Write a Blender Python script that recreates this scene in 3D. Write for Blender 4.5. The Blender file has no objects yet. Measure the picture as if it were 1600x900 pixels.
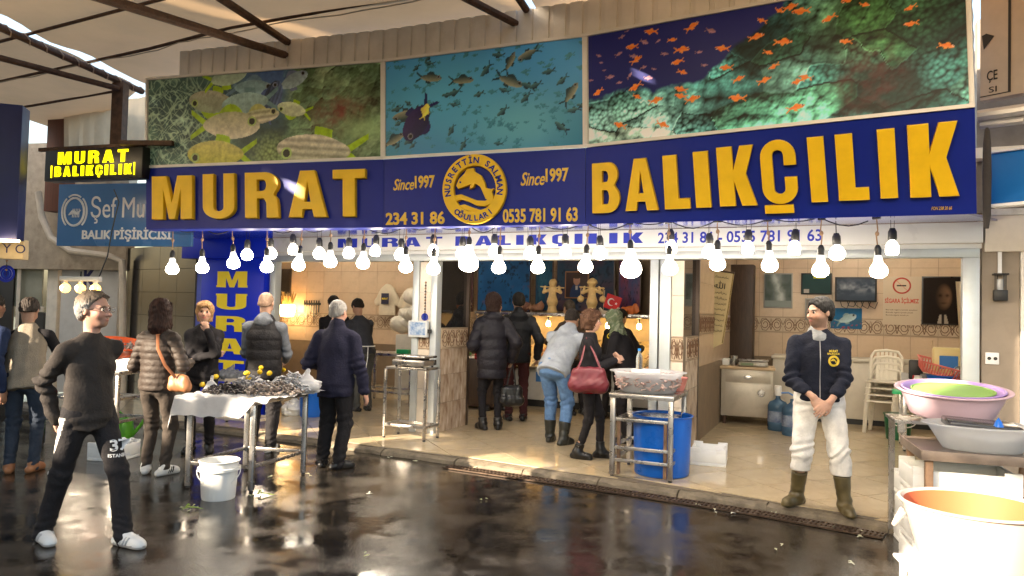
import bpy, bmesh, math, random
import numpy as np
from mathutils import Vector, Matrix
R = math.radians
random.seed(7); rng = np.random.default_rng(7)
scene = bpy.context.scene
col = scene.collection

# ------------------------------------------------------------------ camera
CAMZ = 1.62; FPX = 1155.0; CX, CY = 800.0, 450.0
PITCH = math.atan(38/1155); ROLL = 0.025
_f = Vector((0, math.cos(PITCH), math.sin(PITCH)))
_u0 = Vector((0, -math.sin(PITCH), math.cos(PITCH)))
_r0 = Vector((1, 0, 0))
_r = _r0*math.cos(ROLL) + _u0*math.sin(ROLL)
_u = _u0*math.cos(ROLL) - _r0*math.sin(ROLL)
cam = bpy.data.cameras.new('camera'); camo = bpy.data.objects.new('camera', cam); col.objects.link(camo)
M = Matrix((( _r.x, _u.x, -_f.x, 0), (_r.y, _u.y, -_f.y, 0), (_r.z, _u.z, -_f.z, CAMZ), (0, 0, 0, 1)))
camo.matrix_world = M
cam.sensor_width = 36; cam.lens = FPX/1600*36; cam.clip_start = 0.05; cam.clip_end = 400
scene.camera = camo

# ------------------------------------------------------------------ sky, sun, exposure
SUN_AZ = Vector((0.80, 0.60, 0)).normalized()      # horizontal direction the light travels
SUN_EL = R(21)
world = bpy.data.worlds.new('World'); scene.world = world; world.use_nodes = True
nt = world.node_tree; nt.nodes.clear()
sky = nt.nodes.new('ShaderNodeTexSky'); sky.sky_type = 'NISHITA'; sky.sun_disc = False
sky.sun_elevation = SUN_EL
sky.sun_rotation = math.atan2(-SUN_AZ.x, -SUN_AZ.y)
sky.air_density = 1.3; sky.dust_density = 4.0
bg = nt.nodes.new('ShaderNodeBackground'); bg.inputs[1].default_value = 0.12
wo = nt.nodes.new('ShaderNodeOutputWorld')
nt.links.new(sky.outputs[0], bg.inputs[0]); nt.links.new(bg.outputs[0], wo.inputs[0])
sl = bpy.data.lights.new('sun', 'SUN'); sl.energy = 5.0; sl.angle = R(0.6); sl.color = (1.0, 0.83, 0.62)
so = bpy.data.objects.new('sun', sl); col.objects.link(so); so.location = (-20, -15, 12)
d = Vector((SUN_AZ.x*math.cos(SUN_EL), SUN_AZ.y*math.cos(SUN_EL), -math.sin(SUN_EL)))
so.rotation_euler = d.to_track_quat('-Z', 'Y').to_euler()
scene.view_settings.view_transform = 'Standard'; scene.view_settings.look = 'None'
scene.view_settings.gamma = 1.0; scene.view_settings.use_curve_mapping = False
scene.view_settings.exposure = 2.35
scene.render.engine = 'CYCLES'
scene.cycles.use_denoising = True
scene.cycles.max_bounces = 8; scene.cycles.diffuse_bounces = 4; scene.cycles.glossy_bounces = 4
scene.cycles.transmission_bounces = 6; scene.cycles.transparent_max_bounces = 8
scene.cycles.caustics_reflective = False; scene.cycles.caustics_refractive = False
scene.cycles.sample_clamp_indirect = 6.0
scene.cycles.use_light_tree = True

def at(x, y, Y):                      # point seen at a photo pixel, Y metres ahead
    v = _f*FPX + _r*(x-CX) - _u*(y-CY)
    v = v*(Y/v.y); return Vector((v.x, v.y, v.z+CAMZ))
def G(x, y, z=0.0):                   # point seen at a photo pixel on the level z
    v = _f*FPX + _r*(x-CX) - _u*(y-CY)
    v = v*((z-CAMZ)/v.z); return Vector((v.x, v.y, z))
def onplane(x, y, p0, n):             # point seen at a photo pixel on a plane
    v = _f*FPX + _r*(x-CX) - _u*(y-CY); o = Vector((0, 0, CAMZ))
    return o + v*((p0-o).dot(n)/v.dot(n))

# ------------------------------------------------------------------ materials
_mats = {}
def mat(name, c, rough=0.5, metal=0.0, var=0.12, scale=6.0, bump=0.0, bscale=40.0, rvar=0.1, spec=0.5,
        emit=None, estr=0.0, trans=0.0, transl=0.0, c2=None, coat=0.0, stretch=None, dirt=0.0, dirtc=(.06,.045,.03), alpha=1.0, subsurf=0.0, ior=1.45):
    if name in _mats: return _mats[name]
    m = bpy.data.materials.new(name); m.use_nodes = True; _mats[name] = m
    n = m.node_tree; b = n.nodes['Principled BSDF']; L = n.links.new
    b.inputs['Roughness'].default_value = rough; b.inputs['Metallic'].default_value = metal
    b.inputs['Specular IOR Level'].default_value = spec; b.inputs['IOR'].default_value = ior
    b.inputs['Base Color'].default_value = (*c, 1); b.inputs['Coat Weight'].default_value = coat
    b.inputs['Transmission Weight'].default_value = trans; b.inputs['Alpha'].default_value = alpha
    if subsurf: b.inputs['Subsurface Weight'].default_value = subsurf; b.inputs['Subsurface Radius'].default_value = (.02,.008,.004)
    tc = n.nodes.new('ShaderNodeTexCoord'); co = tc.outputs['Object']
    if stretch:
        mp = n.nodes.new('ShaderNodeMapping'); mp.inputs['Scale'].default_value = stretch; L(co, mp.inputs[0]); co = mp.outputs[0]
    if var or c2:
        nz = n.nodes.new('ShaderNodeTexNoise'); nz.inputs['Scale'].default_value = scale; nz.inputs['Detail'].default_value = 5; nz.inputs['Roughness'].default_value = .6
        L(co, nz.inputs['Vector'])
        rp = n.nodes.new('ShaderNodeValToRGB'); rp.color_ramp.elements[0].position = .3; rp.color_ramp.elements[1].position = .7
        ca = c2 if c2 else tuple(max(0, x*(1-var)) for x in c); cb = c if c2 else tuple(min(1, x*(1+var)) for x in c)
        rp.color_ramp.elements[0].color = (*ca, 1); rp.color_ramp.elements[1].color = (*cb, 1)
        L(nz.outputs[0], rp.inputs[0]); cout = rp.outputs[0]
        if dirt:
            nd = n.nodes.new('ShaderNodeTexNoise'); nd.inputs['Scale'].default_value = scale*.6+1.3; nd.inputs['Detail'].default_value = 8; nd.inputs['Roughness'].default_value = .7
            L(co, nd.inputs['Vector'])
            rd = n.nodes.new('ShaderNodeValToRGB'); rd.color_ramp.elements[0].position = .52; rd.color_ramp.elements[1].position = .75
            rd.color_ramp.elements[0].color = (0,0,0,1); rd.color_ramp.elements[1].color = (dirt,)*3+(1,)
            L(nd.outputs[0], rd.inputs[0])
            mx = n.nodes.new('ShaderNodeMix'); mx.data_type = 'RGBA'; L(rd.outputs[0], mx.inputs[0]); L(cout, mx.inputs[6]); mx.inputs[7].default_value = (*dirtc, 1); cout = mx.outputs[2]
        L(cout, b.inputs['Base Color'])
        if rvar:
            mr = n.nodes.new('ShaderNodeMapRange'); mr.inputs[3].default_value = max(.02, rough-rvar); mr.inputs[4].default_value = min(1, rough+rvar)
            L(nz.outputs[0], mr.inputs[0]); L(mr.outputs[0], b.inputs['Roughness'])
    if bump:
        nb = n.nodes.new('ShaderNodeTexNoise'); nb.inputs['Scale'].default_value = bscale; nb.inputs['Detail'].default_value = 4
        L(co, nb.inputs['Vector'])
        bp = n.nodes.new('ShaderNodeBump'); bp.inputs['Strength'].default_value = bump; bp.inputs['Distance'].default_value = .01
        L(nb.outputs[0], bp.inputs['Height']); L(bp.outputs[0], b.inputs['Normal'])
    if emit:
        b.inputs['Emission Color'].default_value = (*emit, 1); b.inputs['Emission Strength'].default_value = estr
    if transl:
        out = [x for x in n.nodes if x.type == 'OUTPUT_MATERIAL'][0]
        tr = n.nodes.new('ShaderNodeBsdfTranslucent'); ms = n.nodes.new('ShaderNodeMixShader'); ms.inputs[0].default_value = transl
        if var or c2: L(cout, tr.inputs[0])
        else: tr.inputs[0].default_value = (*c, 1)
        L(b.outputs[0], ms.inputs[1]); L(tr.outputs[0], ms.inputs[2]); L(ms.outputs[0], out.inputs[0])
    return m
def attr_mat(name, rough=0.5, spec=0.4, coat=0.0, mulvar=0.0, scale=30.0, bump=0.0, bscale=60, subsurf=0.0):
    if name in _mats: return _mats[name]
    m = bpy.data.materials.new(name); m.use_nodes = True; _mats[name] = m
    n = m.node_tree; b = n.nodes['Principled BSDF']; L = n.links.new
    a = n.nodes.new('ShaderNodeVertexColor'); a.layer_name = 'col'
    b.inputs['Roughness'].default_value = rough; b.inputs['Specular IOR Level'].default_value = spec; b.inputs['Coat Weight'].default_value = coat
    if subsurf: b.inputs['Subsurface Weight'].default_value = subsurf; b.inputs['Subsurface Radius'].default_value = (.02,.008,.004); b.inputs['Subsurface Scale'].default_value = .5
    cout = a.outputs[0]
    if mulvar:
        nz = n.nodes.new('ShaderNodeTexNoise'); nz.inputs['Scale'].default_value = scale; nz.inputs['Detail'].default_value = 4
        tc = n.nodes.new('ShaderNodeTexCoord'); L(tc.outputs['Object'], nz.inputs['Vector'])
        mr = n.nodes.new('ShaderNodeMapRange'); mr.inputs[1].default_value = .3; mr.inputs[2].default_value = .7; mr.inputs[3].default_value = 1-mulvar; mr.inputs[4].default_value = 1+mulvar
        L(nz.outputs[0], mr.inputs[0])
        mx = n.nodes.new('ShaderNodeVectorMath'); mx.operation = 'SCALE'; L(cout, mx.inputs[0]); L(mr.outputs[0], mx.inputs['Scale']); cout = mx.outputs[0]
    L(cout, b.inputs['Base Color'])
    if bump:
        nb = n.nodes.new('ShaderNodeTexNoise'); nb.inputs['Scale'].default_value = bscale
        tc2 = n.nodes.new('ShaderNodeTexCoord'); L(tc2.outputs['Object'], nb.inputs['Vector'])
        bp = n.nodes.new('ShaderNodeBump'); bp.inputs['Strength'].default_value = bump; bp.inputs['Distance'].default_value = .005
        L(nb.outputs[0], bp.inputs['Height']); L(bp.outputs[0], b.inputs['Normal'])
    return m
def srgb(r, g, b):
    f = lambda v: (v/255/12.92) if v/255 <= .04045 else ((v/255+.055)/1.055)**2.4
    return (f(r), f(g), f(b))

# ------------------------------------------------------------------ mesh helpers
class MB:
    def __init__(s): s.v = []; s.f = []
    def add(s, vs, fs):
        o = len(s.v); s.v += [tuple(p) for p in vs]; s.f += [tuple(i+o for i in f) for f in fs]; return s
    def box(s, x0, x1, y0, y1, z0, z1, rz=0, c=None, jit=0):
        vs = [(x, y, z) for z in (z0, z1) for y in (y0, y1) for x in (x0, x1)]
        if jit: vs = [tuple(q+random.uniform(-jit, jit) for q in p) for p in vs]
        if rz:
            cx, cy = c if c else ((x0+x1)/2, (y0+y1)/2); ca, sa = math.cos(rz), math.sin(rz)
            vs = [(cx+(x-cx)*ca-(y-cy)*sa, cy+(x-cx)*sa+(y-cy)*ca, z) for x, y, z in vs]
        return s.add(vs, [(0,2,3,1),(4,5,7,6),(0,1,5,4),(2,6,7,3),(0,4,6,2),(1,3,7,5)])
    def prism(s, poly, z0, z1):       # poly in xy, counter-clockwise
        n = len(poly)
        return s.add([(x, y, z0) for x, y in poly]+[(x, y, z1) for x, y in poly],
                     [tuple(range(n-1, -1, -1)), tuple(range(n, 2*n))]+[(i, (i+1) % n, n+(i+1) % n, n+i) for i in range(n)])
    def tube(s, pts, r, n=8, cap=True, flat=1.0):
        pts = [Vector(p) for p in pts]; rs = r if isinstance(r, (list, tuple)) else [r]*len(pts)
        vs = []; fs = []; up = None
        for i, p in enumerate(pts):
            t = (pts[min(i+1, len(pts)-1)]-pts[max(i-1, 0)]).normalized()
            if up is None: up = Vector((0, 0, 1)) if abs(t.z) < .9 else Vector((0, 1, 0))
            a = t.cross(up)
            if a.length < 1e-4: a = t.orthogonal()
            a.normalize(); b = a.cross(t).normalized(); up = b
            for k in range(n):
                an = 2*math.pi*(k+.5)/n; vs.append(p+a*(math.cos(an)*rs[i])+b*(math.sin(an)*rs[i]*flat))
        for i in range(len(pts)-1):
            for k in range(n):
                fs.append((i*n+k, i*n+(k+1) % n, (i+1)*n+(k+1) % n, (i+1)*n+k))
        if cap: fs.append(tuple(range(n-1, -1, -1))); fs.append(tuple(range((len(pts)-1)*n, len(pts)*n)))
        return s.add(vs, fs)
    def bar(s, p0, p1, w, h=None):    # square section bar
        h = h or w; p0, p1 = Vector(p0), Vector(p1); t = (p1-p0).normalized()
        up = Vector((0, 0, 1)) if abs(t.z) < .95 else Vector((0, 1, 0))
        a = t.cross(up).normalized()*w/2; b = a.cross(t).normalized()*h/2
        vs = [p+q for p in (p0, p1) for q in (-a-b, a-b, a+b, -a+b)]
        return s.add(vs, [(0,1,2,3)[::-1], (4,5,6,7), (0,1,5,4), (1,2,6,5), (2,3,7,6), (3,0,4,7)])
    def lathe(s, prof, n=32, c=(0, 0, 0), sx=1.0, sy=1.0, cap0=False, cap1=False, sup=1.0):
        vs = []; fs = []
        for r, z in prof:
            for k in range(n):
                a = 2*math.pi*k/n; ca, sa = math.cos(a), math.sin(a)
                if sup != 1.0: ca = math.copysign(abs(ca)**sup, ca); sa = math.copysign(abs(sa)**sup, sa)
                vs.append((c[0]+r*ca*sx, c[1]+r*sa*sy, c[2]+z))
        for i in range(len(prof)-1):
            for k in range(n): fs.append((i*n+k, i*n+(k+1) % n, (i+1)*n+(k+1) % n, (i+1)*n+k))
        if cap0: fs.append(tuple(range(n-1, -1, -1)))
        if cap1: fs.append(tuple(range((len(prof)-1)*n, len(prof)*n)))
        return s.add(vs, fs)
    def xf(s, m):
        s.v = [tuple(m @ Vector(p)) for p in s.v]; return s
    def mesh(s, name, bevel=0.0, seg=2, ang=35, smooth=True):
        me = bpy.data.meshes.new(name); me.from_pydata(s.v, [], s.f)
        if bevel:
            bm = bmesh.new(); bm.from_mesh(me)
            es = [e for e in bm.edges if len(e.link_faces) == 2 and e.calc_face_angle(0) > R(30)]
            bmesh.ops.bevel(bm, geom=es, offset=bevel, segments=seg, affect='EDGES', profile=.5); bm.to_mesh(me); bm.free()
        if smooth: me.shade_smooth(); me.set_sharp_from_angle(angle=R(ang))
        return me
    def obj(s, name, m, parent=None, bevel=0.0, seg=2, ang=35, smooth=True, recalc=False):
        me = s.mesh(name, bevel, seg, ang, smooth)
        if recalc:
            bm = bmesh.new(); bm.from_mesh(me); bmesh.ops.recalc_face_normals(bm, faces=bm.faces); bm.to_mesh(me); bm.free()
        return link(name, me, m, parent)
def link(name, me, m=None, parent=None):
    o = bpy.data.objects.new(name, me); col.objects.link(o)
    if m and not me.materials: me.materials.append(m)
    if parent: o.parent = parent
    return o
def tag(o, label, cat, group=None):
    o['label'] = label; o['category'] = cat
    if group: o['group'] = group
    return o
def struct(o): o['kind'] = 'structure'; return o
def thing(name, label, cat, loc=(0, 0, 0), rotz=0.0, group=None):
    o = bpy.data.objects.new(name, None); col.objects.link(o); o.empty_display_size = .1
    o.location = loc; o.rotation_euler = (0, 0, rotz)
    return tag(o, label, cat, group)
def copy_tree(o, parent=None):
    c = o.copy(); col.objects.link(c); c.parent = parent
    for ch in list(o.children): copy_tree(ch, c)
    return c
ORD = ['first', 'second', 'third', 'fourth', 'fifth', 'sixth', 'seventh', 'eighth', 'ninth', 'tenth', 'eleventh', 'twelfth',
       'thirteenth', 'fourteenth', 'fifteenth', 'sixteenth', 'seventeenth', 'eighteenth', 'nineteenth', 'twentieth', 'twenty-first',
       'twenty-second', 'twenty-third', 'twenty-fourth', 'twenty-fifth', 'twenty-sixth', 'twenty-seventh', 'twenty-eighth']
def sheet(poly, z, name, m, parent=None):
    mb = MB(); mb.add([(x, y, z) for x, y in poly], [tuple(range(len(poly)))]); return mb.obj(name, m, parent, smooth=False)
def text_arrays(s, off=0.0, ext=0.0, bev=0.0, shear=0.0, spacing=1.0, res=3):
    cu = bpy.data.curves.new('t', 'FONT'); cu.body = s; cu.offset = off; cu.extrude = ext; cu.bevel_depth = bev; cu.resolution_u = res
    cu.shear = shear; cu.space_character = spacing
    o = bpy.data.objects.new('t', cu); col.objects.link(o)
    dg = bpy.context.evaluated_depsgraph_get(); dg.update()
    me = bpy.data.meshes.new_from_object(o.evaluated_get(dg))
    bpy.data.objects.remove(o); bpy.data.curves.remove(cu)
    v = np.array([p.co[:] for p in me.vertices]).reshape(-1, 3); f = [tuple(p.vertices) for p in me.polygons]
    bpy.data.meshes.remove(me); return v, f
def glyphs(v, f):
    """split text arrays into one (v, f) pair per character"""
    n = len(v); par = list(range(n))
    def find(a):
        while par[a] != a: par[a] = par[par[a]]; a = par[a]
        return a
    for q in f:
        for k in q[1:]: par[find(k)] = find(q[0])
    comp = {}
    for i in range(n): comp.setdefault(find(i), []).append(i)
    cs = sorted(([v[c, 0].min(), v[c, 0].max(), c] for c in comp.values()), key=lambda c: c[0]); out = []
    for c in cs:
        if out and min(c[1], out[-1][1])-max(c[0], out[-1][0]) > .5*min(c[1]-c[0], out[-1][1]-out[-1][0]): out[-1][1] = max(c[1], out[-1][1]); out[-1][2] = out[-1][2]+c[2]
        else: out.append(c)
    res = []
    for c in out:
        ids = {i: k for k, i in enumerate(c[2])}; res.append((v[c[2]], [tuple(ids[i] for i in q) for q in f if q[0] in ids]))
    return res
def lettering(s, x0, x1, z0, z1, y, m, parent, name='lettering', off=0.02, ext=0.0, thick=0.004, shear=0.0, spacing=1.0, fit=True, split=False, xf=None):
    """upright text facing local -y, filling x0..x1, z0..z1, its face at y-thick"""
    v, f = text_arrays(s, off=off, ext=.05, shear=shear, spacing=spacing)
    lo, hi = v.min(0), v.max(0); sx = (x1-x0)/(hi[0]-lo[0]); sz = (z1-z0)/(hi[1]-lo[1])
    if not fit: sx = sz
    out = np.empty_like(v); out[:, 0] = x0+(v[:, 0]-lo[0])*sx; out[:, 2] = z0+(v[:, 1]-lo[1])*sz
    out[:, 1] = y-thick*(v[:, 2]-lo[2])/(hi[2]-lo[2])
    o = None
    for gv, gf in (glyphs(out, f) if split else [(out, f)]):
        mb = MB(); mb.v = [tuple(p) for p in gv]; mb.f = gf; o = mb.obj('letter' if split else name, m, parent, smooth=False)
        if split and xf: o.location = xf[0]; o.rotation_euler = (0, 0, xf[1])
    return o
def colour_mesh(me, colors):          # per-vertex colours (linear rgb)
    a = me.color_attributes.new('col', 'FLOAT_COLOR', 'POINT')
    c = np.ones((len(me.vertices), 4), np.float32); c[:, :3] = colors; a.data.foreach_set('color', c.ravel())
def np_mesh(name, v, f, smooth=True):
    me = bpy.data.meshes.new(name); v = np.asarray(v, np.float32); f = np.asarray(f, np.int32); k = f.shape[1]
    me.vertices.add(len(v)); me.vertices.foreach_set('co', v.ravel())
    me.loops.add(f.size); me.loops.foreach_set('vertex_index', f.ravel())
    me.polygons.add(len(f)); me.polygons.foreach_set('loop_start', np.arange(0, f.size, k, dtype=np.int32))
    me.update(calc_edges=True)
    if smooth: me.polygons.foreach_set('use_smooth', np.ones(len(f), bool))
    me.validate(); return me

# ------------------------------------------------------------------ people: implicit bodies turned into one continuous skin each
def V3(p): return np.array(p, float)
def unit(v): v = V3(v); return v/max(1e-9, np.linalg.norm(v))
class Field:
    def __init__(s, lo, hi, h):
        s.lo = V3(lo); s.h = h; n = np.ceil((V3(hi)-s.lo)/h).astype(int)+1; s.n = n
        s.ax = [(s.lo[i]+h*np.arange(n[i])).astype(np.float32) for i in range(3)]; s.f = np.full(n, 1.0, np.float32)
    def sub(s, lo, hi):
        a = np.clip(np.floor((V3(lo)-s.lo)/s.h).astype(int), 0, s.n-1); b = np.clip(np.ceil((V3(hi)-s.lo)/s.h).astype(int)+1, 1, s.n)
        if np.any(b <= a): return None, None
        sl = tuple(slice(a[i], b[i]) for i in range(3))
        return sl, (s.ax[0][sl[0]][:, None, None], s.ax[1][sl[1]][None, :, None], s.ax[2][sl[2]][None, None, :])
    def join(s, sl, d, k, sub=False):
        f = s.f[sl]
        if sub:
            d = -d; hh = np.maximum(k-np.abs(f-d), 0)/k; s.f[sl] = np.maximum(f, d)+hh*hh*k*.25
        else:
            hh = np.maximum(k-np.abs(f-d), 0)/k; s.f[sl] = np.minimum(f, d)-hh*hh*k*.25
    def cone(s, a, b, ra, rb, k=.02, n=None, fl=1.0, sub=False):
        a, b = V3(a), V3(b); m = max(ra, rb)+k*1.5+2*s.h
        sl, P = s.sub(np.minimum(a, b)-m, np.maximum(a, b)+m)
        if sl is None: return
        ab = b-a; L = max(1e-9, ab@ab); p = [P[i]-a[i] for i in range(3)]
        t = np.clip((p[0]*ab[0]+p[1]*ab[1]+p[2]*ab[2])/L, 0, 1); q = [p[i]-t*ab[i] for i in range(3)]
        d2 = q[0]**2+q[1]**2+q[2]**2
        if n is not None and fl != 1: dn = q[0]*n[0]+q[1]*n[1]+q[2]*n[2]; d2 = d2+dn*dn*(1/fl**2-1)
        s.join(sl, np.sqrt(d2)-(ra+(rb-ra)*t), k, sub)
    def ell(s, c, rad, ax=None, k=.02, sub=False):
        c = V3(c); rad = V3(rad); m = max(rad)+k*1.5+2*s.h
        sl, P = s.sub(c-m, c+m)
        if sl is None: return
        ax = np.eye(3) if ax is None else ax; p = [P[i]-c[i] for i in range(3)]
        q = [(p[0]*ax[j][0]+p[1]*ax[j][1]+p[2]*ax[j][2])/rad[j] for j in range(3)]
        r = np.sqrt(q[0]**2+q[1]**2+q[2]**2); s.join(sl, (r-1)*min(rad)*np.clip(r, .6, 1.6)**0, k, sub)
    def cut(s, p, n, k=.01):          # keep the side that n points away from
        n = unit(n); p = V3(p)
        d = (s.ax[0][:, None, None]-p[0])*n[0]+(s.ax[1][None, :, None]-p[1])*n[1]+(s.ax[2][None, None, :]-p[2])*n[2]
        hh = np.maximum(k-np.abs(s.f-d), 0)/k; s.f = np.maximum(s.f, d)+hh*hh*k*.25
    def disp(s, fn, band=.04):
        i = np.nonzero(np.abs(s.f) < band)
        if len(i[0]): s.f[i] += fn(s.ax[0][i[0]], s.ax[1][i[1]], s.ax[2][i[2]]).astype(np.float32)
    def poly(s):
        f = s.f; S = f < 0
        c = [S[i:f.shape[0]-1+i, j:f.shape[1]-1+j, k:f.shape[2]-1+k] for i in (0, 1) for j in (0, 1) for k in (0, 1)]
        anyc = c[0].copy(); allc = c[0].copy()
        for q in c[1:]: anyc |= q; allc &= q
        act = np.nonzero(anyc & ~allc); N = len(act[0])
        idx = np.full(anyc.shape, -1, np.int32); idx[act] = np.arange(N)
        offs = [(i, j, k) for i in (0, 1) for j in (0, 1) for k in (0, 1)]
        val = [f[act[0]+o[0], act[1]+o[1], act[2]+o[2]] for o in offs]
        pos = np.zeros((N, 3)); cnt = np.zeros(N)
        for a in range(8):
            for b in range(a+1, 8):
                if sum(abs(offs[a][i]-offs[b][i]) for i in range(3)) != 1: continue
                m = (val[a] < 0) != (val[b] < 0); t = np.where(m, val[a]/np.where(m, val[a]-val[b], 1), 0)
                e = V3(offs[a])[None]+t[:, None]*(V3(offs[b])-V3(offs[a]))[None]; pos += m[:, None]*e; cnt += m
        pos = pos/cnt[:, None]+np.stack(act, 1); v = s.lo+pos*s.h; F = []
        for d in range(3):
            e1, e2 = (d+1) % 3, (d+2) % 3
            A = [slice(None)]*3; B = [slice(None)]*3; A[d] = slice(0, -1); B[d] = slice(1, None)
            cr = np.nonzero(S[tuple(A)] != S[tuple(B)]); p = np.stack(cr, 1)
            ok = (p[:, e1] > 0) & (p[:, e2] > 0) & (p[:, e1] < f.shape[e1]-1) & (p[:, e2] < f.shape[e2]-1); p = p[ok]
            if not len(p): continue
            u1 = np.eye(3, dtype=int)[e1]; u2 = np.eye(3, dtype=int)[e2]; g = lambda q: idx[q[:, 0], q[:, 1], q[:, 2]]
            quad = np.stack([g(p-u1-u2), g(p-u2), g(p), g(p-u1)], 1); fl = ~S[p[:, 0], p[:, 1], p[:, 2]]
            quad[fl] = quad[fl][:, ::-1]; F.append(quad)
        F = np.concatenate(F); F = F[(F >= 0).all(1)]
        return v, F
def waves(seed, n=4):
    r = np.random.default_rng(seed); D = r.normal(size=(n, 3)); D /= np.linalg.norm(D, axis=1)[:, None]; ph = r.uniform(0, 6.28, n)
    def fn(x, y, z, fr):
        w = 0
        for i in range(n): w = w+np.sin((x*D[i, 0]+y*D[i, 1]+z*D[i, 2])*fr*(1+.35*i)+ph[i]+1.3*np.sin((x*D[i, 1]-y*D[i, 2]+z*D[i, 0])*fr*.6+ph[i]*2))
        return w/n
    return fn
def ik(a, t, l1, l2, pole):
    a, t = V3(a), V3(t); d = t-a; L = np.linalg.norm(d); L = min(L, (l1+l2)*.999); d = unit(d); t = a+d*L
    x = (l1*l1-l2*l2+L*L)/(2*L); hgt = math.sqrt(max(0, l1*l1-x*x)); p = V3(pole); p = p-d*(p@d); p = unit(p)
    return a+d*x+p*hgt, t
def fab(name, c, rough=.85, var=.18, scale=9, bump=.55, bscale=55, **k): return mat(name, c, rough, var=var, scale=scale, bump=bump, bscale=bscale, spec=.25, **k)
SKIN = dict(light=(.46, .27, .19), tan=(.36, .2, .13), pink=(.48, .27, .2))

def person(label, loc, rz, H=1.72, h=.011, build=1.0, pelvis=(0, 0, 0), lean=(0, 0, 1), hipyaw=0, shyaw=0, headyaw=0, headpitch=0, neck=(0, 0, 0),
           hands=None, feet=None, epole=None, kpole=None, handdir=None, curl=.5, skin='tan', female=False,
           hair=None, top=None, bottom=None, shoes=None, beard=0, glasses=False, seed=1, group=None, finger=True, eyes=True):
    s = H/1.75; w = waves(seed); w2 = waves(seed+50)
    t0 = thing('person', label, 'person', loc, rz, group)
    yr = lambda v, a: V3((v[0]*math.cos(a)-v[1]*math.sin(a), v[0]*math.sin(a)+v[1]*math.cos(a), v[2]))
    P = V3((pelvis[0], pelvis[1], .525*H+pelvis[2])); sp = unit(lean)
    ha = yr((1, 0, 0), hipyaw); sa = yr((1, 0, 0), shyaw)
    sa = unit(sa-sp*(sa@sp)); fw = unit(np.cross(sp, sa))      # axis to the person's left, and forward(-y)
    fw = -fw if fw[1] > 0 and abs(shyaw) < 1.2 else fw
    hf = unit(np.cross(V3((0, 0, 1)), ha)); hf = -hf if hf[1] > 0 and abs(hipyaw) < 1.2 else hf
    NB = P+sp*.295*H; CH = P+sp*.19*H; WA = P+sp*.08*H
    hw = (.09 if female else .1)*H*(.6+.4*build); sh = {'L': NB-sp*.046*H+sa*hw, 'R': NB-sp*.046*H-sa*hw}
    hp = {'L': P+ha*.052*H-V3((0, 0, .01)), 'R': P-ha*.052*H-V3((0, 0, .01))}
    up = unit(sp+V3((0, 0, .8))+V3(neck)); HC = NB+up*.108*H+fw*.014
    # head frame
    ff = yr((0, -1, 0), headyaw); hd = unit(V3((ff[0]*math.cos(headpitch), ff[1]*math.cos(headpitch), -math.sin(headpitch))))
    hr = unit(np.cross(hd, V3((0, 0, 1)))); hu = np.cross(hr, hd)   # hr = image-left of face ... right hand side
    hs = H/1.75*(1.01 if female else 1.03); build = build*.92
    def hl(r_, f_, u_): return HC+(hr*r_+hd*f_+hu*u_)*hs
    HAX = np.stack([hr, hd, hu])
    hands = hands or {}; feet = feet or {}; epole = epole or {}; kpole = kpole or {}; handdir = handdir or {}
    el, wr, kn, an, fd = {}, {}, {}, {}, {}
    for q, sg in (('L', 1), ('R', -1)):
        tg = hands.get(q, (sg*.28*s, -.03, .47*H)); el[q], wr[q] = ik(sh[q], tg, .172*H, .155*H, epole.get(q, (sg*.4, .9, -.2)))
        ft = feet.get(q, (sg*.1*s, 0, 0, sg*.25)); yaw = ft[3] if len(ft) > 3 else sg*.2
        kn[q], an[q] = ik(hp[q], (ft[0], ft[1], ft[2]+.05*H), .245*H, .235*H, kpole.get(q, (sg*.1, -1, 0)))
        fd[q] = yr((0, -1, 0), yaw)
    allp = np.array([P, NB, HC]+list(sh.values())+list(el.values())+list(wr.values())+list(kn.values())+list(an.values()))
    lo = allp.min(0)-.3; hi = allp.max(0)+.3; lo[2] = max(lo[2], allp[:, 2].min()-.12)
    b = build*s
    # ---- body
    F = Field(lo, hi, h)
    F.cone(P+sp*.0, CH, .125*b, .125*b, .05, fw, .7); F.cone(CH, NB-sp*.04, .125*b, .07*b, .05, fw, .7)
    F.ell(P-V3((0, 0, .02)), (.15*b, .11*b, .11*b), np.stack([ha, hf, (0, 0, 1)]), .05)
    F.cone(NB-sp*.02, HC-hd*.02, .056*b, .052*s, .025)
    for q in 'LR':
        F.cone(NB-sp*.03, sh[q]-sp*.01, .034*b, .036*b, .03); F.cone(sh[q], el[q], .04*b, .03*b, .02); F.cone(el[q], wr[q], .033*b, .026*s, .015)
        F.cone(hp[q], kn[q], .082*b, .052*b, .03); F.cone(kn[q], an[q], .052*b, .03*s, .02)
        F.cone(an[q]-V3((0, 0, .03)), an[q]-V3((0, 0, .055))+fd[q]*.13*s, .026*s, .016*s, .01)
    # head
    F.ell(hl(0, -.014, .034), np.array((.074, .094, .08))*hs, HAX, .02); F.ell(hl(0, .024, -.03), np.array((.062, .068, .085))*hs, HAX, .03)
    F.ell(hl(0, .06, -.088), np.array((.03, .026, .024))*hs, HAX, .03); F.cone(hl(0, .086, .006), hl(0, .111, -.034), .008*hs, .0145*hs, .012)
    for g in (-1, 1):
        F.ell(hl(g*.013, .098, -.036), np.array((.008, .009, .007))*hs, HAX, .01)
        F.ell(hl(g*.078, -.012, -.008), np.array((.009, .019, .031))*hs, HAX, .008); F.ell(hl(g*.042, .062, -.032), np.array((.02, .02, .02))*hs, HAX, .03)
        F.ell(hl(g*.031, .1, .002), np.array((.017, .016, .011))*hs, HAX, .012, sub=True)
        F.ell(hl(g*.03, .081, .02), np.array((.024, .012, .007))*hs, HAX, .012)
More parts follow.
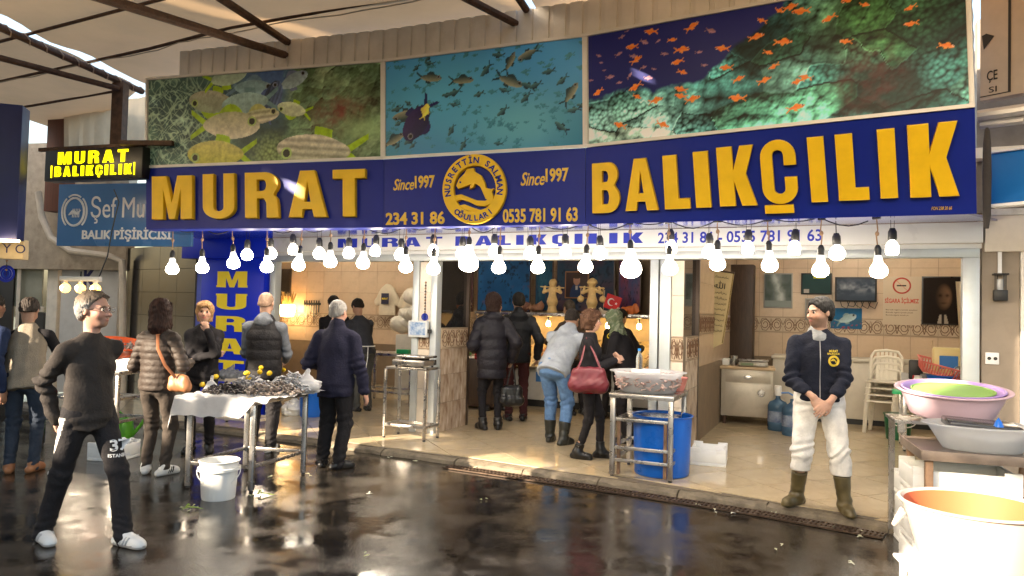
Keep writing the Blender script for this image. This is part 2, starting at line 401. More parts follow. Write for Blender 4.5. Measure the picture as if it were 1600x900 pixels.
    F.ell(hl(0, .09, -.06), np.array((.022, .011, .005))*hs, HAX, .006); F.ell(hl(0, .088, -.071), np.array((.02, .011, .006))*hs, HAX, .006)
    # hands
    fr = max(.0085*s, h*.78)
    for q, sg in (('L', 1), ('R', -1)):
        dflt = unit(wr[q]-el[q]); hdv = unit(handdir[q][0]) if q in handdir else dflt
        pn = V3(handdir[q][1]) if q in handdir else V3((-sg, 0, 0)); pn = unit(pn-hdv*(pn@hdv)); sd = unit(np.cross(hdv, pn))
        if len(handdir.get(q, ())) > 2: sd = sd*handdir[q][2]
        elif sd@fw < 0: sd = -sd
        W = wr[q]; hsz = s*(.92 if female else 1)
        F.ell(W+hdv*.052*hsz, np.array((.055, .041, .017))*hsz, np.stack([hdv, sd, pn]), .015)
        for i, (o, l) in enumerate(((.031, .07), (.0105, .079), (-.0105, .073), (-.031, .056))):
            c1 = curl*(.7+.15*i); r0 = W+(hdv*.088+sd*o)*hsz; d1 = unit(hdv*math.cos(c1*.5)+pn*math.sin(c1*.5)); d2 = unit(hdv*math.cos(c1*1.5)+pn*math.sin(c1*1.5))
            m_ = r0+d1*l*.5*hsz; F.cone(r0, m_, fr*1.02, fr*.95, .006); F.cone(m_, m_+d2*l*.5*hsz, fr*.95, fr*.8, .004)
        r0 = W+(hdv*.03+sd*.03)*hsz; m_ = r0+(hdv*.03+sd*.022+pn*.01)*hsz; F.cone(r0, m_, fr*1.3, fr*1.1, .01); F.cone(m_, m_+(hdv*.034+sd*.004+pn*.012)*hsz, fr*1.1, fr*.85, .005)
    v, f = F.poly(); me = np_mesh('body', v, f)
    base = np.array(SKIN[skin]); C = np.repeat(base[None], len(v), 0); q = (v-HC)/hs; q = np.stack([q@hr, q@hd, q@hu], 1)
    g = lambda c, r_: np.exp(-(((q-np.array(c))/np.array(r_))**2).sum(1))[:, None]
    C = C*(1+.06*w(v[:, 0], v[:, 1], v[:, 2], 60))[:, None]
    C = C+(np.array((.1, -.02, -.02)))*(g((.045, .07, -.035), (.025, .04, .025))+g((-.045, .07, -.035), (.025, .04, .025))+g((0, .11, -.034), (.016, .02, .014)))*.6
    lip = np.minimum(1, g((0, .1, -.065), (.021, .03, .009))*1.3); C = C*(1-lip)+np.array((.32, .1, .08) if not female else (.4, .07, .07))*lip
    hcol = np.array(hair['c'] if hair else (.03, .02, .015))
    for sg in (-1, 1):
        br = np.minimum(1, g((sg*.032, .09, .021), (.022, .04, .0055))*1.6); C = C*(1-br)+hcol*.7*br
    if beard:
        bd = np.clip(1.5*(q[:, 1] > -.02)*(1/(1+np.exp((q[:, 2]+.048)/.006)))*(q[:, 2] > -.125)*(np.abs(q[:, 0]) < .09), 0, 1)[:, None]*(1-lip)*beard
        ms = np.minimum(1, g((0, .1, -.051), (.028, .03, .006))*1.5)*beard; bd = np.maximum(bd, ms); C = C*(1-bd)+hcol*.8*bd
    colour_mesh(me, np.clip(C, 0, 1))
    bo = link('body', me, attr_mat('skin', .48, .4, mulvar=.07, scale=90, bump=.06, bscale=400, subsurf=.12), t0)
    if eyes:
        for sg in (-1, 1):
            c = hl(sg*.031, .082, .002); mb = MB(); rr = .0125*hs; vs = []
            for i in range(9):
                for k in range(12):
                    th = math.pi*i/8; ph = 2*math.pi*k/12; vs.append(tuple(c+rr*(hd*math.cos(th)+(hr*math.cos(ph)+hu*math.sin(ph))*math.sin(th))))
            mb.add(vs, [(i*12+k, (i+1)*12+k, (i+1)*12+(k+1) % 12, i*12+(k+1) % 12) for i in range(8) for k in range(12)])
            eo = mb.obj('eye', mat('eye_white', (.7, .66, .6), .15, var=0), t0); eo.data.materials.append(mat('eye_iris', (.03, .015, .008), .08, var=0))
            for i, p in enumerate(eo.data.polygons): p.material_index = 1 if i < 36 else 0
    # ---- hair
    if hair:
        kind = hair.get('kind', 'short'); ex = hair.get('vol', .012); F = Field(HC-.28*hs, HC+.2*hs, min(h, .008) if kind != 'long' else min(h, .01)); vol = ex
        F.ell(hl(0, -.016, .036), (np.array((.074, .094, .08))+ex)*hs, HAX, .01)
        if kind in ('short', 'receding', 'fringe'):
            F.ell(hl(0, -.05, -.02), (np.array((.066, .055, .07))+ex*.5)*hs, HAX, .03)
            F.cut(hl(0, .07 if kind == 'short' else .045, .055), hd*1.0-hu*.62+0*hr); F.cut(hl(0, -.02, -.03), hd*.55-hu*.8)
            F.cut(hl(0, -.02, -.085), -hu)
            if kind == 'fringe':
                F.ell(hl(0, 0.0, .1), np.array((.07, .1, .065))*hs, HAX, .02, sub=True)
        elif kind == 'bob':
            F.cone(hl(0, -.03, .0), hl(0, -.035, -.085), .098*hs, .085*hs, .03); F.ell(hl(0, .03, .075), np.array((.075, .06, .04))*hs, HAX, .03)
            F.ell(hl(0, .105, -.04), np.array((.063, .085, .1))*hs, HAX, .015, sub=True); F.cut(hl(0, 0, -.115), -hu)
        elif kind == 'long':
            F.cone(hl(0, -.03, .02), hl(0, -.05, -.14), .097*hs, .10*hs, .03); F.cone(hl(0, -.045, -.1), hl(0, -.06, -.2), .095*hs, .05*hs, .03, hd, .7); F.ell(hl(0, .02, .08), np.array((.075, .06, .04))*hs, HAX, .03)
            for sg in (-1, 1): F.cone(hl(sg*.07, .02, 0), hl(sg*.08, .02, -.15), .03*hs, .025*hs, .02)
            F.ell(hl(0, .115, -.04), np.array((.058, .095, .12))*hs, HAX, .015, sub=True)
        elif kind == 'bun':
            F.cone(hl(0, -.03, .0), hl(0, -.04, -.05), .092*hs, .07*hs, .03); F.ell(hl(0, -.12, -.01), np.array((.045, .04, .045))*hs, HAX, .02)
            F.ell(hl(0, .105, -.035), np.array((.064, .085, .1))*hs, HAX, .015, sub=True)
        elif kind == 'scarf':
            F.cone(hl(0, -.01, .0), hl(0, -.0, -.1), .1*hs, .085*hs, .03); F.cone(hl(0, .02, -.12), hl(0, .03, -.2), .09*hs, .11*hs, .04)
            F.ell(hl(0, .12, -.015), np.array((.056, .08, .082))*hs, HAX, .015, sub=True)
        amp = hair.get('amp', .004); fr_ = hair.get('freq', 400)
        def hdsp(x, y, z):
            a = (x-HC[0])*hr[0]+(y-HC[1])*hr[1]+(z-HC[2])*hr[2]; c_ = (x-HC[0])*hd[0]+(y-HC[1])*hd[1]+(z-HC[2])*hd[2]; u_ = (x-HC[0])*hu[0]+(y-HC[1])*hu[1]+(z-HC[2])*hu[2]
            th = np.arctan2(a, -c_+.001); k1 = np.sin(th*fr_*.09+4*np.sin(u_*22)+2*w(x, y, z, 25)); return amp*k1+amp*.8*w2(x, y, z, 110)+amp*.8*w(x, y, z, 45)
        F.disp(hdsp); v, f = F.poly()
        if len(v):
            me = np_mesh('hair', v, f); hc2 = np.array(hair.get('c2', np.array(hair['c'])*1.6)); k_ = .5+.5*np.sin(80*(v@hr)+40*(v@hu)+5*w(v[:, 0], v[:, 1], v[:, 2], 60)); k_ = (k_**2)[:, None]*.6
            if 'side' in hair: k2 = np.clip(1/(1+np.exp((((v-HC)@hu)/hs-.045)/.01)), 0, 1)[:, None]; side = np.array(hair['side'])
            cc = np.array(hair['c'])*(1-k_)+hc2*k_
            if 'side' in hair: cc = cc*(1-k2)+side*k2*(.8+.5*k_)
            colour_mesh(me, cc); link('headscarf' if kind == 'scarf' else 'hair', me, attr_mat('hair_m', .62, .22, mulvar=.25, scale=160, bump=.5, bscale=500), t0)
    if glasses:
        mb = MB()
        for sg in (-1, 1):
            c = hl(sg*.033, .108, 0); ring = [tuple(c+(hr*.025*math.cos(a)+hu*.016*math.sin(a))*hs) for a in np.linspace(0, 2*math.pi, 17)]
            mb.tube(ring, .0018, 5, cap=False); mb.tube([tuple(hl(sg*.058, .104, .004)), tuple(hl(sg*.078, .07, .006)), tuple(hl(sg*.083, -.01, .006))], .0024, 5)
        mb.tube([tuple(hl(-.009, .112, .003)), tuple(hl(.009, .112, .003))], .0018, 5)
        mb.obj('glasses', mat('silver_wire', (.6, .6, .6), .25, 1.0, var=0), t0)
    # ---- trousers
    bo_ = bottom or {}; tr = bo_.get('r', 1.0); F = Field(lo, hi, h)
    F.ell(P-V3((0, 0, .0))-hf*.012, (.168*b, .128*b, .14*b), np.stack([ha, hf, (0, 0, 1)]), .04)
    F.cone(P, P+sp*.07*H, .15*b, .142*b, .04, fw, .74)
    for q in 'LR':
        F.cone(hp[q], kn[q], .098*b*tr**.5, .07*b*tr, .04); top_ = an[q]-V3((0, 0, .022*H)); bh = bo_.get('boot', 0)
        F.cone(kn[q], top_, .07*b*tr, bo_.get('ankle', .055)*b*tr, .03)
    fa = bo_.get('fold', .008)
    az = max(an['L'][2], an['R'][2]); kz = .5*(kn['L'][2]+kn['R'][2])
    def tdsp(x, y, z):
        zz = z-min(an['L'][2], an['R'][2]); m1 = np.exp(-(zz/.13)**2); m2 = np.exp(-((z-kz)/.1)**2)*.7+np.exp(-((z-P[2]+.06)/.07)**2)*.6
        ph = 1.6*w(x, y, z, 14)
        return fa*(m1*.75*np.sin(z*88+26*x+4*ph+20*y)+m2*np.sin(z*75+22*x*np.sign(y+.01)+4*ph)+.4*w2(x, y, z, 26)+1.2*(np.abs(w2(x, y, z*.6, 17))-.25)+.7*(np.abs(w(x, y, z*.7, 33))-.25))
    F.disp(tdsp)
    hem = bo_.get('hem', -.02)
    if 'z' in bo_: F.cut((0, 0, bo_['z']), (0, 0, -1))
    v, f = F.poly(); me = np_mesh('trousers', v, f); tro = link('trousers', me, bo_.get('m'), t0)
    if bo_.get('stripe'):             # second material for a side panel
        me.materials.append(bo_['stripe'][0]); fn = bo_['stripe'][1]; cc = v[f].mean(1); mi = fn(cc, hp, kn, an).astype(np.int32); me.polygons.foreach_set('material_index', mi)
    # ---- shoes
    sd_ = shoes or {}
    for q in 'LR':
        A = an[q]; D = fd[q]; Sx = V3((-D[1], D[0], 0)); A0 = V3((A[0], A[1], A[2]-.05*H)); kind = sd_.get('kind', 'shoe'); hh = min(h, .009)
        F = Field(A0-.24, A0+V3((.24, .24, .46 if kind in ('wellington', 'ankleboot') else .2)), hh)
        L0 = A0-D*.062*s+V3((0, 0, .03)); L1 = A0+D*.145*s+V3((0, 0, .024))
        F.cone(L0, L1, .036*s, .043*s, .02); F.cone(A0+D*.02*s+V3((0, 0, .062)), A0+D*.11*s+V3((0, 0, .04)), .045*s, .037*s, .03)
        F.cone(A0+V3((0, 0, .05)), A0+V3((0, 0, .085)), .046*s, .043*s, .03)
        if kind in ('wellington', 'ankleboot'):
            tp = A+(unit(kn[q]-A))*(sd_.get('top', .22)); F.cone(A0+V3((0, 0, .06)), A, .05*s, .052*s, .03); F.cone(A, tp, .052*s, sd_.get('rt', .066)*s, .02)
            ax_ = unit(kn[q]-A); F.cut(tp-ax_*.03, ax_)
            F.disp(lambda x, y, z: .0035*np.sin((z-A[2])*90+3*w(x, y, z, 20))*np.exp(-((z-A[2])/.09)**2)+.003*w2(x, y, z, 30))
        F.cut(A0, (0, 0, -1), .006); v, f = F.poly(); me = np_mesh('shoe', v, f)
        so_ = link('boot' if kind != 'shoe' else 'shoe', me, sd_.get('m'), t0); sole = sd_.get('sole')
        if sole: me.materials.append(sole); me.polygons.foreach_set('material_index', (v[f].mean(1)[:, 2] < A0[2]+.024).astype(np.int32))
        if sd_.get('stripes'):
            mb = MB()
            for k in range(3):
                for sg in (-1, 1):
                    c = A0+D*(.015+.024*k)*s; e = c+D*.026*s
                    p0 = c+Sx*sg*.046*s+V3((0, 0, .026)); p1 = c+D*.012*s+Sx*sg*.047*s+V3((0, 0, .048)); p2 = e+Sx*sg*.034*s+V3((0, 0, .075))
                    mb.tube([tuple(p0), tuple(p1), tuple(p2)], [.0075]*3, 5, flat=.8)
            mb.obj('shoe_stripes', sd_['stripes'], so_)['kind'] = 'stuff'
    # ---- top
    to = top or {}; t = to.get('t', .018); tb = b*to.get('fit', 1.0)
    def arms(F, t, sl=1.0, cuff=.0):
        for q in 'LR':
            F.cone(NB-sp*.022, sh[q]-sp*.004, .048*b+t*.5, .052*b+t*.8, .045); F.cone(sh[q], el[q], .052*b+t*.9, .043*b+t*.9, .02)
            e = el[q]+(wr[q]-el[q])*(sl if not isinstance(sl, dict) else sl[q]); F.cone(el[q], e, .044*b+t*.9, .035*b+t*.7+cuff, .02)
    def torso(F, t):
        hem = to.get('hem', .12)
        F.cone(P-sp*(hem+.05), P, (.148+to.get('flare', 0))*tb+t, .145*tb+t, .05, fw, .78); F.cone(P, WA, .145*tb+t, .14*tb+t, .05, fw, .78); F.cone(WA, CH, .14*tb+t, .15*tb+t, .05, fw, .74); F.cone(CH, NB-sp*.05, .15*tb+t, .09*tb+t, .05, fw, .72)
        if to.get('belly'): F.ell(WA+fw*.06, (.14*b, .11*b, .15*b), None, .08)
        if female: F.ell(CH+fw*.085*s+sp*.0, (.12*b, .06*b, .07*b), np.stack([sa, fw, sp]), .05)
        F.cut(P-sp*hem, -sp, .012)
        F.cone(NB-sp*.05, NB-sp*.005, .1*b, .068*b+t*.3, .03)
    style = to.get('style', 'plain'); fam = to.get('fold', .007)
    def fold(x, y, z):
        X = ((x-P[0])*sp[0]+(y-P[1])*sp[1]+(z-P[2])*sp[2])
        if style == 'puffer': return -.011*np.abs(np.sin(math.pi*(X+.02)/to.get('quilt', .085)+.25*w(x, y, z, 9)))**.6+.003*w2(x, y, z, 60)+.006
        if style == 'knit': return .0035*np.sin(70*((x-P[0])*sa[0]+(y-P[1])*sa[1]))+.004*w(x, y, z, 18)
        hm = np.exp(-((X+to.get('hem', .12)-.04)/.09)**2)
        r_ = fam*(.6*w(x, y, z, 17)+.4*w2(x, y, z, 36)+1.5*(np.abs(w2(x, y, z, 11))-.25)+.9*(np.abs(w(x, y, z, 21))-.25)+.6*hm*np.sin(X*70+3*w(x, y, z, 12)))
        for q in 'LR':
            d2 = (x-el[q][0])**2+(y-el[q][1])**2+(z-el[q][2])**2; ax_ = unit(wr[q]-sh[q]); r_ = r_+fam*1.2*np.exp(-d2/.011)*np.sin(95*((x-el[q][0])*ax_[0]+(y-el[q][1])*ax_[1]+(z-el[q][2])*ax_[2])+2*w(x, y, z, 22))
        return r_
    F = Field(lo, hi, h); torso(F, t)
    if not to.get('vest'): arms(F, t*.75, to.get('sleeve', 1.0), to.get('cuff', 0))
    if to.get('collar'): F.cone(NB-sp*.02, NB+up*to['collar'], .078*b, .07*b+t*.3, .015)
    if to.get('hood'):
        F.ell(NB-fw*.075*s+sp*.0, (.115*b, .06*b, .075*b), np.stack([sa, fw, sp]), .03)
        if not to.get('hoodm'): F.cone(NB-sp*.01, NB+up*.05-fw*.02, .085*b, .08*b, .02)
    F.disp(fold); v, f = F.poly(); me = np_mesh(to.get('name', 'jacket'), v, f); tp_o = link(to.get('name', 'jacket'), me, to.get('m'), t0)
    if to.get('two'):
        me.materials.append(to['two'][0]); me.polygons.foreach_set('material_index', to['two'][1](v[f].mean(1)).astype(np.int32))
    if to.get('vest'):
        F = Field(lo, hi, h); arms(F, t*.3, to.get('sleeve', 1.0)); style = 'plain'; F.disp(fold); v, f = F.poly()
        link('sleeves', np_mesh('sleeves', v, f), to['vest'], t0)
    if to.get('hoodm'):
        F = Field(lo, hi, h); F.ell(NB-fw*.075*s+sp*.0, (.105*b, .055*b, .07*b), np.stack([sa, fw, sp]), .03)
        F.cone(NB-sp*.04+fw*.018, NB+up*.012-fw*.035, .082*b, .082*b, .02); F.disp(lambda x, y, z: .008*w(x, y, z, 30)+.004*w2(x, y, z, 70)); v, f = F.poly()
        link('hood', np_mesh('hood', v, f), to['hoodm'], t0)
    return dict(root=t0, P=P, NB=NB, CH=CH, HC=HC, sh=sh, el=el, wr=wr, kn=kn, an=an, hp=hp, fw=fw, sa=sa, sp=sp, hd=hd, hu=hu, hr=hr, s=s, b=b)
def onsurf(o, world=False):
    """ray helper: BVH of a mesh object in its local space"""
    from mathutils.bvhtree import BVHTree
    me = o.data; return BVHTree.FromPolygons([v.co[:] for v in me.vertices], [tuple(p.vertices) for p in me.polygons])

# ------------------------------------------------------------------ frames of reference of the place
FL = 0.07                                            # level of the shop floor
AL = R(-24.0); F1 = Vector((-0.92, 9.40, 0)); SX = Vector((math.cos(AL), math.sin(AL), 0)); SY = Vector((-math.sin(AL), math.cos(AL), 0))
def SW(x, y, z=0.0): return F1+SX*x+SY*y+Vector((0, 0, z))          # shop coordinates -> world
def SP(px, py, y):                                    # pixel on the upright plane at shop depth y -> (x, z)
    p = onplane(px, py, F1+SY*y, SY); q = p-F1; return q.dot(SX), p.z
def SPX(px, py, x):                                   # pixel on the upright plane shop x = const -> (y, z)
    p = onplane(px, py, F1+SX*x, SX); q = p-F1; return q.dot(SY), p.z
def inshop(o): o.location = F1; o.rotation_euler = (0, 0, AL); return o
def sthing(name, label, cat, x, y, z=FL, rz=0.0, group=None): return thing(name, label, cat, SW(x, y, z), AL+rz, group)
def sg(px, py, z=FL):                                 # floor pixel -> shop x, y
    q = G(px, py, z)-F1; return q.dot(SX), q.dot(SY)

# ------------------------------------------------------------------ materials of the setting
def wet_street():
    m = bpy.data.materials.new('wet_asphalt'); m.use_nodes = True; n = m.node_tree; b = n.nodes['Principled BSDF']; L = n.links.new
    tc = n.nodes.new('ShaderNodeTexCoord')
    def noise(sc, det, ro=.6):
        z = n.nodes.new('ShaderNodeTexNoise'); z.inputs['Scale'].default_value = sc; z.inputs['Detail'].default_value = det; z.inputs['Roughness'].default_value = ro; L(tc.outputs['Object'], z.inputs['Vector']); return z
    def ramp(src, stops):
        r = n.nodes.new('ShaderNodeValToRGB'); e = r.color_ramp.elements
        while len(e) < len(stops): e.new(.5)
        for i, (p, c) in enumerate(stops): e[i].position = p; e[i].color = (*c, 1)
        L(src, r.inputs[0]); return r
    a = noise(.8, 6, .6); f = noise(70, 3); g = noise(3.2, 9, .66)
    c = ramp(g.outputs[0], [(.3, (.014, .0115, .009)), (.5, (.030, .025, .020)), (.66, (.050, .042, .034)), (.8, (.072, .062, .050))]); 
    gr = noise(140, 2, .5); gs = ramp(gr.outputs[0], [(.42, (.55,)*3), (.62, (1.5,)*3)])
    vo = n.nodes.new('ShaderNodeTexVoronoi'); vo.feature = 'DISTANCE_TO_EDGE'; vo.inputs['Scale'].default_value = .42; wv = n.nodes.new('ShaderNodeVectorMath'); wv.operation = 'ADD'; L(tc.outputs['Object'], wv.inputs[0]); nz3 = noise(1.4, 6, .7); sc3 = n.nodes.new('ShaderNodeVectorMath'); sc3.operation = 'SCALE'; sc3.inputs['Scale'].default_value = .5; L(nz3.outputs[1], sc3.inputs[0]); L(sc3.outputs[0], wv.inputs[1]); L(wv.outputs[0], vo.inputs['Vector'])
    ck = ramp(vo.outputs[0], [(.0, (.25,)*3), (.012, (1.0,)*3)])
    m1 = n.nodes.new('ShaderNodeMix'); m1.data_type = 'RGBA'; m1.blend_type = 'MULTIPLY'; m1.inputs[0].default_value = .75; L(c.outputs[0], m1.inputs[6]); L(gs.outputs[0], m1.inputs[7])
    m2 = n.nodes.new('ShaderNodeMix'); m2.data_type = 'RGBA'; m2.blend_type = 'MULTIPLY'; m2.inputs[0].default_value = 1.0; L(m1.outputs[2], m2.inputs[6]); L(ck.outputs[0], m2.inputs[7]); L(m2.outputs[2], b.inputs['Base Color'])
    mx = n.nodes.new('ShaderNodeMath'); mx.operation = 'ADD'; L(a.outputs[0], mx.inputs[0])
    ms = n.nodes.new('ShaderNodeMath'); ms.operation = 'MULTIPLY_ADD'; L(g.outputs[0], ms.inputs[0]); ms.inputs[1].default_value = .5; ms.inputs[2].default_value = -.25; L(ms.outputs[0], mx.inputs[1])
    r = ramp(mx.outputs[0], [(.28, (.06,)*3), (.47, (.095,)*3), (.62, (.15,)*3), (.82, (.26,)*3)]); L(r.outputs[0], b.inputs['Roughness'])
    bs = ramp(mx.outputs[0], [(.38, (.035,)*3), (.72, (.65,)*3)])
    bp = n.nodes.new('ShaderNodeBump'); bp.inputs['Distance'].default_value = .006; L(f.outputs[0], bp.inputs['Height']); L(bs.outputs[0], bp.inputs['Strength'])
    bp2 = n.nodes.new('ShaderNodeBump'); bp2.inputs['Distance'].default_value = .03; bp2.inputs['Strength'].default_value = .035; g2 = noise(11, 4); L(g2.outputs[0], bp2.inputs['Height']); L(bp.outputs[0], bp2.inputs['Normal'])
    L(bp2.outputs[0], b.inputs['Normal']); b.inputs['Specular IOR Level'].default_value = .55
    return m
street_m = wet_street()
tile_m = mat('floor_tile_cream', (.52, .42, .27), .085, var=.14, scale=2.2, rvar=.05, bump=.02, bscale=8, dirt=.55, dirtc=(.20, .14, .075))
grout_m = mat('floor_grout', (.12, .095, .065), .7)
alu_m = mat('grey_aluminium', (.50, .54, .56), .4, .35, var=.06, scale=3, dirt=.25, dirtc=(.25, .23, .2))
white_m = mat('white_panel', (.72, .73, .74), .3, var=.04, scale=2, dirt=.2, dirtc=(.5, .46, .4))
navy_m = mat('navy_panel', (.010, .022, .24), .4, var=.08, scale=2, rvar=.05, spec=.18, dirt=.12, dirtc=(.03, .03, .09))
blue_m = mat('bright_blue_panel', (.007, .026, .56), .35, var=.05, scale=2, spec=.25)
yellow_m = mat('yellow_plastic', (.82, .50, .014), .4, var=.08, scale=5, bump=.04, bscale=9, spec=.3, dirt=.2, dirtc=(.5, .26, .02))
yflat_m = mat('yellow_print', (.80, .62, .02), .5, var=.04)
btext_m = mat('blue_print', (.012, .03, .42), .45, var=.03)
steel_m = mat('stainless_steel', (.46, .44, .42), .28, .9, var=.12, scale=7, rvar=.12, dirt=.35, dirtc=(.16, .10, .06))
rust_m = mat('rusty_pipe', (.10, .055, .035), .75, .2, var=.4, scale=14, bump=.4, bscale=60)
conc_m = mat('kerb_concrete', (.14, .115, .08), .75, var=.35, scale=9, bump=.7, bscale=45, dirt=.7, dirtc=(.035, .03, .018))
black_m = mat('black_plastic', (.012, .012, .013), .45, var=.1)
iron_m = mat('cast_iron', (.07, .045, .03), .55, .5, var=.4, scale=20, bump=.4, bscale=80)
wtile_m = mat('beige_wall_tile', (.58, .44, .31), .22, var=.13, scale=3.5, rvar=.06, dirt=.3, dirtc=(.28, .19, .12))
border_m = mat('border_tile', (.52, .41, .29), .3, var=.1, scale=8)
orn_m = mat('border_ornament', (.16, .085, .045), .45, var=.25, scale=25)
dtile_m = mat('black_wall_tile', (.016, .015, .015), .18, var=.2, scale=3)
marble_m = mat('brown_marble_tile', (.62, .51, .40), .2, scale=5.5, c2=(.24, .145, .085), stretch=(2.6, 2.6, .8), rvar=.06)
glass_m = mat('dark_glass', (.018, .017, .017), .03, var=0, spec=1.0, ior=1.6)
plaster_m = mat('stained_plaster', (.42, .34, .25), .85, var=.2, scale=5, bump=.3, bscale=40, dirt=.6, dirtc=(.16, .11, .075))
dark_wood = mat('dark_wood', (.045, .025, .016), .45, var=.4, scale=8, stretch=(6, 6, .7))
foam_m = mat('white_foam', (.78, .78, .76), .75, var=.04, scale=8, bump=.25, bscale=160, dirt=.12, dirtc=(.5, .45, .38))
rope_m = mat('rope', (.34, .21, .12), .9, bump=.5, bscale=200)
tarp_m = mat('beige_tarpaulin', (.56, .385, .225), .6, var=.08, scale=1.3, transl=.30, dirt=.25, dirtc=(.40, .31, .22), rvar=0)

# ------------------------------------------------------------------ street, kerb, drain, shop floor
mb = MB(); mb.add([(x, y, 0) for y in (-45, 70) for x in (-70, 70)], [(0, 1, 3, 2)]); struct(mb.obj('street', street_m, smooth=False))
EDGE = [Vector(p) for p in ((-7.4, 11.3), (-3.95, 9.62), (-2.21, 8.78), (-0.52, 7.90), (0.9, 7.13), (2.23, 6.34), (2.98, 5.78), (4.3, 4.72))]
BACKY = 4.7
def edge_normal(a, b): d = (b-a).normalized(); return Vector((d.y, -d.x))     # to the street
floor_root = MB()
back = [SW(7.6, BACKY), SW(-8.1, BACKY+.1), SW(-8.1, 2.2)]
poly = [(p.x, p.y) for p in EDGE]+[(p.x, p.y) for p in back]
floor_root.prism(poly, .002, FL-.006)
floor = struct(floor_root.obj('shop_floor', grout_m, smooth=False))
def clip(poly, a, n):                                 # keep the side n points away from
    out = []
    for i in range(len(poly)):
        p, q = poly[i], poly[(i+1) % len(poly)]; dp, dq = (p-a).dot(n), (q-a).dot(n)
        if dp <= 0: out.append(p)
        if dp*dq < 0: out.append(p+(q-p)*(dp/(dp-dq)))
    return out
TS = .60; ta = AL+R(46); tx = Vector((math.cos(ta), math.sin(ta))); ty = Vector((-tx.y, tx.x)); tc0 = Vector((0, 8.9)); ntile = 0
wallv = Vector((SY.x, SY.y)); wb = Vector((SW(0, BACKY).x, SW(0, BACKY).y)); wr_ = Vector((SX.x, SX.y))
rect_tile = None
for i in range(-14, 15):
    for j in range(-14, 15):
        c = tc0+tx*(i*TS)+ty*(j*TS); g = .004
        p = [c+tx*(sx*(TS/2-g))+ty*(sy*(TS/2-g)) for sx, sy in ((-1, -1), (1, -1), (1, 1), (-1, 1))]
        k = min(range(len(EDGE)-1), key=lambda k: ((EDGE[k]+EDGE[k+1])/2-c).length); full = True
        for q in (k-1, k, k+1):
            if 0 <= q < len(EDGE)-1:
                n2 = edge_normal(EDGE[q], EDGE[q+1])
                if q != k and abs((EDGE[q]+EDGE[q+1]-2*c).dot(n2)) > 1.2: continue
                pp = clip(p, EDGE[q]-n2*.004, n2) if p else p
                full = full and len(pp) == len(p) and all((a-b).length < 1e-6 for a, b in zip(pp, p)); p = pp
        if not p: continue
        for a0, nn in ((wb-wallv*.01, wallv), (Vector((SW(7.55, 0).x, SW(7.55, 0).y)), wr_), (Vector((-7.2, 11.2)), Vector((-.87, -.3)))):
            pp = clip(p, a0, nn); full = full and len(pp) == len(p) and all((a-b).length < 1e-6 for a, b in zip(pp, p)); p = pp
            if not p: break
        if not p or len(p) < 3: continue
        if max((a-c).length for a in p) < .05: continue
        if full and rect_tile is not None: o = link('floor_tile', rect_tile, None, floor); o.location = (c.x, c.y, 0)
        else:
            mb = MB(); mb.prism([(q.x-c.x, q.y-c.y) for q in p], FL-.010, FL)
            o = mb.obj('floor_tile', tile_m, floor, smooth=False); o.location = (c.x, c.y, 0)
            if full: rect_tile = o.data
        ntile += 1
# kerb stones along the edge
kerb = struct(bpy.data.objects.new('kerb', None)); col.objects.link(kerb)
krng = random.Random(3)
for k in range(len(EDGE)-1):
    a, b = EDGE[k], EDGE[k+1]; L = (b-a).length; n = max(1, round(L/.85)); d = (b-a).normalized(); nn = edge_normal(a, b)
    for i in range(n):
        s0, s1 = a+d*(L*i/n+.006), a+d*(L*(i+1)/n-.006); mb = MB(); m = 9; vs = []
        for j in range(m+1):
            c = s0+(s1-s0)*(j/m); w = .085+krng.uniform(-.012, .012); t = FL-.008+krng.uniform(-.006, .003)
            for off, z in ((.003, .0), (.003, t), (w*.55, t-.004+krng.uniform(-.005, .002)), (w, FL*.5+krng.uniform(-.008, .008)), (w+.012, .003)):
                q = c+nn*off; vs.append((q.x, q.y, z))
        fs = [(j*5+r_, (j+1)*5+r_, (j+1)*5+r_+1, j*5+r_+1) for j in range(m) for r_ in range(4)]+[(0, 1, 2, 3, 4), tuple(m*5+q for q in (4, 3, 2, 1, 0))]
        mb.add(vs, fs); mb.obj('kerb_stone', conc_m, kerb, recalc=True)
# iron drain grates, foot of the kerb; flat sheet below coloured as channel shade
chan = MB(); grates = []
gpts = [EDGE[k]+edge_normal(EDGE[k], EDGE[k+1])*.135 for k in range(3, 7)]; gpts[0] = EDGE[3]+edge_normal(EDGE[3], EDGE[4])*.135
gw = .17; rows = []
for i, p in enumerate(gpts):
    d = (gpts[min(i+1, len(gpts)-1)]-gpts[max(i-1, 0)]).normalized(); n = Vector((d.y, -d.x)); rows += [(p.x, p.y, .004), (p.x+n.x*gw, p.y+n.y*gw, .004)]
chan.add(rows, [(2*i, 2*i+1, 2*i+3, 2*i+2) for i in range(len(gpts)-1)]); struct(chan.obj('drain_channel', mat('drain_dark', (.006, .005, .004), .6), smooth=False))
gm = MB(); GL = .5; nsl = 13
gm.box(0, GL, 0, .018, 0, .012); gm.box(0, GL, gw-.018, gw, 0, .012); gm.box(0.001, GL-.001, gw/2-.009, gw/2+.009, .001, .0118)
for i in range(nsl+1): gm.box(max(.002, i*GL/nsl-.009), min(GL-.002, i*GL/nsl+.009), .0181, gw-.0181, .0015, .0112)
gme = gm.mesh('drain_grate', bevel=0, smooth=False); gi = 0
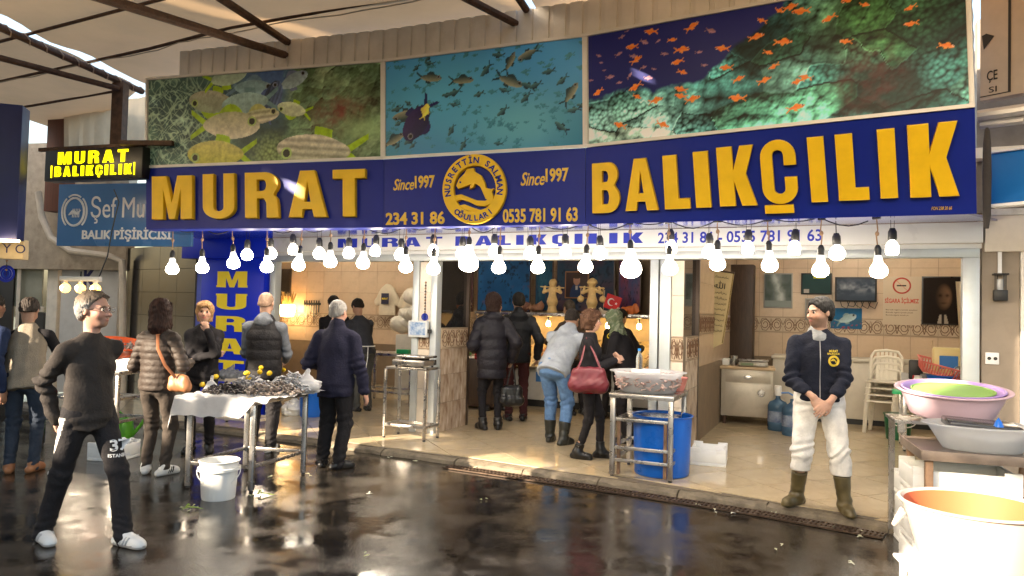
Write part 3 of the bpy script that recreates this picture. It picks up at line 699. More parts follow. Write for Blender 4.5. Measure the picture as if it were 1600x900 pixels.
for k in range(len(gpts)-1):
    a, b = gpts[k], gpts[k+1]; L = (b-a).length; n = round(L/GL); d = (b-a).normalized()
    for i in range(n):
        p = a+d*(L*i/n); o = link('drain_grate', gme, iron_m); nn = Vector((d.y, -d.x)); q = p+nn*gw
        o.location = (q.x, q.y, .0055); o.rotation_euler = (0, 0, math.atan2(d.y, d.x)); o.scale = (L/n/GL*.992, 1, 1)
        tag(o, f'rusty iron drain grate along the kerb, {ORD[gi]} one from the left', 'drain grate', 'grates in the gutter'); gi += 1

# ------------------------------------------------------------------ shop shell: back wall, side walls, ceiling, tiles
def wall_box(name, x0, x1, y0, y1, z0, z1, m): mb = MB(); mb.box(x0, x1, y0, y1, z0, z1); return struct(inshop(mb.obj(name, m, smooth=False)))
wall_back = wall_box('back_wall', -8.2, 7.7, BACKY, BACKY+.15, 0, 3.2, mat('wall_grout', (.2, .15, .1), .8))
wall_right = wall_box('side_wall', 7.55, 7.7, .05, BACKY, 0, 3.2, wtile_m)
part_mid = wall_box('partition_wall', 2.95, 3.05, 1.0, BACKY, 0, 3.2, _mats['wall_grout'])
left_wall = wall_box('left_side_wall', -8.15, -8.0, 2.6, BACKY, 0, 3.2, wtile_m)
ceil = wall_box('shop_ceiling', -8.2, 7.7, -.02, BACKY+.15, 3.2, 3.3, mat('ceiling_white', (.78, .74, .66), .7))
# tiles on the walls: shared meshes
_tm = {}
def tile_mesh(w, h, m, t=.008, key=None):
    k = (round(w, 4), round(h, 4), m.name)
    if k not in _tm: mb = MB(); mb.box(0, w-.004, -t, 0, 0, h-.004); _tm[k] = mb.mesh('wall_tile', bevel=.0012, seg=1); _tm[k].materials.append(m)
    return _tm[k]
def border_mesh(w, h, key='b'):
    k = (key, round(w, 3), round(h, 3))
    if k in _tm: return _tm[k]
    mb = MB(); mb.box(0, w-.004, -.009, 0, 0, h-.004); nb = len(mb.f)
    def sc(u, v): return (u*w, -.0105, v*h)
    for q in (0, 1):
        f = (lambda u: u) if not q else (lambda u: 1-u)
        spiral = [sc(f(.25+.2*math.cos(a)*(1-a/14)), .5+.34*math.sin(a)*(1-a/14)) for a in np.linspace(-.2, 9.5, 26)]; mb.tube(spiral, .006, 5)
        mb.tube([sc(f(.02), .5), sc(f(.12), .86), sc(f(.28), .88), sc(f(.42), .62), sc(f(.5), .5)], .0055, 5)
        mb.tube([sc(f(.06), .42), sc(f(.14), .14), sc(f(.3), .1), sc(f(.44), .36), sc(f(.5), .5)], .0055, 5)
    mb.tube([sc(.5, .14), sc(.56, .5), sc(.5, .86), sc(.44, .5), sc(.5, .14)], .006, 5)
    mb.tube([sc(.01, .95), sc(.985, .95)], .004, 4); mb.tube([sc(.01, .04), sc(.985, .04)], .004, 4)
    me = mb.mesh('border_tile'); me.materials.append(border_m); me.materials.append(orn_m)
    for i, p in enumerate(me.polygons): p.material_index = 0 if i < nb else 1
    _tm[k] = me; return me
def tile_wall(parent, x0, x1, y, rows, rz=0.0, m=wtile_m, tw=.36, org=None):
    """rows: list of (z0, z1, kind); tiles hang on the plane y facing local -y (or turned by rz about org)"""
    n = max(1, round((x1-x0)/tw)); w = (x1-x0)/n
    for z0, z1, kind in rows:
        for i in range(n):
            me = border_mesh(w, z1-z0) if kind == 'b' else tile_mesh(w, z1-z0, m)
            o = link('border_tile' if kind == 'b' else 'wall_tile', me, None, parent)
            if org is None: o.location = (x0+i*w, y, z0)
            else: o.location = (org[0]+math.cos(rz)*(x0+i*w), org[1]+math.sin(rz)*(x0+i*w), z0); o.rotation_euler = (0, 0, rz)
rows_r = [(1.0, 1.4, 't'), (1.4, 1.66, 'b'), (1.66, 2.06, 't'), (2.06, 2.46, 't'), (2.46, 2.86, 't')]
tile_wall(wall_back, 3.06, 7.5, BACKY, rows_r)
rows_l = [(.9, 1.2, 't'), (1.2, 1.5, 'b'), (1.5, 1.95, 't'), (1.95, 2.4, 't'), (2.4, 2.85, 't')]
tile_wall(wall_back, -7.8, .4, BACKY-.001, rows_l, tw=.46)
tile_wall(part_mid, 0, 3.6, 0, rows_r, rz=R(90), org=(3.05, 1.05))

# ------------------------------------------------------------------ shop front: posts, header, fascia, soffit, pillars
HZ = 2.25
front = thing('storefront', 'grey aluminium shop front frame with three open bays under the white fascia', 'storefront', F1, AL)
def fpart(name, m, *b, bevel=.004): mb = MB(); mb.box(*b); return mb.obj(name, m, front, bevel=bevel)
xl = -2.72; xr = 5.86
fpart('header', alu_m, xl, xr, -.06, .06, HZ, HZ+.085); 
fpart('header_panel', white_m, xl-.02, xr+.02, -.03, .05, HZ+.086, HZ+.134)
for a, b in ((xl, xl+.1), (-.36, -.27), (-.09, .0), (2.72, 2.81), (2.83, 2.95), (5.72, 5.86)):
    fpart('post', alu_m, a, b, -.062, .062, FL, HZ-.001)
# fascia with the second shop name
zf0, zf1 = HZ+.135, HZ+.33
fas = fpart('fascia', white_m, xl-.02, xr+.02, -.10, -.031, zf0, zf1)
x0, _ = SP(528, 380, -.10); x1, _ = SP(1005, 377, -.10)
_, za = SP(760, 392, -.1); _, zb = SP(760, 369, -.1)
zt0, zt1 = zf0+.035, zf0+.165
FASC = (x0, x1, zt0, zt1)
xa, _ = SP(1028, 376, -.1); xb, _ = SP(1284, 374, -.1)
lettering('234 31 86 - 0535 781 91 63', xa, xb, zt0, zt1-.005, -.1005, btext_m, fas, off=.02, thick=.003, split=True)
# tile panels of the two pillars
tile_wall(front, -.268, -.092, -.03, [(FL+.002, .62, 't'), (.62, 1.12, 't'), (1.12, 1.4, 'b'), (1.4, 1.85, 't'), (1.85, HZ-.01, 't')], m=mat('pale_tile', (.66, .58, .48), .2, var=.12, scale=5), tw=.18)
tile_wall(front, 2.955, 3.095, -.03, [(FL+.002, .62, 't'), (.62, 1.12, 't'), (1.12, 1.4, 'b'), (1.4, 1.85, 't'), (1.85, HZ-.01, 't')], m=_mats['pale_tile'], tw=.14)
for nm, x in (('pillar', .0), ('pillar', 3.10)):
    p = sthing('tiled_pillar_wall', 'low marble tiled side wall with dark mirror glass above, ' + ('left of the fish counter doorway' if x == 0 else 'right of the fish counter doorway'), 'wall', x, .0, 0)
    mb = MB(); mb.box(-.20, .0, .064, .80, 0, 1.40); mb.obj('core', _mats['wall_grout'], p)
    mb = MB(); mb.box(-.15, -.03, .066, .80, 1.401, HZ+.3); mb.obj('mirror_glass', glass_m, p)
    mb = MB(); mb.box(-.16, .012, .80, .86, 0, HZ+.3); mb.obj('edge_post', mat('bronze_frame', (.06, .04, .03), .4, .4), p, bevel=.004)
    # tiles turned to face along +x
    for z0, z1, kind in ((FL, .44, 't'), (.44, .80, 't'), (.80, 1.13, 't'), (1.13, 1.40, 'b')):
        n = 2 if kind == 't' else 2; w = .73/n
        for i in range(n):
            me = border_mesh(w, z1-z0) if kind == 'b' else tile_mesh(w, z1-z0, marble_m)
            o = link('border_tile' if kind == 'b' else 'wall_tile', me, None, p); o.location = (.001, .066+i*w, z0); o.rotation_euler = (0, 0, R(90))

# ------------------------------------------------------------------ the big sign: three blue panels with raised letters, three printed posters above
SB = [G(228, 358, 2.43), G(600, 355.5, 2.43), G(915, 350, 2.43), G(1527, 334, 2.43)]
SM = [G(228, 263, 3.12), G(600, 249, 3.12), G(915, 231, 3.12), G(1524, 168, 3.12)]
STp = [G(229, 122, 4.12), G(600, 93, 4.12), G(914, 53, 4.12), G(1516, -56, 4.12)]
class Panel:
    def __init__(s, bl, br, tl, tr):
        s.c = [Vector(q) for q in (bl, br, tl, tr)]; s.n = (s.c[1]-s.c[0]).cross(((s.c[2]+s.c[3])-(s.c[0]+s.c[1]))/2).normalized()
        if s.n.y > 0: s.n = -s.n
        s.w = (s.c[1]-s.c[0]).length; s.h = (s.c[2]-s.c[0]).length
    def S(s, u, v, d=0.0): return (s.c[0]*(1-u)+s.c[1]*u)*(1-v)+(s.c[2]*(1-u)+s.c[3]*u)*v+s.n*d
    def uv(s, px, py):
        p = onplane(px, py, (s.c[0]+s.c[1]+s.c[2]+s.c[3])/4, s.n); v = (p.z-s.c[0].z)/(s.c[2].z-s.c[0].z)
        a = s.S(0, v); b = s.S(1, v); return (p-a).dot(b-a)/(b-a).length_squared, v
    def slab(s, name, m, parent, u0=0, u1=1, v0=0, v1=1, d0=-.03, d1=0.0, bevel=.003):
        mb = MB(); nu, nv = 14, 4; vs = [s.S(u0+(u1-u0)*i/nu, v0+(v1-v0)*j/nv, d)-ORG for d in (d0, d1) for i in range(nu+1) for j in range(nv+1)]
        I = lambda q, i, j: q*(nu+1)*(nv+1)+i*(nv+1)+j; fs = []
        for q in (0, 1): fs += [(I(q, i, j), I(q, i+1, j), I(q, i+1, j+1), I(q, i, j+1))[::1 if q else -1] for i in range(nu) for j in range(nv)]
        for i in range(nu): fs += [(I(0, i, 0), I(0, i+1, 0), I(1, i+1, 0), I(1, i, 0)), (I(0, i+1, nv), I(0, i, nv), I(1, i, nv), I(1, i+1, nv))]
        for j in range(nv): fs += [(I(0, 0, j+1), I(0, 0, j), I(1, 0, j), I(1, 0, j+1)), (I(0, nu, j), I(0, nu, j+1), I(1, nu, j+1), I(1, nu, j))]
        mb.add(vs, fs); return mb.obj(name, m, parent, recalc=True)
    def warp(s, v, f, name, m, parent, u0, u1, v0, v1, d0, d1):      # map flat shapes (arrays) onto the panel
        lo, hi = v.min(0), v.max(0); out = []
        for p in v:
            a = (p[0]-lo[0])/(hi[0]-lo[0]); b = (p[1]-lo[1])/(hi[1]-lo[1]); c = (p[2]-lo[2])/max(1e-9, hi[2]-lo[2])
            out.append(s.S(u0+(u1-u0)*a, v0+(v1-v0)*b, d0+(d1-d0)*c)-ORG)
        mb = MB(); mb.v = [tuple(q) for q in out]; mb.f = f; return mb.obj(name, m, parent, ang=25, recalc=True)
    def px(s, v, f, name, m, parent, x0, x1, y0, y1, d0, d1):
        xm, ym = (x0+x1)/2, (y0+y1)/2; u0 = s.uv(x0, ym)[0]; u1 = s.uv(x1, ym)[0]; v0 = s.uv(xm, y1)[1]; v1 = s.uv(xm, y0)[1]
        return s.warp(v, f, name, m, parent, u0, u1, v0, v1, d0, d1)
sp = [Panel(SB[i], SB[i+1], SM[i], SM[i+1]) for i in range(3)]
pp = [Panel(SM[i], SM[i+1], STp[i], STp[i+1]) for i in range(3)]
def arc(cx, cy, rx, ry, a0, a1, n=14): return [(cx+rx*math.cos(R(a0+(a1-a0)*i/n)), cy+ry*math.sin(R(a0+(a1-a0)*i/n))) for i in range(n+1)]
GL_ = {
 'M': [[(0,0),(0,1),(.37,1),(.5,.40),(.63,1),(1,1),(1,0),(.71,0),(.71,.64),(.575,0),(.425,0),(.29,.64),(.29,0)]],
 'U': [[(0,1)]+arc(.5,.26,.5,.26,180,360)+[(1,1),(.65,1)]+arc(.5,.25,.15,.08,360,180)+[(.35,1)]],
 'R': [[(0,0),(0,1)]+arc(.58,.735,.41,.265,90,-40)+[(.86,.50),(.95,.42),(.98,.30),(1,0),(.64,0),(.63,.33),(.56,.42),(.36,.42),(.36,0)], [(.36,.59),(.36,.83)]+arc(.52,.71,.11,.12,90,-90)],
 'A': [[(0,0),(.31,1),(.69,1),(1,0),(.66,0),(.62,.17),(.38,.17),(.34,0)], [(.425,.33),(.575,.33),(.5,.75)]],
 'T': [[(.31,0),(.31,.80),(0,.80),(0,1),(1,1),(1,.80),(.69,.80),(.69,0)]],
 'B': [[(0,0),(0,1)]+arc(.58,.75,.37,.25,90,-40)+[(.82,.54)]+arc(.58,.28,.42,.28,48,-90), [(.38,.61),(.38,.83)]+arc(.5,.72,.1,.11,90,-90), [(.38,.17),(.38,.45)]+arc(.52,.31,.1,.14,90,-90)],
 'L': [[(0,0),(0,1),(.57,1),(.57,.19),(1,.19),(1,0)]],
 'I': [[(0,0),(0,1),(1,1),(1,0)]],
 'K': [[(0,0),(0,1),(.43,1),(.43,.62),(.63,1),(1,1),(.76,.53),(1,0),(.60,0),(.43,.40),(.43,0)]],
 'C': [[(1,.60),(1,.77)]+arc(.5,.74,.5,.26,5,180)+arc(.5,.26,.5,.26,180,355)+[(1,.42),(.65,.42),(.65,.25)]+arc(.5,.24,.15,.08,0,-180)+arc(.5,.76,.15,.08,180,0)+[(.65,.60)]],
}
def shape_arrays(loops, ext=.02, bev=.012):
    cu = bpy.data.curves.new('s', 'CURVE'); cu.dimensions = '2D'; cu.fill_mode = 'BOTH'; cu.extrude = ext; cu.bevel_depth = bev; cu.bevel_resolution = 1; cu.offset = -bev
    for lp in loops:
        sp_ = cu.splines.new('POLY'); sp_.points.add(len(lp)-1); sp_.use_cyclic_u = True
        for q, (x, y) in zip(sp_.points, lp): q.co = (x, y, 0, 1)
    o = bpy.data.objects.new('s', cu); col.objects.link(o); dg = bpy.context.evaluated_depsgraph_get(); dg.update()
    me = bpy.data.meshes.new_from_object(o.evaluated_get(dg)); bpy.data.objects.remove(o); bpy.data.curves.remove(cu)
    v = np.array([p.co[:] for p in me.vertices]); f = [tuple(p.vertices) for p in me.polygons]; bpy.data.meshes.remove(me); return v, f
def block_word(word, x0, x1, z0, z1, y, thick, m, parent, xf=None, gap=.22):
    Wd = {'M': 1.2, 'U': .9, 'R': .95, 'A': 1.0, 'T': .9, 'B': .9, 'L': .78, 'I': .42, 'K': .98, 'Ç': .9}; tot = sum(Wd[c] for c in word)+gap*(len(word)-1); k = (x1-x0)/tot; x = x0
    for c in word:
        v, f = shape_arrays(GL_['C' if c == 'Ç' else c], .02, 0.0); lo, hi = v.min(0), v.max(0); q = (v-lo)/(hi-lo); mb = MB(); mb.v = [(x+Wd[c]*k*a, y-thick*b_, z0+(z1-z0)*b) for a, b, b_ in q]; mb.f = f
        if c == 'Ç': mb.box(x+Wd[c]*k*.36, x+Wd[c]*k*.64, y-thick, y, z0-(z1-z0)*.2, z0-.001)
        o = mb.obj('letter', m, parent, smooth=False, recalc=True); x += (Wd[c]+gap)*k
        if xf: o.location = xf[0]; o.rotation_euler = (0, 0, xf[1])
_x0, _x1, _z0, _z1 = FASC
block_word('MURAT', _x0, _x0+(_x1-_x0)*.385, _z0+.01, _z1, -.1005, .003, btext_m, fas, gap=.30); block_word('BALIKÇILIK', _x0+(_x1-_x0)*.43, _x1, _z0+.01, _z1, -.1005, .003, btext_m, fas, gap=.30)
sign = thing('shop_sign', 'long navy blue shop sign with big raised yellow letters and fish emblem', 'shop sign', SB[1]); ORG = Vector(SB[1])
for i, p in enumerate(sp): p.slab('panel', navy_m, sign, .001, .999, 0, .999, -.12, 0)
for ch, x0, x1, y0, y1 in (('M',241,305,276,344),('U',321,371,273,343.5),('R',387,440,271,342),('A',455,515,268.5,341),('T',524,575,267,340)):
    v, f = shape_arrays(GL_[ch]); sp[0].px(v, f, 'letter', yellow_m, sign, x0, x1, y0, y1, .0, .055)
for ch, x0, x1, y0, y1 in (('B',922,966,248.5,331),('A',974,1026,243,327.5),('L',1036,1076,238.5,325),('I',1085,1109,234,323),('K',1122,1181,227,320.5),('C',1190,1246,218.5,318),
                           ('I',1265,1291,215.5,315),('L',1308,1356,211.5,312.5),('I',1373,1400,206,309.5),('K',1419,1495,199,307.5)):
    v, f = shape_arrays(GL_[ch]); sp[2].px(v, f, 'letter', yellow_m, sign, x0, x1, y0, y1, .0, .055)
v, f = shape_arrays(GL_['I']); sp[2].px(v, f, 'letter_bar', yellow_m, sign, 1196, 1241, 319.5, 332, 0, .05)
yp = mat('yellow_sign_print', (.74, .46, .03), .4, var=.05)
def ptext(pn, s, x0, x1, y0, y1, off=.03, shear=0, d=.006, m=None, name='lettering'):
    v, f = text_arrays(s, off=off, ext=.05, shear=shear); 
    xm, ym = (x0+x1)/2, (y0+y1)/2; u0 = pn.uv(x0, ym)[0]; u1 = pn.uv(x1, ym)[0]; v0 = pn.uv(xm, y1)[1]; v1 = pn.uv(xm, y0)[1]; lo, hi = v.min(0), v.max(0)
    for gv, gf in glyphs(v, f):
        a, b = (gv.min(0)-lo)/(hi-lo), (gv.max(0)-lo)/(hi-lo); pn.warp(gv, gf, 'small_letter', m or yp, sign, u0+(u1-u0)*a[0], u0+(u1-u0)*b[0], v0+(v1-v0)*a[1], v0+(v1-v0)*b[1], .0005, d)
ptext(sp[1], 'Since', 614, 647, 279, 297, .012, .35); ptext(sp[1], '1997', 648, 679, 274, 294, .03)
ptext(sp[1], 'Since', 814, 852, 269, 290, .012, .35); ptext(sp[1], '1997', 853, 889, 263, 284.5, .03)
ptext(sp[1], '234 31 86', 603, 695, 331, 351, .03); ptext(sp[1], '0535 781 91 63', 786, 903, 325, 347.5, .03)
ptext(sp[2], 'FON 238 20 66', 1455, 1487, 323, 328, .0, .3)
# round emblem
eu, ev = sp[1].uv(743, 296.5); er = .325
def emap(x, y, d): return sp[1].S(eu+x*er/sp[1].w, ev+y*er/sp[1].h, d)-ORG
def epart(v, f, name, m, d0, d1):
    lo, hi = v[:, 2].min(), v[:, 2].max(); mb = MB(); mb.v = [tuple(emap(q[0], q[1], d0+(d1-d0)*(q[2]-lo)/max(1e-9, hi-lo))) for q in v]; mb.f = f; return mb.obj(name, m, sign, ang=25, recalc=True)
v, f = shape_arrays([arc(0, 0, 1, 1.03, 0, 360, 63)[:-1], arc(.02, .0, .66, .68, 0, 360, 63)[:-1]], .05, .02); emb = epart(v, f, 'emblem_ring', yellow_m, .0, .05)
fish = [(-.56,.12),(-.48,.3),(-.3,.46),(-.22,.60),(0,.62),(.02,.52),(.22,.40),(.34,.18),(.38,.02),(.55,-.02),(.62,.0),(.56,-.1),(.60,-.24),(.46,-.34),(.36,-.3),(.28,-.12),(.2,.06),(.04,.16),(-.02,.04),(-.14,.0),(-.1,.14),(-.34,.06),(-.5,.02)]
v, f = shape_arrays([fish], .05, .015); fo = epart(v, f, 'emblem_fish', yellow_m, .0, .045)
v, f = shape_arrays([arc(-.42, .21, .03, .03, 0, 360, 12)[:-1]], .02, .0); epart(v, f, 'fish_eye', navy_m, .046, .049).parent = fo
wave = [(-.66,-.18),(-.4,-.14),(-.15,-.24),(.1,-.34),(.35,-.36),(.6,-.22),(.6,-.42),(.35,-.52),(.1,-.5),(-.15,-.38),(-.4,-.3),(-.58,-.36)]
v, f = shape_arrays([wave], .05, .012); epart(v, f, 'emblem_wave', yellow_m, .0, .045)
wave2 = [(-.52,-.48),(-.3,-.44),(-.05,-.54),(.2,-.62),(.42,-.56),(.34,-.68),(.1,-.74),(-.1,-.68),(-.3,-.58),(-.44,-.6)]
v, f = shape_arrays([wave2], .05, .012); epart(v, f, 'emblem_wave', yellow_m, .0, .042)
def ringtext(s, a0, a1, rad, size, flip=False):
    for i, ch in enumerate(s):
        if ch == ' ': continue
        a = R(a0+(a1-a0)*i/(len(s)-1)); v, f = text_arrays(ch, off=.03, ext=.05); c = (v.min(0)+v.max(0))/2; v = v-np.array((c[0], .36, 0)); v[:, :2] *= size
        th = a-math.pi/2 if not flip else a+math.pi/2; ca, sa = math.cos(th), math.sin(th); v = np.stack([v[:, 0]*ca-v[:, 1]*sa+rad*math.cos(a), v[:, 0]*sa+v[:, 1]*ca+rad*1.03*math.sin(a), v[:, 2]], 1)
        epart(v, f, 'ring_letter', navy_m, .0505, .054).parent = emb
ringtext('NUSRETTİN SALMAN', 188, -8, .83, .25); ringtext('OĞULLARI', 232, 308, .83, .23, True)

# printed posters: dense sheets with painted colours
def vn(x, y, seed=0):
    t = np.random.default_rng(seed).random((64, 64)); xi = np.floor(x).astype(int); yi = np.floor(y).astype(int); fx = x-xi; fy = y-yi; fx = fx*fx*(3-2*fx); fy = fy*fy*(3-2*fy)
    g = lambda a, b: t[a % 64, b % 64]; return (g(xi, yi)*(1-fx)+g(xi+1, yi)*fx)*(1-fy)+(g(xi, yi+1)*(1-fx)+g(xi+1, yi+1)*fx)*fy
def fbm(x, y, seed=0, o=4): return sum(vn(x*2**k, y*2**k, seed+k)*.5**(k+1) for k in range(o))/(1-.5**o)
def worley(x, y, seed=0):
    t = np.random.default_rng(seed).random((64, 64, 3)); xi = np.floor(x).astype(int); yi = np.floor(y).astype(int); best = np.full(x.shape, 9.0); cid = np.zeros(x.shape)
    for a in (-1, 0, 1):
        for b in (-1, 0, 1):
            q = t[(xi+a) % 64, (yi+b) % 64]; d_ = np.hypot(xi+a+q[..., 0]-x, yi+b+q[..., 1]-y); m = d_ < best; best = np.where(m, d_, best); cid = np.where(m, q[..., 2], cid)
    return best, cid
def relief(Hm, X, Y, k=.05):
    dx = np.gradient(Hm, axis=0)/np.maximum(np.gradient(X, axis=0), 1e-6); dy = np.gradient(Hm, axis=1)/np.maximum(np.gradient(Y, axis=1), 1e-6)
    return np.clip(.5+k*(dy*.9-dx*.4), .05, 1.35)
def mixc(c, k, col_): return c*(1-k[..., None])+np.array(col_)*k[..., None]
def draw_fish(C, X, Y, cx, cy, L, ang, body, fin, belly=None, hgt=.34, stripes=0, eye=True):
    L = L*1.18; hgt = hgt*.64
    ca, sa = math.cos(ang), math.sin(ang); x = ((X-cx)*ca+(Y-cy)*sa)/L; y = (-(X-cx)*sa+(Y-cy)*ca)/L
    hb = hgt*np.sqrt(np.clip(1-(x/.5)**2, 0, 1))*(1-.55*np.clip(x+.1, 0, 1)**.8*0-.5*np.clip(-x-.1, 0, 1))   # head to +x
    tail = (x < -.36) & (x > -.72) & (np.abs(y) < (-x-.33)*.62) & (np.abs(y) > (-x-.5)*.75)
    fin_ = (np.abs(x-.0) < .22) & (y > 0) & (y < hb+.12*np.clip(1-abs(1)*np.abs((x+.02)/.22)**2, 0, 1)) | (np.abs(x+.12) < .12) & (y < 0) & (y > -hb-.1)
    m1 = (tail | fin_); C[m1] = np.array(fin); m2 = (np.abs(y) < hb) & (np.abs(x) < .5)
    k = np.clip((y/np.maximum(hb, .01)+1)/2, 0, 1)[m2][:, None]; bl = np.array(belly if belly is not None else np.array(body)*1.6); cc = np.array(body)*k**.7+bl*(1-k**.7)
    if stripes: cc = cc*(.8+.25*np.sin(y[m2]*stripes)[:, None])
    C[m2] = cc*(.8+.4*fbm(X[m2]*70, Y[m2]*70, 77))[:, None]
    if eye:
        e = np.hypot(x-.36, y-.06) < .05; C[e] = (.01, .01, .01); e2 = (np.hypot(x-.36, y-.06) < .075) & ~e; C[e2] = np.array(fin)*.7+.1
posters = []; PK = (1.5, 1.8, 3.1)
def poster(i, paint, label, nx, ny):
    P_ = pp[i]; W = P_.w; u, v = np.meshgrid(np.linspace(0, 1, nx), np.linspace(0, 1, ny), indexing='ij'); X = u*W; Y = v*P_.h
    C = np.clip(paint(X, Y, W, P_.h)*PK[i], .002, .85)
    t = thing('reef_poster', label, 'poster', SM[i]); org = Vector(SM[i])
    mu, mv = .012, .03; U = mu+(1-2*mu)*u; V = mv+(1-2*mv)*v
    c = [np.array(q) for q in P_.c]; pts = (c[0]*(1-U)[..., None]+c[1]*U[..., None])*(1-V)[..., None]+(c[2]*(1-U)[..., None]+c[3]*U[..., None])*V[..., None]+np.array(P_.n)*.006-np.array(org)
    idx = np.arange(nx*ny).reshape(nx, ny); F = np.stack([idx[:-1, :-1], idx[1:, :-1], idx[1:, 1:], idx[:-1, 1:]], -1).reshape(-1, 4)
    me = np_mesh('print', pts.reshape(-1, 3), F); colour_mesh(me, C.reshape(-1, 3)); link('print', me, attr_mat('glossy_print', .3, .12), t)
    global ORG; ORG = org
    fr = mat('white_frame', (.66, .62, .58), .4, var=.05); P_.slab('backing', fr, t, .004, .996, .005, .995, -.03, .003, bevel=0)
    for q in ((0, 1, 0, .028), (0, 1, .972, 1), (0, .011, .0285, .9715), (.989, 1, .0285, .9715)): P_.slab('frame', fr, t, q[0]+.0008, q[1]-.0008, q[2]+.001, q[3], .0035, .02, bevel=.002)
def paint1(X, Y, W, Hh):
    n1 = fbm(X*3, Y*3, 1); C = np.zeros(X.shape+(3,))+np.array((.02, .045, .05)); C = mixc(C, np.clip(n1*1.8-.55, 0, 1), (.07, .14, .11))
    C = mixc(C, np.exp(-((X-W*.58)/.45)**2-((Y-Hh)/.35)**2)*.9, (.05, .1, .26))
    # fern coral on the left
    wx = X+.12*fbm(X*4, Y*4, 3); wy = Y+.12*fbm(X*4, Y*4, 9)
    for q, (sx, sy, a) in enumerate(((38, 9, .9), (9, 40, .4), (30, 14, -.7))):
        xr_ = wx*math.cos(a)-wy*math.sin(a); yr_ = wx*math.sin(a)+wy*math.cos(a); r_ = np.abs(vn(xr_*sx, yr_*sy*.45, 20+q)-.5); C = mixc(C, np.clip(1-r_*13, 0, 1)*np.clip(1.3-X/(W*.34), 0, 1), (.26, .38, .28))
    d_, ci = worley(X*9, Y*9, 5); m = np.clip((X-W*.62)/.2, 0, 1)*np.clip(1.2-d_*1.3, 0, 1); base = np.stack([.10+.2*ci*n1, .17+.15*ci, .08+.1*ci], -1); dB, _ = worley(X*2.4+.5*n1, Y*2.4, 15); Hm = .5*np.sqrt(np.clip(1-dB**2, 0, 1))+.16*np.sqrt(np.clip(1-d_**2, 0, 1))+.16*fbm(X*13, Y*13, 8); m = np.clip((X-W*.60)/.15, 0, 1)
    C = C*(1-m[..., None])+base*m[..., None]*(1.25*relief(Hm, X, Y, .13)*np.clip(1.45-dB*1.1, .1, 1.2))[..., None]
    blob = np.exp(-((X-W*.83)/.3)**2-((Y-Hh*.5)/.22)**2); C = mixc(C, np.clip(blob*1.4*fbm(X*13, Y*13, 17), 0, 1), (.13, .035, .03))
    C = mixc(C, np.exp(-((X-W*.95)/.3)**2-((Y-Hh*.3)/.13)**2)*.8, (.22, .32, .15))
    b2 = np.clip(1.4-np.hypot((X-W*.56)/.33, (Y-.02)/.33)*1.3, 0, 1); d2, _ = worley(X*28, Y*28, 6); C = C*(1-b2[..., None])+(np.array((.19, .27, .1))*(1.1-d2)[..., None])*b2[..., None]
    ys = (.22, .34, .01); gb = (.27, .27, .17)
    draw_fish(C, X, Y, W*.48, Hh*.82, .42, -.1, (.13, .21, .24), (.08, .14, .2), hgt=.3); draw_fish(C, X, Y, W*.65, Hh*.88, .3, .4, (.15, .2, .22), (.1, .12, .2)); draw_fish(C, X, Y, W*.56, Hh*.7, .34, 1.2, (.02, .03, .06), (.05, .08, .2), (.1, .15, .3), .42, 60)
    draw_fish(C, X, Y, W*.29, Hh*.70, .5, 3.0, (.19, .23, .16), ys, (.28, .27, .2)); draw_fish(C, X, Y, W*.44, Hh*.66, .5, 3.2, (.16, .24, .24), (.1, .18, .2), hgt=.32)
    draw_fish(C, X, Y, W*.64, Hh*.56, .3, 2.9, (.3, .33, .22), ys); draw_fish(C, X, Y, W*.50, Hh*.5, .44, .1, (.34, .35, .2), (.3, .3, .1), (.5, .45, .38), .25, 55)
    draw_fish(C, X, Y, W*.38, Hh*.42, .62, -.05, gb, ys, (.52, .47, .38), .33); draw_fish(C, X, Y, W*.31, Hh*.1, .62, 3.1, (.30, .29, .04), ys, (.42, .38, .12), .33); draw_fish(C, X, Y, W*.73, Hh*.1, .75, 3.05, (.3, .3, .2), ys, (.5, .46, .38), .3, 70)
    draw_fish(C, X, Y, W*.37, Hh*.98, .4, .2, (.2, .26, .2), ys)
    return C*(.6+.8*fbm(X*26, Y*26, 30))[..., None]
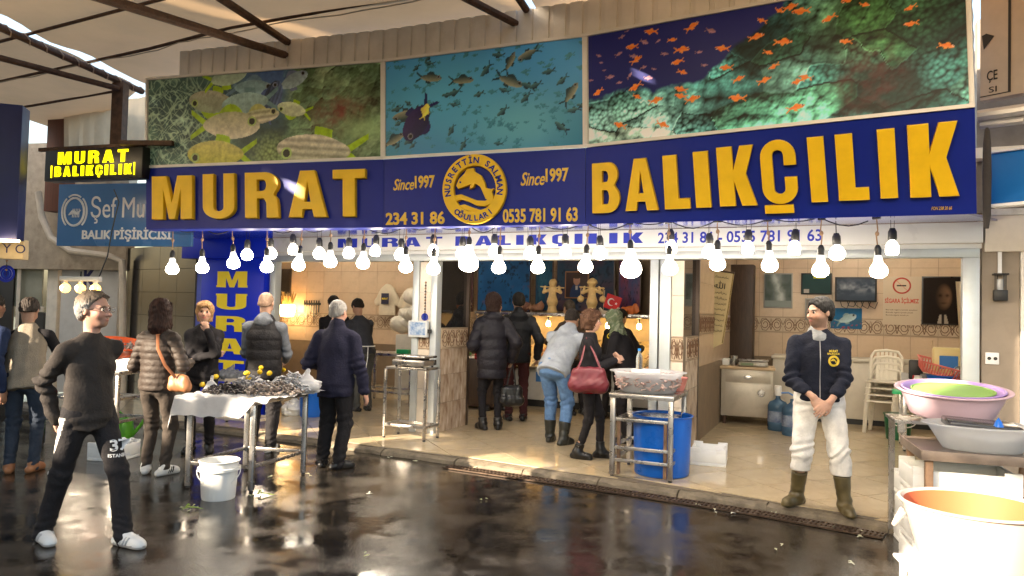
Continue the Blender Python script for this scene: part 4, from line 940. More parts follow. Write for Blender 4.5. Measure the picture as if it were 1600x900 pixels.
def paint2(X, Y, W, Hh):
    n1 = fbm(X*1.6, Y*1.6, 41); v = Y/Hh; C = np.zeros(X.shape+(3,))+np.array((.03, .13, .26)); C = mixc(C, np.clip(v*1.1-.1, 0, 1), (.045, .20, .42)); C = mixc(C, np.exp(-((X-W*.7)/.6)**2-((Y-Hh*.25)/.3)**2)*.7, (.09, .27, .30)); C = mixc(C, np.exp(-((X-W*.3)/.7)**2-((Y-Hh*.6)/.4)**2)*.5, (.08, .33, .46))
    C = mixc(C, np.clip((X-W*.8)/.6, 0, 1)*np.clip(1-v*1.5, 0, 1)*.9, (.012, .09, .12)); C = mixc(C, np.clip(n1*2-1.1, 0, 1)*(1-v)*.8, (.03, .16, .17))
    r_ = np.random.default_rng(5)
    for k in range(150): draw_fish(C, X, Y, r_.uniform(0, W), r_.uniform(0, Hh), r_.uniform(.03, .075), r_.uniform(2.6, 4.2), (.03, .13, .18), (.025, .1, .15), (.04, .15, .2), .28, 0, False)
    for k in range(30): draw_fish(C, X, Y, r_.uniform(.05, W), r_.uniform(.05, Hh), r_.uniform(.07, .13), r_.uniform(2.4, 4.3), (.012, .035, .05), (.01, .02, .03), (.05, .12, .12), .25, 0, False)
    for (a, b, L, an) in ((.25,.78,.2,3.0),(.42,.72,.19,3.1),(.66,.66,.22,2.7),(.1,.42,.22,.2),(.66,.86,.16,4.2),(.74,.9,.17,.4),(.95,.5,.18,4.1),(.05,.17,.2,3.6)): draw_fish(C, X, Y, W*a, Hh*b, L, an+math.pi, (.016, .035, .04), (.012, .028, .036), (.20, .20, .14), .25)
    draw_fish(C, X, Y, W*.17, Hh*.33, .36, -2.2, (.008, .008, .04), (.01, .01, .06), (.02, .01, .06), .45); draw_fish(C, X, Y, W*.22, Hh*.45, .12, 1.2, (.4, .33, .05), (.4, .33, .05), hgt=.4, eye=False)
    return C
def paint3(X, Y, W, Hh):
    v = Y/Hh; u = X/W; n1 = fbm(X*3, Y*3, 61); C = np.zeros(X.shape+(3,))+np.array((.004, .0055, .042)); C = mixc(C, np.clip(v-.4, 0, 1)*.8, (.008, .009, .085))
    edge = .40+.22*u+np.where(u > .35, (u-.35)*2.0, 0)+.22*(n1-.5)+.06*(fbm(X*16, Y*16, 62)-.5); m = np.clip((edge-v)*18, 0, 1)
    d_, ci = worley(X*10+.6*n1, Y*10, 63); d2, c2 = worley(X*26, Y*26, 64); d3, _ = worley(X*45, Y*45, 66); big = fbm(X*1.7, Y*1.7, 65)
    k = np.clip(1.15-d_*1.15, 0, 1); kk = np.clip(1.1-d2*1.15, 0, 1); mixk = np.clip(big*3-1.1, 0, 1); dL, idL = worley(X*2.9+.7*n1, Y*3.6+.5*n1, 71); mixk = np.clip((idL-.45)*12, 0, 1); bright = (k*mixk+kk*(1-mixk))*np.clip(1.6-dL*1.6, .06, 1.3)*np.clip(fbm(X*1.1+3, Y*1.4, 97)*3.0-.75, .12, 1.25)*np.clip(.25+1.5*fbm(X*2.6, Y*2.6, 67)*.95, .1, 1.2)*(.7+.5*np.clip(1.1-d3, 0, 1))
    cc = np.zeros(C.shape)+np.array((.11, .36, .34)); cc = mixc(cc, np.clip(1.3-np.hypot((u-.13)/.25, (v-.15)/.28), 0, 1), (.30, .48, .40)); cc = mixc(cc, np.clip(1.5-np.hypot((u-.84)/.2, (v-.78)/.36)*1.2, 0, 1), (.17, .42, .12)); cc = mixc(cc, np.clip((u-.55)*2.0, 0, .4), (.10, .33, .24))
    dk = np.clip(1.35-np.hypot((u-.5)/.09, (v-.72)/.26), 0, 1)+np.clip(1.5-np.hypot((u-.83)/.12, (v-.2)/.28), 0, 1)*.95; bright = bright*np.clip(1-dk, .06, 1)
    Hm = .55*np.sqrt(np.clip(1-dL**2, 0, 1))+.20*np.sqrt(np.clip(1-d_**2, 0, 1))*mixk+.10*np.sqrt(np.clip(1-d2**2, 0, 1))*(1-.5*mixk)+.08*fbm(X*24, Y*24, 90)
    idx_ = (idL*997) % 1.0; pal = np.array(((.8, 1.1, 1.15), (1.7, 1.4, 1.35), (1.0, 1.2, .9), (.7, .9, 1.0), (1.3, 1.2, 1.2), (.45, .6, .65)))[(idx_*6).astype(int) % 6]
    coral = cc*pal*(np.clip(bright, .03, 1.4)**1.05*2.1*relief(Hm, X, Y, .17))[..., None]; red = np.clip(1.4-np.hypot((u-.785)/.08, (v-.27)/.3), 0, 1)*np.clip(fbm(X*16, Y*16, 69)*2-.6, 0, 1); coral = mixc(coral, np.clip(red*.6, 0, 1), (.04, .006, .008))
    C = C*(1-m[..., None])+coral*m[..., None]
    r_ = np.random.default_rng(8)
    for k in range(20): draw_fish(C, X, Y, r_.uniform(0, W*.4), r_.uniform(Hh*.5, Hh), r_.uniform(.025, .07), r_.uniform(-.6, .9), (.1, .05, .07), (.1, .05, .05), hgt=.25, eye=False)
    F_ = [(.2,.95),(.33,.93),(.14,.84),(.27,.84),(.30,.74),(.16,.72),(.28,.64),(.30,.54),(.15,.47),(.16,.38),(.03,.47),(.29,.4),(.29,.34),(.33,.3),(.22,.33),(.41,.7),(.42,.53),(.52,.88),(.57,.93),(.60,.95),(.62,.9),(.74,.93),(.78,.86),(.58,.67),(.51,.75),(.46,.42),(.53,.38),(.45,.26),(.61,.33),(.63,.36),(.73,.6),(.88,.66),(.88,.78),(.96,.45),(.61,.12),(.24,.1),(.54,.6),(.55,.48),(.69,.8),(.10,.15)]
    for a, b in F_: draw_fish(C, X, Y, W*a, Hh*b, r_.uniform(.055, .105), r_.choice([0, math.pi])+r_.uniform(-.5, .5), (.29, .055, .006), (.28, .09, .012), (.36, .10, .025), .23)
    return C
poster(0, paint1, 'reef poster with silver and yellow tailed fish, above the word MURAT', 420, 140)
poster(1, paint2, 'blue open water poster with a shoal of small dark fish', 230, 118)
poster(2, paint3, 'coral reef poster with many orange fish on teal coral', 400, 130)

# ------------------------------------------------------------------ soffit behind the sign, corrugated strip over the posters
ORG = Vector((0, 0, 0))
bk_ = [SW(*(lambda x: (x, -.085))(max(-3.9, min(6.1, (Vector(q)-F1).dot(SX))))) for q in SB]
sofm = mat('glossy_blue_soffit', (.012, .03, .33), .12, scale=1.6, c2=(.02, .04, .22), rvar=.03)
sx_ = [-4.0, -.75, 2.2, 6.0]
sofo = struct(bpy.data.objects.new('soffit', None)); col.objects.link(sofo)
for i in range(3):
    a, b = Vector(SB[i]), Vector(SB[i+1]); c, d_ = SW(sx_[i+1]-.004, -.085, HZ+.335), SW(sx_[i]+.004, -.085, HZ+.335)
    mb = MB(); up = Vector((0, 0, .02)); q = [a+Vector((0, .12, .012)), b+Vector((0, .12, .012)), c, d_]
    mb.add(q+[x+up for x in q], [(3,2,1,0),(4,5,6,7),(0,1,5,4),(1,2,6,5),(2,3,7,6),(3,0,4,7)]); mb.obj('soffit_panel', sofm, sofo, smooth=False, recalc=True)
cor = MB(); cz0, cz1 = 4.05, 4.44; vs = []; NP = 0
path = [Vector(STp[0])+Vector((.33, .0, 0)), Vector(STp[1]), Vector(STp[2]), Vector(STp[3])]
for i in range(3):
    a, b = path[i], path[i+1]; d_ = (b-a); L = d_.length; d_.normalize(); n = Vector((d_.y, -d_.x, 0)); m = int(L/.16)
    for k in range(m):
        for off, dd in ((0, 0), (.008, .018), (.12, .018), (.128, 0)):
            p = a+d_*(L*k/m+off)+n*(dd-.05); vs += [(p.x, p.y, cz0), (p.x, p.y, cz1)]; NP += 1
cor.add(vs, [(2*i, 2*i+2, 2*i+3, 2*i+1) for i in range(NP-1)])
tag(cor.obj('corrugated_sheet', mat('white_corrugated', (.62, .58, .53), .5, var=.12, scale=3, dirt=.4, dirtc=(.4, .33, .25)), ang=20), 'white corrugated metal strip between the posters and the tarpaulin roof', 'metal sheet')

# ------------------------------------------------------------------ hanging bulbs
bulb_lit = mat('bulb_lit', (.9, .9, .88), .3, var=0, emit=(1.0, .86, .66), estr=13.5)
bulb_dim = mat('bulb_off', (.55, .57, .6), .25, var=0, emit=(1, .95, .9), estr=.25)  # faint glow put into the material of the unlit bulb
bulb_neck = mat('bulb_neck', (.8, .8, .78), .35, var=.03, emit=(1.0, .93, .82), estr=.6)
def bulb_mesh(rad, shape):
    mb = MB()
    if shape == 'pear': prof = [(.001, -.5), (.35, -.47), (.62, -.36), (.88, -.14), (1.0, .2), (.98, .5), (.85, .85), (.68, 1.1), (.56, 1.28)]
    elif shape == 'can': prof = [(.001, -.6), (.6, -.58), (.82, -.46), (.9, -.2), (.9, .5), (.86, .8)]
    else: prof = [(.001, -.75), (.45, -.68), (.8, -.45), (1.0, .0), (.98, .3), (.92, .45)]
    mb.lathe([(r_*rad, z*rad) for r_, z in prof], 20); g = mb.mesh('bulb_globe')
    top = prof[-1]; mb = MB(); mb.lathe([(top[0]*rad, top[1]*rad), (top[0]*rad*.9, (top[1]+.35)*rad), (.42*rad, (top[1]+.75)*rad), (.3*rad, (top[1]+.95)*rad)], 16); nk = mb.mesh('bulb_neck')
    zt = (top[1]+.93)*rad; mb = MB(); mb.lathe([(.001, zt), (.026, zt), (.028, zt+.05), (.022, zt+.07), (.012, zt+.085), (.001, zt+.086)], 12); sk = mb.mesh('socket')
    return g, nk, sk, zt+.085
BM = {('pear', 1): bulb_mesh(.067, 'pear'), ('pear', 2): bulb_mesh(.096, 'pear'), ('can', 1): bulb_mesh(.056, 'can'), ('round', 1): bulb_mesh(.066, 'round')}
def sign_y(px):                                      # distance of the sign line at a photo column
    for i in range(3):
        a, b = SB[i], SB[i+1]; k = (px-CX)/FPX; d_ = Vector(b)-Vector(a); t = (k*a.y-a.x)/(d_.x-k*d_.y)
        if t <= 1 or i == 2: return a.y+t*d_.y
def soffit_z(px, Y, py): return None
def hang(px, py, Y, shape, size, label, group, lit=True, rope=True, ztop=2.47):
    p = at(px, py, Y); me = BM[(shape, size)]; t = thing('hanging_bulb', label, 'light bulb', p, 0, group)
    link('bulb_globe', me[0], None, t).data.materials.append(bulb_lit) if False else None
    g = bpy.data.objects.new('bulb_globe', me[0] if lit else me[0].copy()); col.objects.link(g); g.parent = t
    if not me[0].materials: me[0].materials.append(bulb_lit)
    if not lit: g.data.materials.clear(); g.data.materials.append(bulb_dim)
    link('bulb_neck', me[1], bulb_neck if not me[1].materials else None, t); link('socket', me[2], black_m if not me[2].materials else None, t)
    zt = me[3]; top = ztop-p.z; mb = MB(); t.rotation_euler = (random.uniform(-.05, .05), random.uniform(-.06, .06), random.uniform(0, 3))
    if rope:
        kx = random.uniform(-.008, .008); mid = zt+(top-zt)*random.uniform(.35, .55)
        mb.tube([(0, 0, zt-.01), (kx, 0, mid-.02), (-kx, .0, mid+.03), (0, 0, top)], [.0055, .006, .0055, .005], 6); mb.obj('cord', rope_m, t)
        mb = MB(); mb.lathe([(.001, -.022), (.013, -.014), (.0165, .0), (.012, .014), (.001, .022)], 8, (0, 0, mid)); mb.obj('knot', rope_m, t)
        mb = MB(); mb.box(-.03, .03, -.02, .02, top-.015, top+.02); mb.obj('clamp', black_m, t, bevel=.004)
    else:
        mb.tube([(-.02, 0, zt-.02), (-.024, 0, top)], .0022, 5); mb.tube([(.02, 0, zt-.02), (.024, 0, top)], .0022, 5); mb.obj('wire_hook', black_m, t)['kind'] = 'stuff'
        mb = MB(); mb.lathe([(.030, zt-.09), (.036, zt-.08), (.034, zt-.02), (.02, zt+.01)], 12); mb.obj('collar', black_m, t)
front_row = [(269,422),(316,420),(365,413),(417,419),(466,416),(516,411),(567,413),(634,419),(677,422),(732,415,2),(779,420),(840,420),(914.5,419),(986,424,2),(1047,422),(1121,415),(1203,417),(1282,425),(1373,426)]
back_row = [(386,399,'round'),(423,397,'round'),(458,392,'can'),(499,397,'round'),(545,397,'round'),(586,394,'can'),(626,399,'round'),(677,394,'can'),(722,397,'round'),(772,394,'can'),(829,397,'round'),(884,395,'can'),(938,397,'round'),(1049,389,'can'),(1109,395,'round'),(1168,391,'can'),(1241,391,'can'),(1308,397,'round'),(1394,391,'can')]
for i, q in enumerate(front_row):
    big = len(q) > 2; Y = sign_y(q[0])+.22
    hang(q[0], q[1]+2, Y, 'pear', 2 if big else 1, f'{"large " if big else ""}lit bulb on a knotted rope, {ORD[i]} from left in the front row', 'bulbs on ropes in the front row', ztop=2.455)
for i, q in enumerate(back_row):
    Y = sign_y(q[0])+.55; hang(q[0], q[1]+1, Y, q[2], 1, f'{"unlit" if i == 4 else "lit"} short bulb in a black holder, {ORD[i]} from left in the back row', 'bulbs in black holders in the back row', lit=(i != 4), rope=False, ztop=2.475)

pts = []; tops = [at(q[0], 358, sign_y(q[0])+.2) for q in front_row]
for i in range(len(tops)-1):
    for k in range(6): f_ = k/6; a = tops[i]*(1-f_)+tops[i+1]*f_; pts.append((a.x, a.y+.01, 2.462-.05*math.sin(math.pi*f_)*(1+.5*math.sin(i*2.3))))
mb = MB(); mb.tube(pts, .006, 5); tag(mb.obj('bulb_cable', black_m), 'thin black cable looping between the hanging bulbs under the sign', 'cable')

# ------------------------------------------------------------------ tarpaulin roof on pipe trusses
def lerp(a, b, t): return (a[0]+(b[0]-a[0])*t, a[1]+(b[1]-a[1])*t)
def tarp(name, L0, L1, R0, R1, label, z=4.5, wav=.05, seed=0, nu=26, nv=40, zl=0.0, zr=0.0, edge=.06):
    """sheet between a left line L0(near)-L1(far) and a right line R0-R1, sagging between the purlins"""
    w_ = waves(seed+900); vs = np.zeros((nu+1, nv+1, 3)); 
    for i in range(nu+1):
        for j in range(nv+1):
            a = lerp(L0, L1, j/nv); b = lerp(R0, R1, j/nv); p = lerp(a, b, i/nu); e = min(i, nu-i)/nu
            x, y = p; sag = wav*math.sin(math.pi*((j/nv*6) % 1))**2; ed = math.exp(-e*18)*edge*float(w_(x, y, 0, 3.3))
            vs[i, j] = (x+ed, y, z+zl*(1-i/nu)+zr*i/nu-sag*.6+.03*float(w_(x, y, 1, 1.4))+math.exp(-e*18)*.03*float(w_(x, y, 5, 5)))
    idx = np.arange((nu+1)*(nv+1)).reshape(nu+1, nv+1); F = np.stack([idx[:-1, :-1], idx[1:, :-1], idx[1:, 1:], idx[:-1, 1:]], -1).reshape(-1, 4)
    return tag(link(name, np_mesh(name, vs.reshape(-1, 3), F), tarp_m), label, 'tarpaulin', 'roof tarpaulins')
tarp('roof_tarpaulin', (-9.02, 2.2), (-7.6, 12.8), (-6.26, 2.2), (-5.0, 9.75), 'beige roof tarpaulin left of the bright gap beside the lashed pipe', seed=1)
tarp('roof_tarpaulin', (-6.11, 2.2), (-4.78, 9.9), (-1.70, 2.2), (.30, 7.55), 'widest beige roof tarpaulin above the reef and open water posters', seed=2)
tarp('roof_tarpaulin', (-1.61, 2.2), (.42, 7.52), (7.5, 2.2), (7.5, 5.3), 'beige roof tarpaulin above the coral poster, right of the narrow bright slit', seed=3, edge=.03)
def pipe(p0, p1, r=.035, ext=0.0): a, b = Vector(p0), Vector(p1); mb = MB(); mb.tube([a, a+(b-a)*(1+ext)], r, 8); return mb
tr = thing('roof_truss', 'rusty pipe truss wrapped in rope along the bright gap at upper left', 'truss', (-4.93, 9.64, 0))
def tpart(t, name, mb, m, **k): o = t.location; mb.v = [(x-o[0], y-o[1], z-o[2]) for x, y, z in mb.v]; return mb.obj(name, m, t, **k)
tpart(tr, 'upper_pipe', pipe((-4.93, 9.64, 4.40), (-5.3, 7.47, 4.40), .04, 3.4), rust_m)
tpart(tr, 'lower_pipe', pipe((-4.96, 9.12, 4.28), (-5.66, 8.0, 4.26), .035, 3.0), rust_m)
pb = G(183, 240, 0)*0+at(184, 242, 9.2); mb = MB(); mb.bar((pb.x, pb.y, 3.2), (pb.x, pb.y, 4.36), .14); tpart(tr, 'post', mb, rust_m)
mb = MB(); r_ = random.Random(4); rp = []
for i in range(150):
    t_ = i/150*3.2; a = i*1.25; rp.append((-4.93-.37*t_, 9.64-2.17*t_+r_.uniform(-.01, .01), 4.40)); 
rp = [(p[0]+.047*math.cos(i*1.25), p[1], p[2]+.047*math.sin(i*1.25)) for i, p in enumerate(rp)]; mb.tube(rp, .008, 5); tpart(tr, 'rope_lashing', mb, mat('pale_rope', (.42, .3, .22), .9))
tr = thing('roof_truss', 'pair of rusty roof pipes meeting above the yellow tailed fish poster', 'truss', (-2.38, 8.07, 0))
tpart(tr, 'upper_pipe', pipe((-2.36, 8.05, 4.42), (-2.76, 6.54, 4.42), .04, 3.4), rust_m)
tpart(tr, 'lower_pipe', pipe((-2.38, 8.07, 4.34), (-2.9, 6.05, 3.98), .04, .9), rust_m)
tr = thing('roof_truss', 'rusty roof pipe meeting the top of the open water poster', 'truss', (.18, 7.14, 0))
tpart(tr, 'upper_pipe', pipe((.19, 7.16, 4.42), (-.02, 6.5, 4.44), .035, 6), rust_m)
tpart(tr, 'lower_pipe', pipe((.18, 7.14, 4.34), (-.35, 6.38, 4.30), .035, 4), rust_m)
for q, (pts, lb) in enumerate(((((-8.6, 9.55), (-5.69, 8.03), (-3.43, 6.86), (-.9, 5.6), (3, 3.7)), 'nearer of the two thin cross purlins under the tarpaulin'), (((-8.9, 10.6), (-6.71, 9.51), (-4.14, 8.18), (-2.97, 7.54), (-1.0, 6.67), (2.5, 5.0)), 'farther thin cross purlin under the tarpaulin with a loose wire'), (((-8.5, 11.4), (-7.06, 10.68), (-5.41, 9.86)), 'short cross purlin under the tarpaulin at far left'))):
    mb = MB(); mb.tube([(x, y, 4.47-.02*math.sin(i*1.3)) for i, (x, y) in enumerate(pts)], .018, 7); o = tag(mb.obj('roof_purlin', rust_m), lb, 'purlin', 'purlins under the tarpaulin')
    if q == 1:
        w_ = []; r_ = random.Random(9)
        for i in range(len(pts)-1):
            for k in range(8): x, y = lerp(pts[i], pts[i+1], k/8); w_.append((x+.03, y-.03, 4.44+r_.uniform(-.03, .012)))
        mb = MB(); mb.tube(w_, .006, 5); mb.obj('wire', mat('cream_wire', (.4, .33, .25), .6), o)

# ------------------------------------------------------------------ unseen wall added behind the viewer: blocks the sun, gaps shaped for sunlit patches
nS = Vector((-SUN_AZ.x, -SUN_AZ.y, 0)); tS = Vector((SUN_AZ.y, -SUN_AZ.x, 0)); opp = struct(bpy.data.objects.new('opposite_market_row', None)); col.objects.link(opp)
opm = mat('opposite_wall', (.5, .45, .38), .8, var=.15, scale=1.5)
def owall(s0, s1, z0, z1):
    a = nS*9+tS*s0; b = nS*9+tS*s1; mb = MB(); k = nS*.25
    mb.add([a+Vector((0, 0, z0)), b+Vector((0, 0, z0)), b+k+Vector((0, 0, z0)), a+k+Vector((0, 0, z0)), a+Vector((0, 0, z1)), b+Vector((0, 0, z1)), b+k+Vector((0, 0, z1)), a+k+Vector((0, 0, z1))],
           [(3,2,1,0),(4,5,6,7),(0,1,5,4),(1,2,6,5),(2,3,7,6),(3,0,4,7)]); mb.obj('stall_front', opm, opp, smooth=False, recalc=True)
HI = 9.6
SUNGAPS = [(-22, -9.6, [], 9.6), (-9.6, -8.9, [(4.3, 5.2)], HI), (-8.9, -8.6, [], HI), (-8.6, -7.75, [(4.15, 4.5), (4.62, 5.5)], HI), (-7.75, -7.56, [(4.4, 5.4)], HI), (-7.56, -7.35, [(4.4, 5.4)], 6.6), (-7.35, -6.9, [(4.35, 4.75), (4.9, 5.1)], HI), (-6.9, -6.6, [], HI), (-6.6, -5.58, [(4.28, 5.5)], HI), (-5.58, -5.52, [], HI), (-5.52, -5.40, [], 8.0),
           (-5.40, -4.42, [], HI), (-4.42, -4.34, [], 8.0), (-4.34, -2.62, [], HI), (-2.62, -2.45, [], 6.6), (-2.45, -2.12, [(5.2, 5.6)], 8.6), (-2.12, -.95, [(4.7, 6.2)], 8.6), (-.95, .3, [], 6.6), (.3, 10, [], 3.6)]
for s0, s1, gaps, top in SUNGAPS:
    z = 0
    for g0, g1 in gaps: owall(s0+.002, s1-.002, z, g0); z = g1
    owall(s0+.002, s1-.002, z, top)

# ------------------------------------------------------------------ left neighbours
def wq(name, m, corners, parent=None, th=.04, bevel=.004):   # slab from four world points (bl, br, tr, tl) facing the viewer
    q = [Vector(c) for c in corners]; n = (q[1]-q[0]).cross(q[3]-q[0]).normalized()
    if n.y > 0: n = -n
    mb = MB(); o = parent.location if parent else Vector((0, 0, 0)); mb.add([c-o for c in q]+[c-n*th-o for c in q], [(0,1,2,3),(7,6,5,4),(0,4,5,1),(1,5,6,2),(2,6,7,3),(3,7,4,0)])
    return mb.obj(name, m, parent, bevel=bevel, recalc=True)
def up4(x0, x1, y0, y1, Ya, Yb):        # upright rectangle: columns x0, x1 at distances Ya, Yb, rows y0 (top) .. y1 measured at the left column
    a = at(x0, y1, Ya); b = at(x0, y0, Ya); xr_ = at(x1, (y0+y1)/2, Yb); return [(a.x, a.y, a.z), (xr_.x, xr_.y, a.z), (xr_.x, xr_.y, b.z), (a.x, a.y, b.z)]
def rot_of(c): return math.atan2(c[1][1]-c[0][1], c[1][0]-c[0][0])
def on_slab(t, c, s, fx0, fx1, fz0, fz1, m, off=.02, thick=.004, shear=0.0, d=.0005, name='lettering'):
    """text on an upright rectangle c (bl, br, tr, tl), placed by fractions of its width and height"""
    W_ = (Vector(c[1])-Vector(c[0])).length; H_ = c[3][2]-c[0][2]; return lettering(s, W_*fx0, W_*fx1, H_*fz0, H_*fz1, -d, m, t, off=off, thick=thick, shear=shear, split=True, xf=(Vector(c[0])-t.location, rot_of(c)))
# lit sign
c = up4(69, 222, 236, 283, 8.45, 8.05); t = thing('led_sign', 'black LED sign with glowing yellow words MURAT BALIKÇILIK', 'LED sign', c[0])
wq('case', mat('led_case', (.014, .012, .01), .35), c, t, .14)
led_m = mat('led_yellow', (.2, .16, .0), .5, var=0, emit=(1.0, .80, .0), estr=.75)
def led_words(t, c, s, fx0, fx1, fz0, fz1):
    W_ = (Vector(c[1])-Vector(c[0])).length; H_ = c[3][2]-c[0][2]; block_word(s, W_*fx0, W_*fx1, H_*fz0, H_*fz1, -.0005, .004, led_m, t, (Vector(c[0])-t.location, rot_of(c)), gap=.32)
led_words(t, c, 'MURAT', .14, .86, .53, .93); led_words(t, c, 'BALIKÇILIK', .11, .90, .13, .46)
for fx in (.075, .925): o = on_slab(t, c, 'I', fx-.006, fx+.006, .10, .5, led_m, name='end_mark')
mb = MB(); p = Vector(c[2])-t.location; mb.bar((p.x-.25, p.y, p.z+.03), (p.x+.35, p.y-.05, p.z+.03), .05); mb.bar((-.1, .05, p.z+.02), (p.x, p.y+.05, p.z+.03), .04); mb.obj('bracket', rust_m, t)['kind'] = 'stuff'
# blue restaurant sign
c = up4(88, 300, 288, 384, 9.9, 9.45); t = thing('restaurant_sign', 'light blue fish restaurant sign with white lettering and round fish emblem', 'sign', c[0])
wq('panel', mat('sky_blue_panel', (.055, .17, .42), .25, var=.1, scale=2), c, t, .05); wl = mat('white_lettering', (.75, .77, .8), .4, var=.03)
on_slab(t, c, 'Şef Mu', .255, .655, .36, .80, wl, off=.0); on_slab(t, c, 'BALIK PİŞİRİCİSİ', .195, .86, .07, .30, wl, off=.03)
W_ = (Vector(c[1])-Vector(c[0])).length; H_ = c[3][2]-c[0][2]; mb = MB()
for k, (rx, rz, a0, a1) in enumerate(((.155, .185, 0, 360), (.195, .23, -50, 50), (.195, .23, 130, 230), (.19, .225, 60, 120))):
    mb.tube([(W_*.13+rx*math.cos(R(a)), -.004, H_*.55+rz*math.sin(R(a))) for a in np.linspace(a0, a1, 26)], .012 if k else .016, 5, flat=1)
mb.tube([(W_*.13-.09, -.004, H_*.5), (W_*.13-.02, -.004, H_*.55), (W_*.13+.05, -.004, H_*.52), (W_*.13+.1, -.004, H_*.58)], [.006, .03, .02, .004], 6)
for k in range(5): mb.tube([(W_*.13-.03+.025*k, -.004, H_*.46), (W_*.13-.02+.025*k, -.004, H_*.60)], .005, 4)
o = mb.obj('emblem', wl, t); o.rotation_euler = (0, 0, rot_of(c)); o['kind'] = 'stuff'
# navy sign at the far left edge
c = up4(-60, 31, 156, 370, 7.6, 7.75); t = thing('neighbour_sign', 'plain navy shop sign cut off by the left picture edge', 'sign', c[0]); wq('panel', mat('matt_navy', (.012, .016, .085), .5), c, t, .25)
c2 = up4(-60, 37, 371, 402, 7.9, 8.0); o = wq('name_board', mat('cream_board', (.62, .48, .28), .45), c2, t, .12); o = on_slab(t, c2, 'Y O', .66, 1.03, .3, .75, mat('dark_blue_letter', (.03, .03, .12), .5), off=.0)
p = at(10, 376, 7.7); mb = MB(); mb.box(-.12, .12, -.03, .03, -.012, .012); o = mb.obj('strip_lamp', mat('lamp_warm', (.9, .8, .6), .4, var=0, emit=(1, .72, .38), estr=5), t); o.location = p-t.location
# neighbour shop wall, door, window
t = thing('neighbour_shopfront', 'narrow stained plaster shopfront with grey door and small window left of the black tiles', 'shopfront', at(130, 600, 12.6)*1.0); t.location.z = 0
def nb(name, m, x0, x1, y0, y1, Ya, Yb, th=.06): return wq(name, m, up4(x0, x1, y0, y1, Ya, Yb), t, th)
c = up4(-120, 200, 228, 410, 12.95, 12.1); c[0] = (c[0][0], c[0][1], 2.15); c[1] = (c[1][0], c[1][1], 2.15); wq('upper_wall', plaster_m, c, t, .2)
dm = mat('grey_door', (.50, .47, .43), .35, var=.06, dirt=.3, dirtc=(.3, .26, .22)); d_c = up4(88, 182, 404, 612, 12.55, 12.25); door = wq('door', dm, d_c, t, .06)
for i, (f0, f1) in enumerate(((.8, .92), (.645, .77))):
    o = on_slab(t, d_c, 'K' if i == 0 else 'A', .40, .60, f0, f1, mat('navy_letter', (.02, .015, .1), .5), off=.04)
nb('door_jamb', mat('cream_jamb', (.66, .58, .47), .4), 66, 87, 404, 612, 12.6, 12.55, .12); 
w_c = up4(22, 66, 412, 478, 12.7, 12.62); wq('window_pane', mat('pale_glass', (.30, .29, .22), .08, var=.2, scale=2), w_c, t, .03)
for f0, f1, g0, g1 in ((19, 24, 408, 600), (24, 66, 404, 412), (24, 66, 478, 486)): nb('window_frame', _mats['cream_jamb'], f0, f1, g0, g1, 12.62, 12.58, .05)
nb('lower_panel', mat('dark_panel', (.03, .025, .02), .4), 24, 66, 487, 600, 12.66, 12.6, .05); nb('dark_opening', mat('dark_panel', (.03, .025, .02)), -120, 18, 404, 620, 12.7, 12.66, .05)  # last one: solid slab, dark colour stands for the shade of an opening
mb = MB(); p0 = at(193, 410, 12.0); p1 = at(193, 596, 12.0); q = t.location; mb.tube([at(60, 300, 12.2)-q, at(66, 340, 12.2)-q, at(80, 372, 12.1)-q, at(110, 392, 12.05)-q, at(170, 400, 12.0)-q, at(190, 408, 12.0)-q, (p0.x-q.x, p0.y-q.y, p0.z-.3), (p1.x-q.x, p1.y-q.y, .02)], .055, 10); mb.obj('drain_pipe', mat('cream_pipe', (.55, .47, .37), .5, var=.15), t)
# black tiled wall
A_ = at(196, 500, 12.15); B_ = at(304, 500, 10.95); W_ = ((B_.x-A_.x)**2+(B_.y-A_.y)**2)**.5; rz = math.atan2(B_.y-A_.y, B_.x-A_.x)
t = thing('black_tiled_wall', 'recessed wall of square black tiles left of the blue panel', 'wall', (A_.x, A_.y, 0), rz); mb = MB(); mb.box(0, W_, .0, .1, 0, 2.5); mb.obj('core', mat('black_grout', (.05, .048, .045), .8), t)
nn = 4; ww = W_/nn
for i in range(nn):
    for j in range(7):
        o = link('wall_tile', tile_mesh(ww, .36, dtile_m), None, t); o.location = (i*ww, -.001, j*.36)
p = SW(-3.3, .3); mb = MB(); a, b = SW(-5.2, 1.6), SW(-2.9, .1); mb.add([a+Vector((0, 0, 2.48)), b+Vector((0, 0, 2.48)), b+Vector((0, 0, 3.6)), a+Vector((0, 0, 3.6))], [(0, 1, 2, 3)]); struct(mb.obj('upper_left_wall', plaster_m, smooth=False))
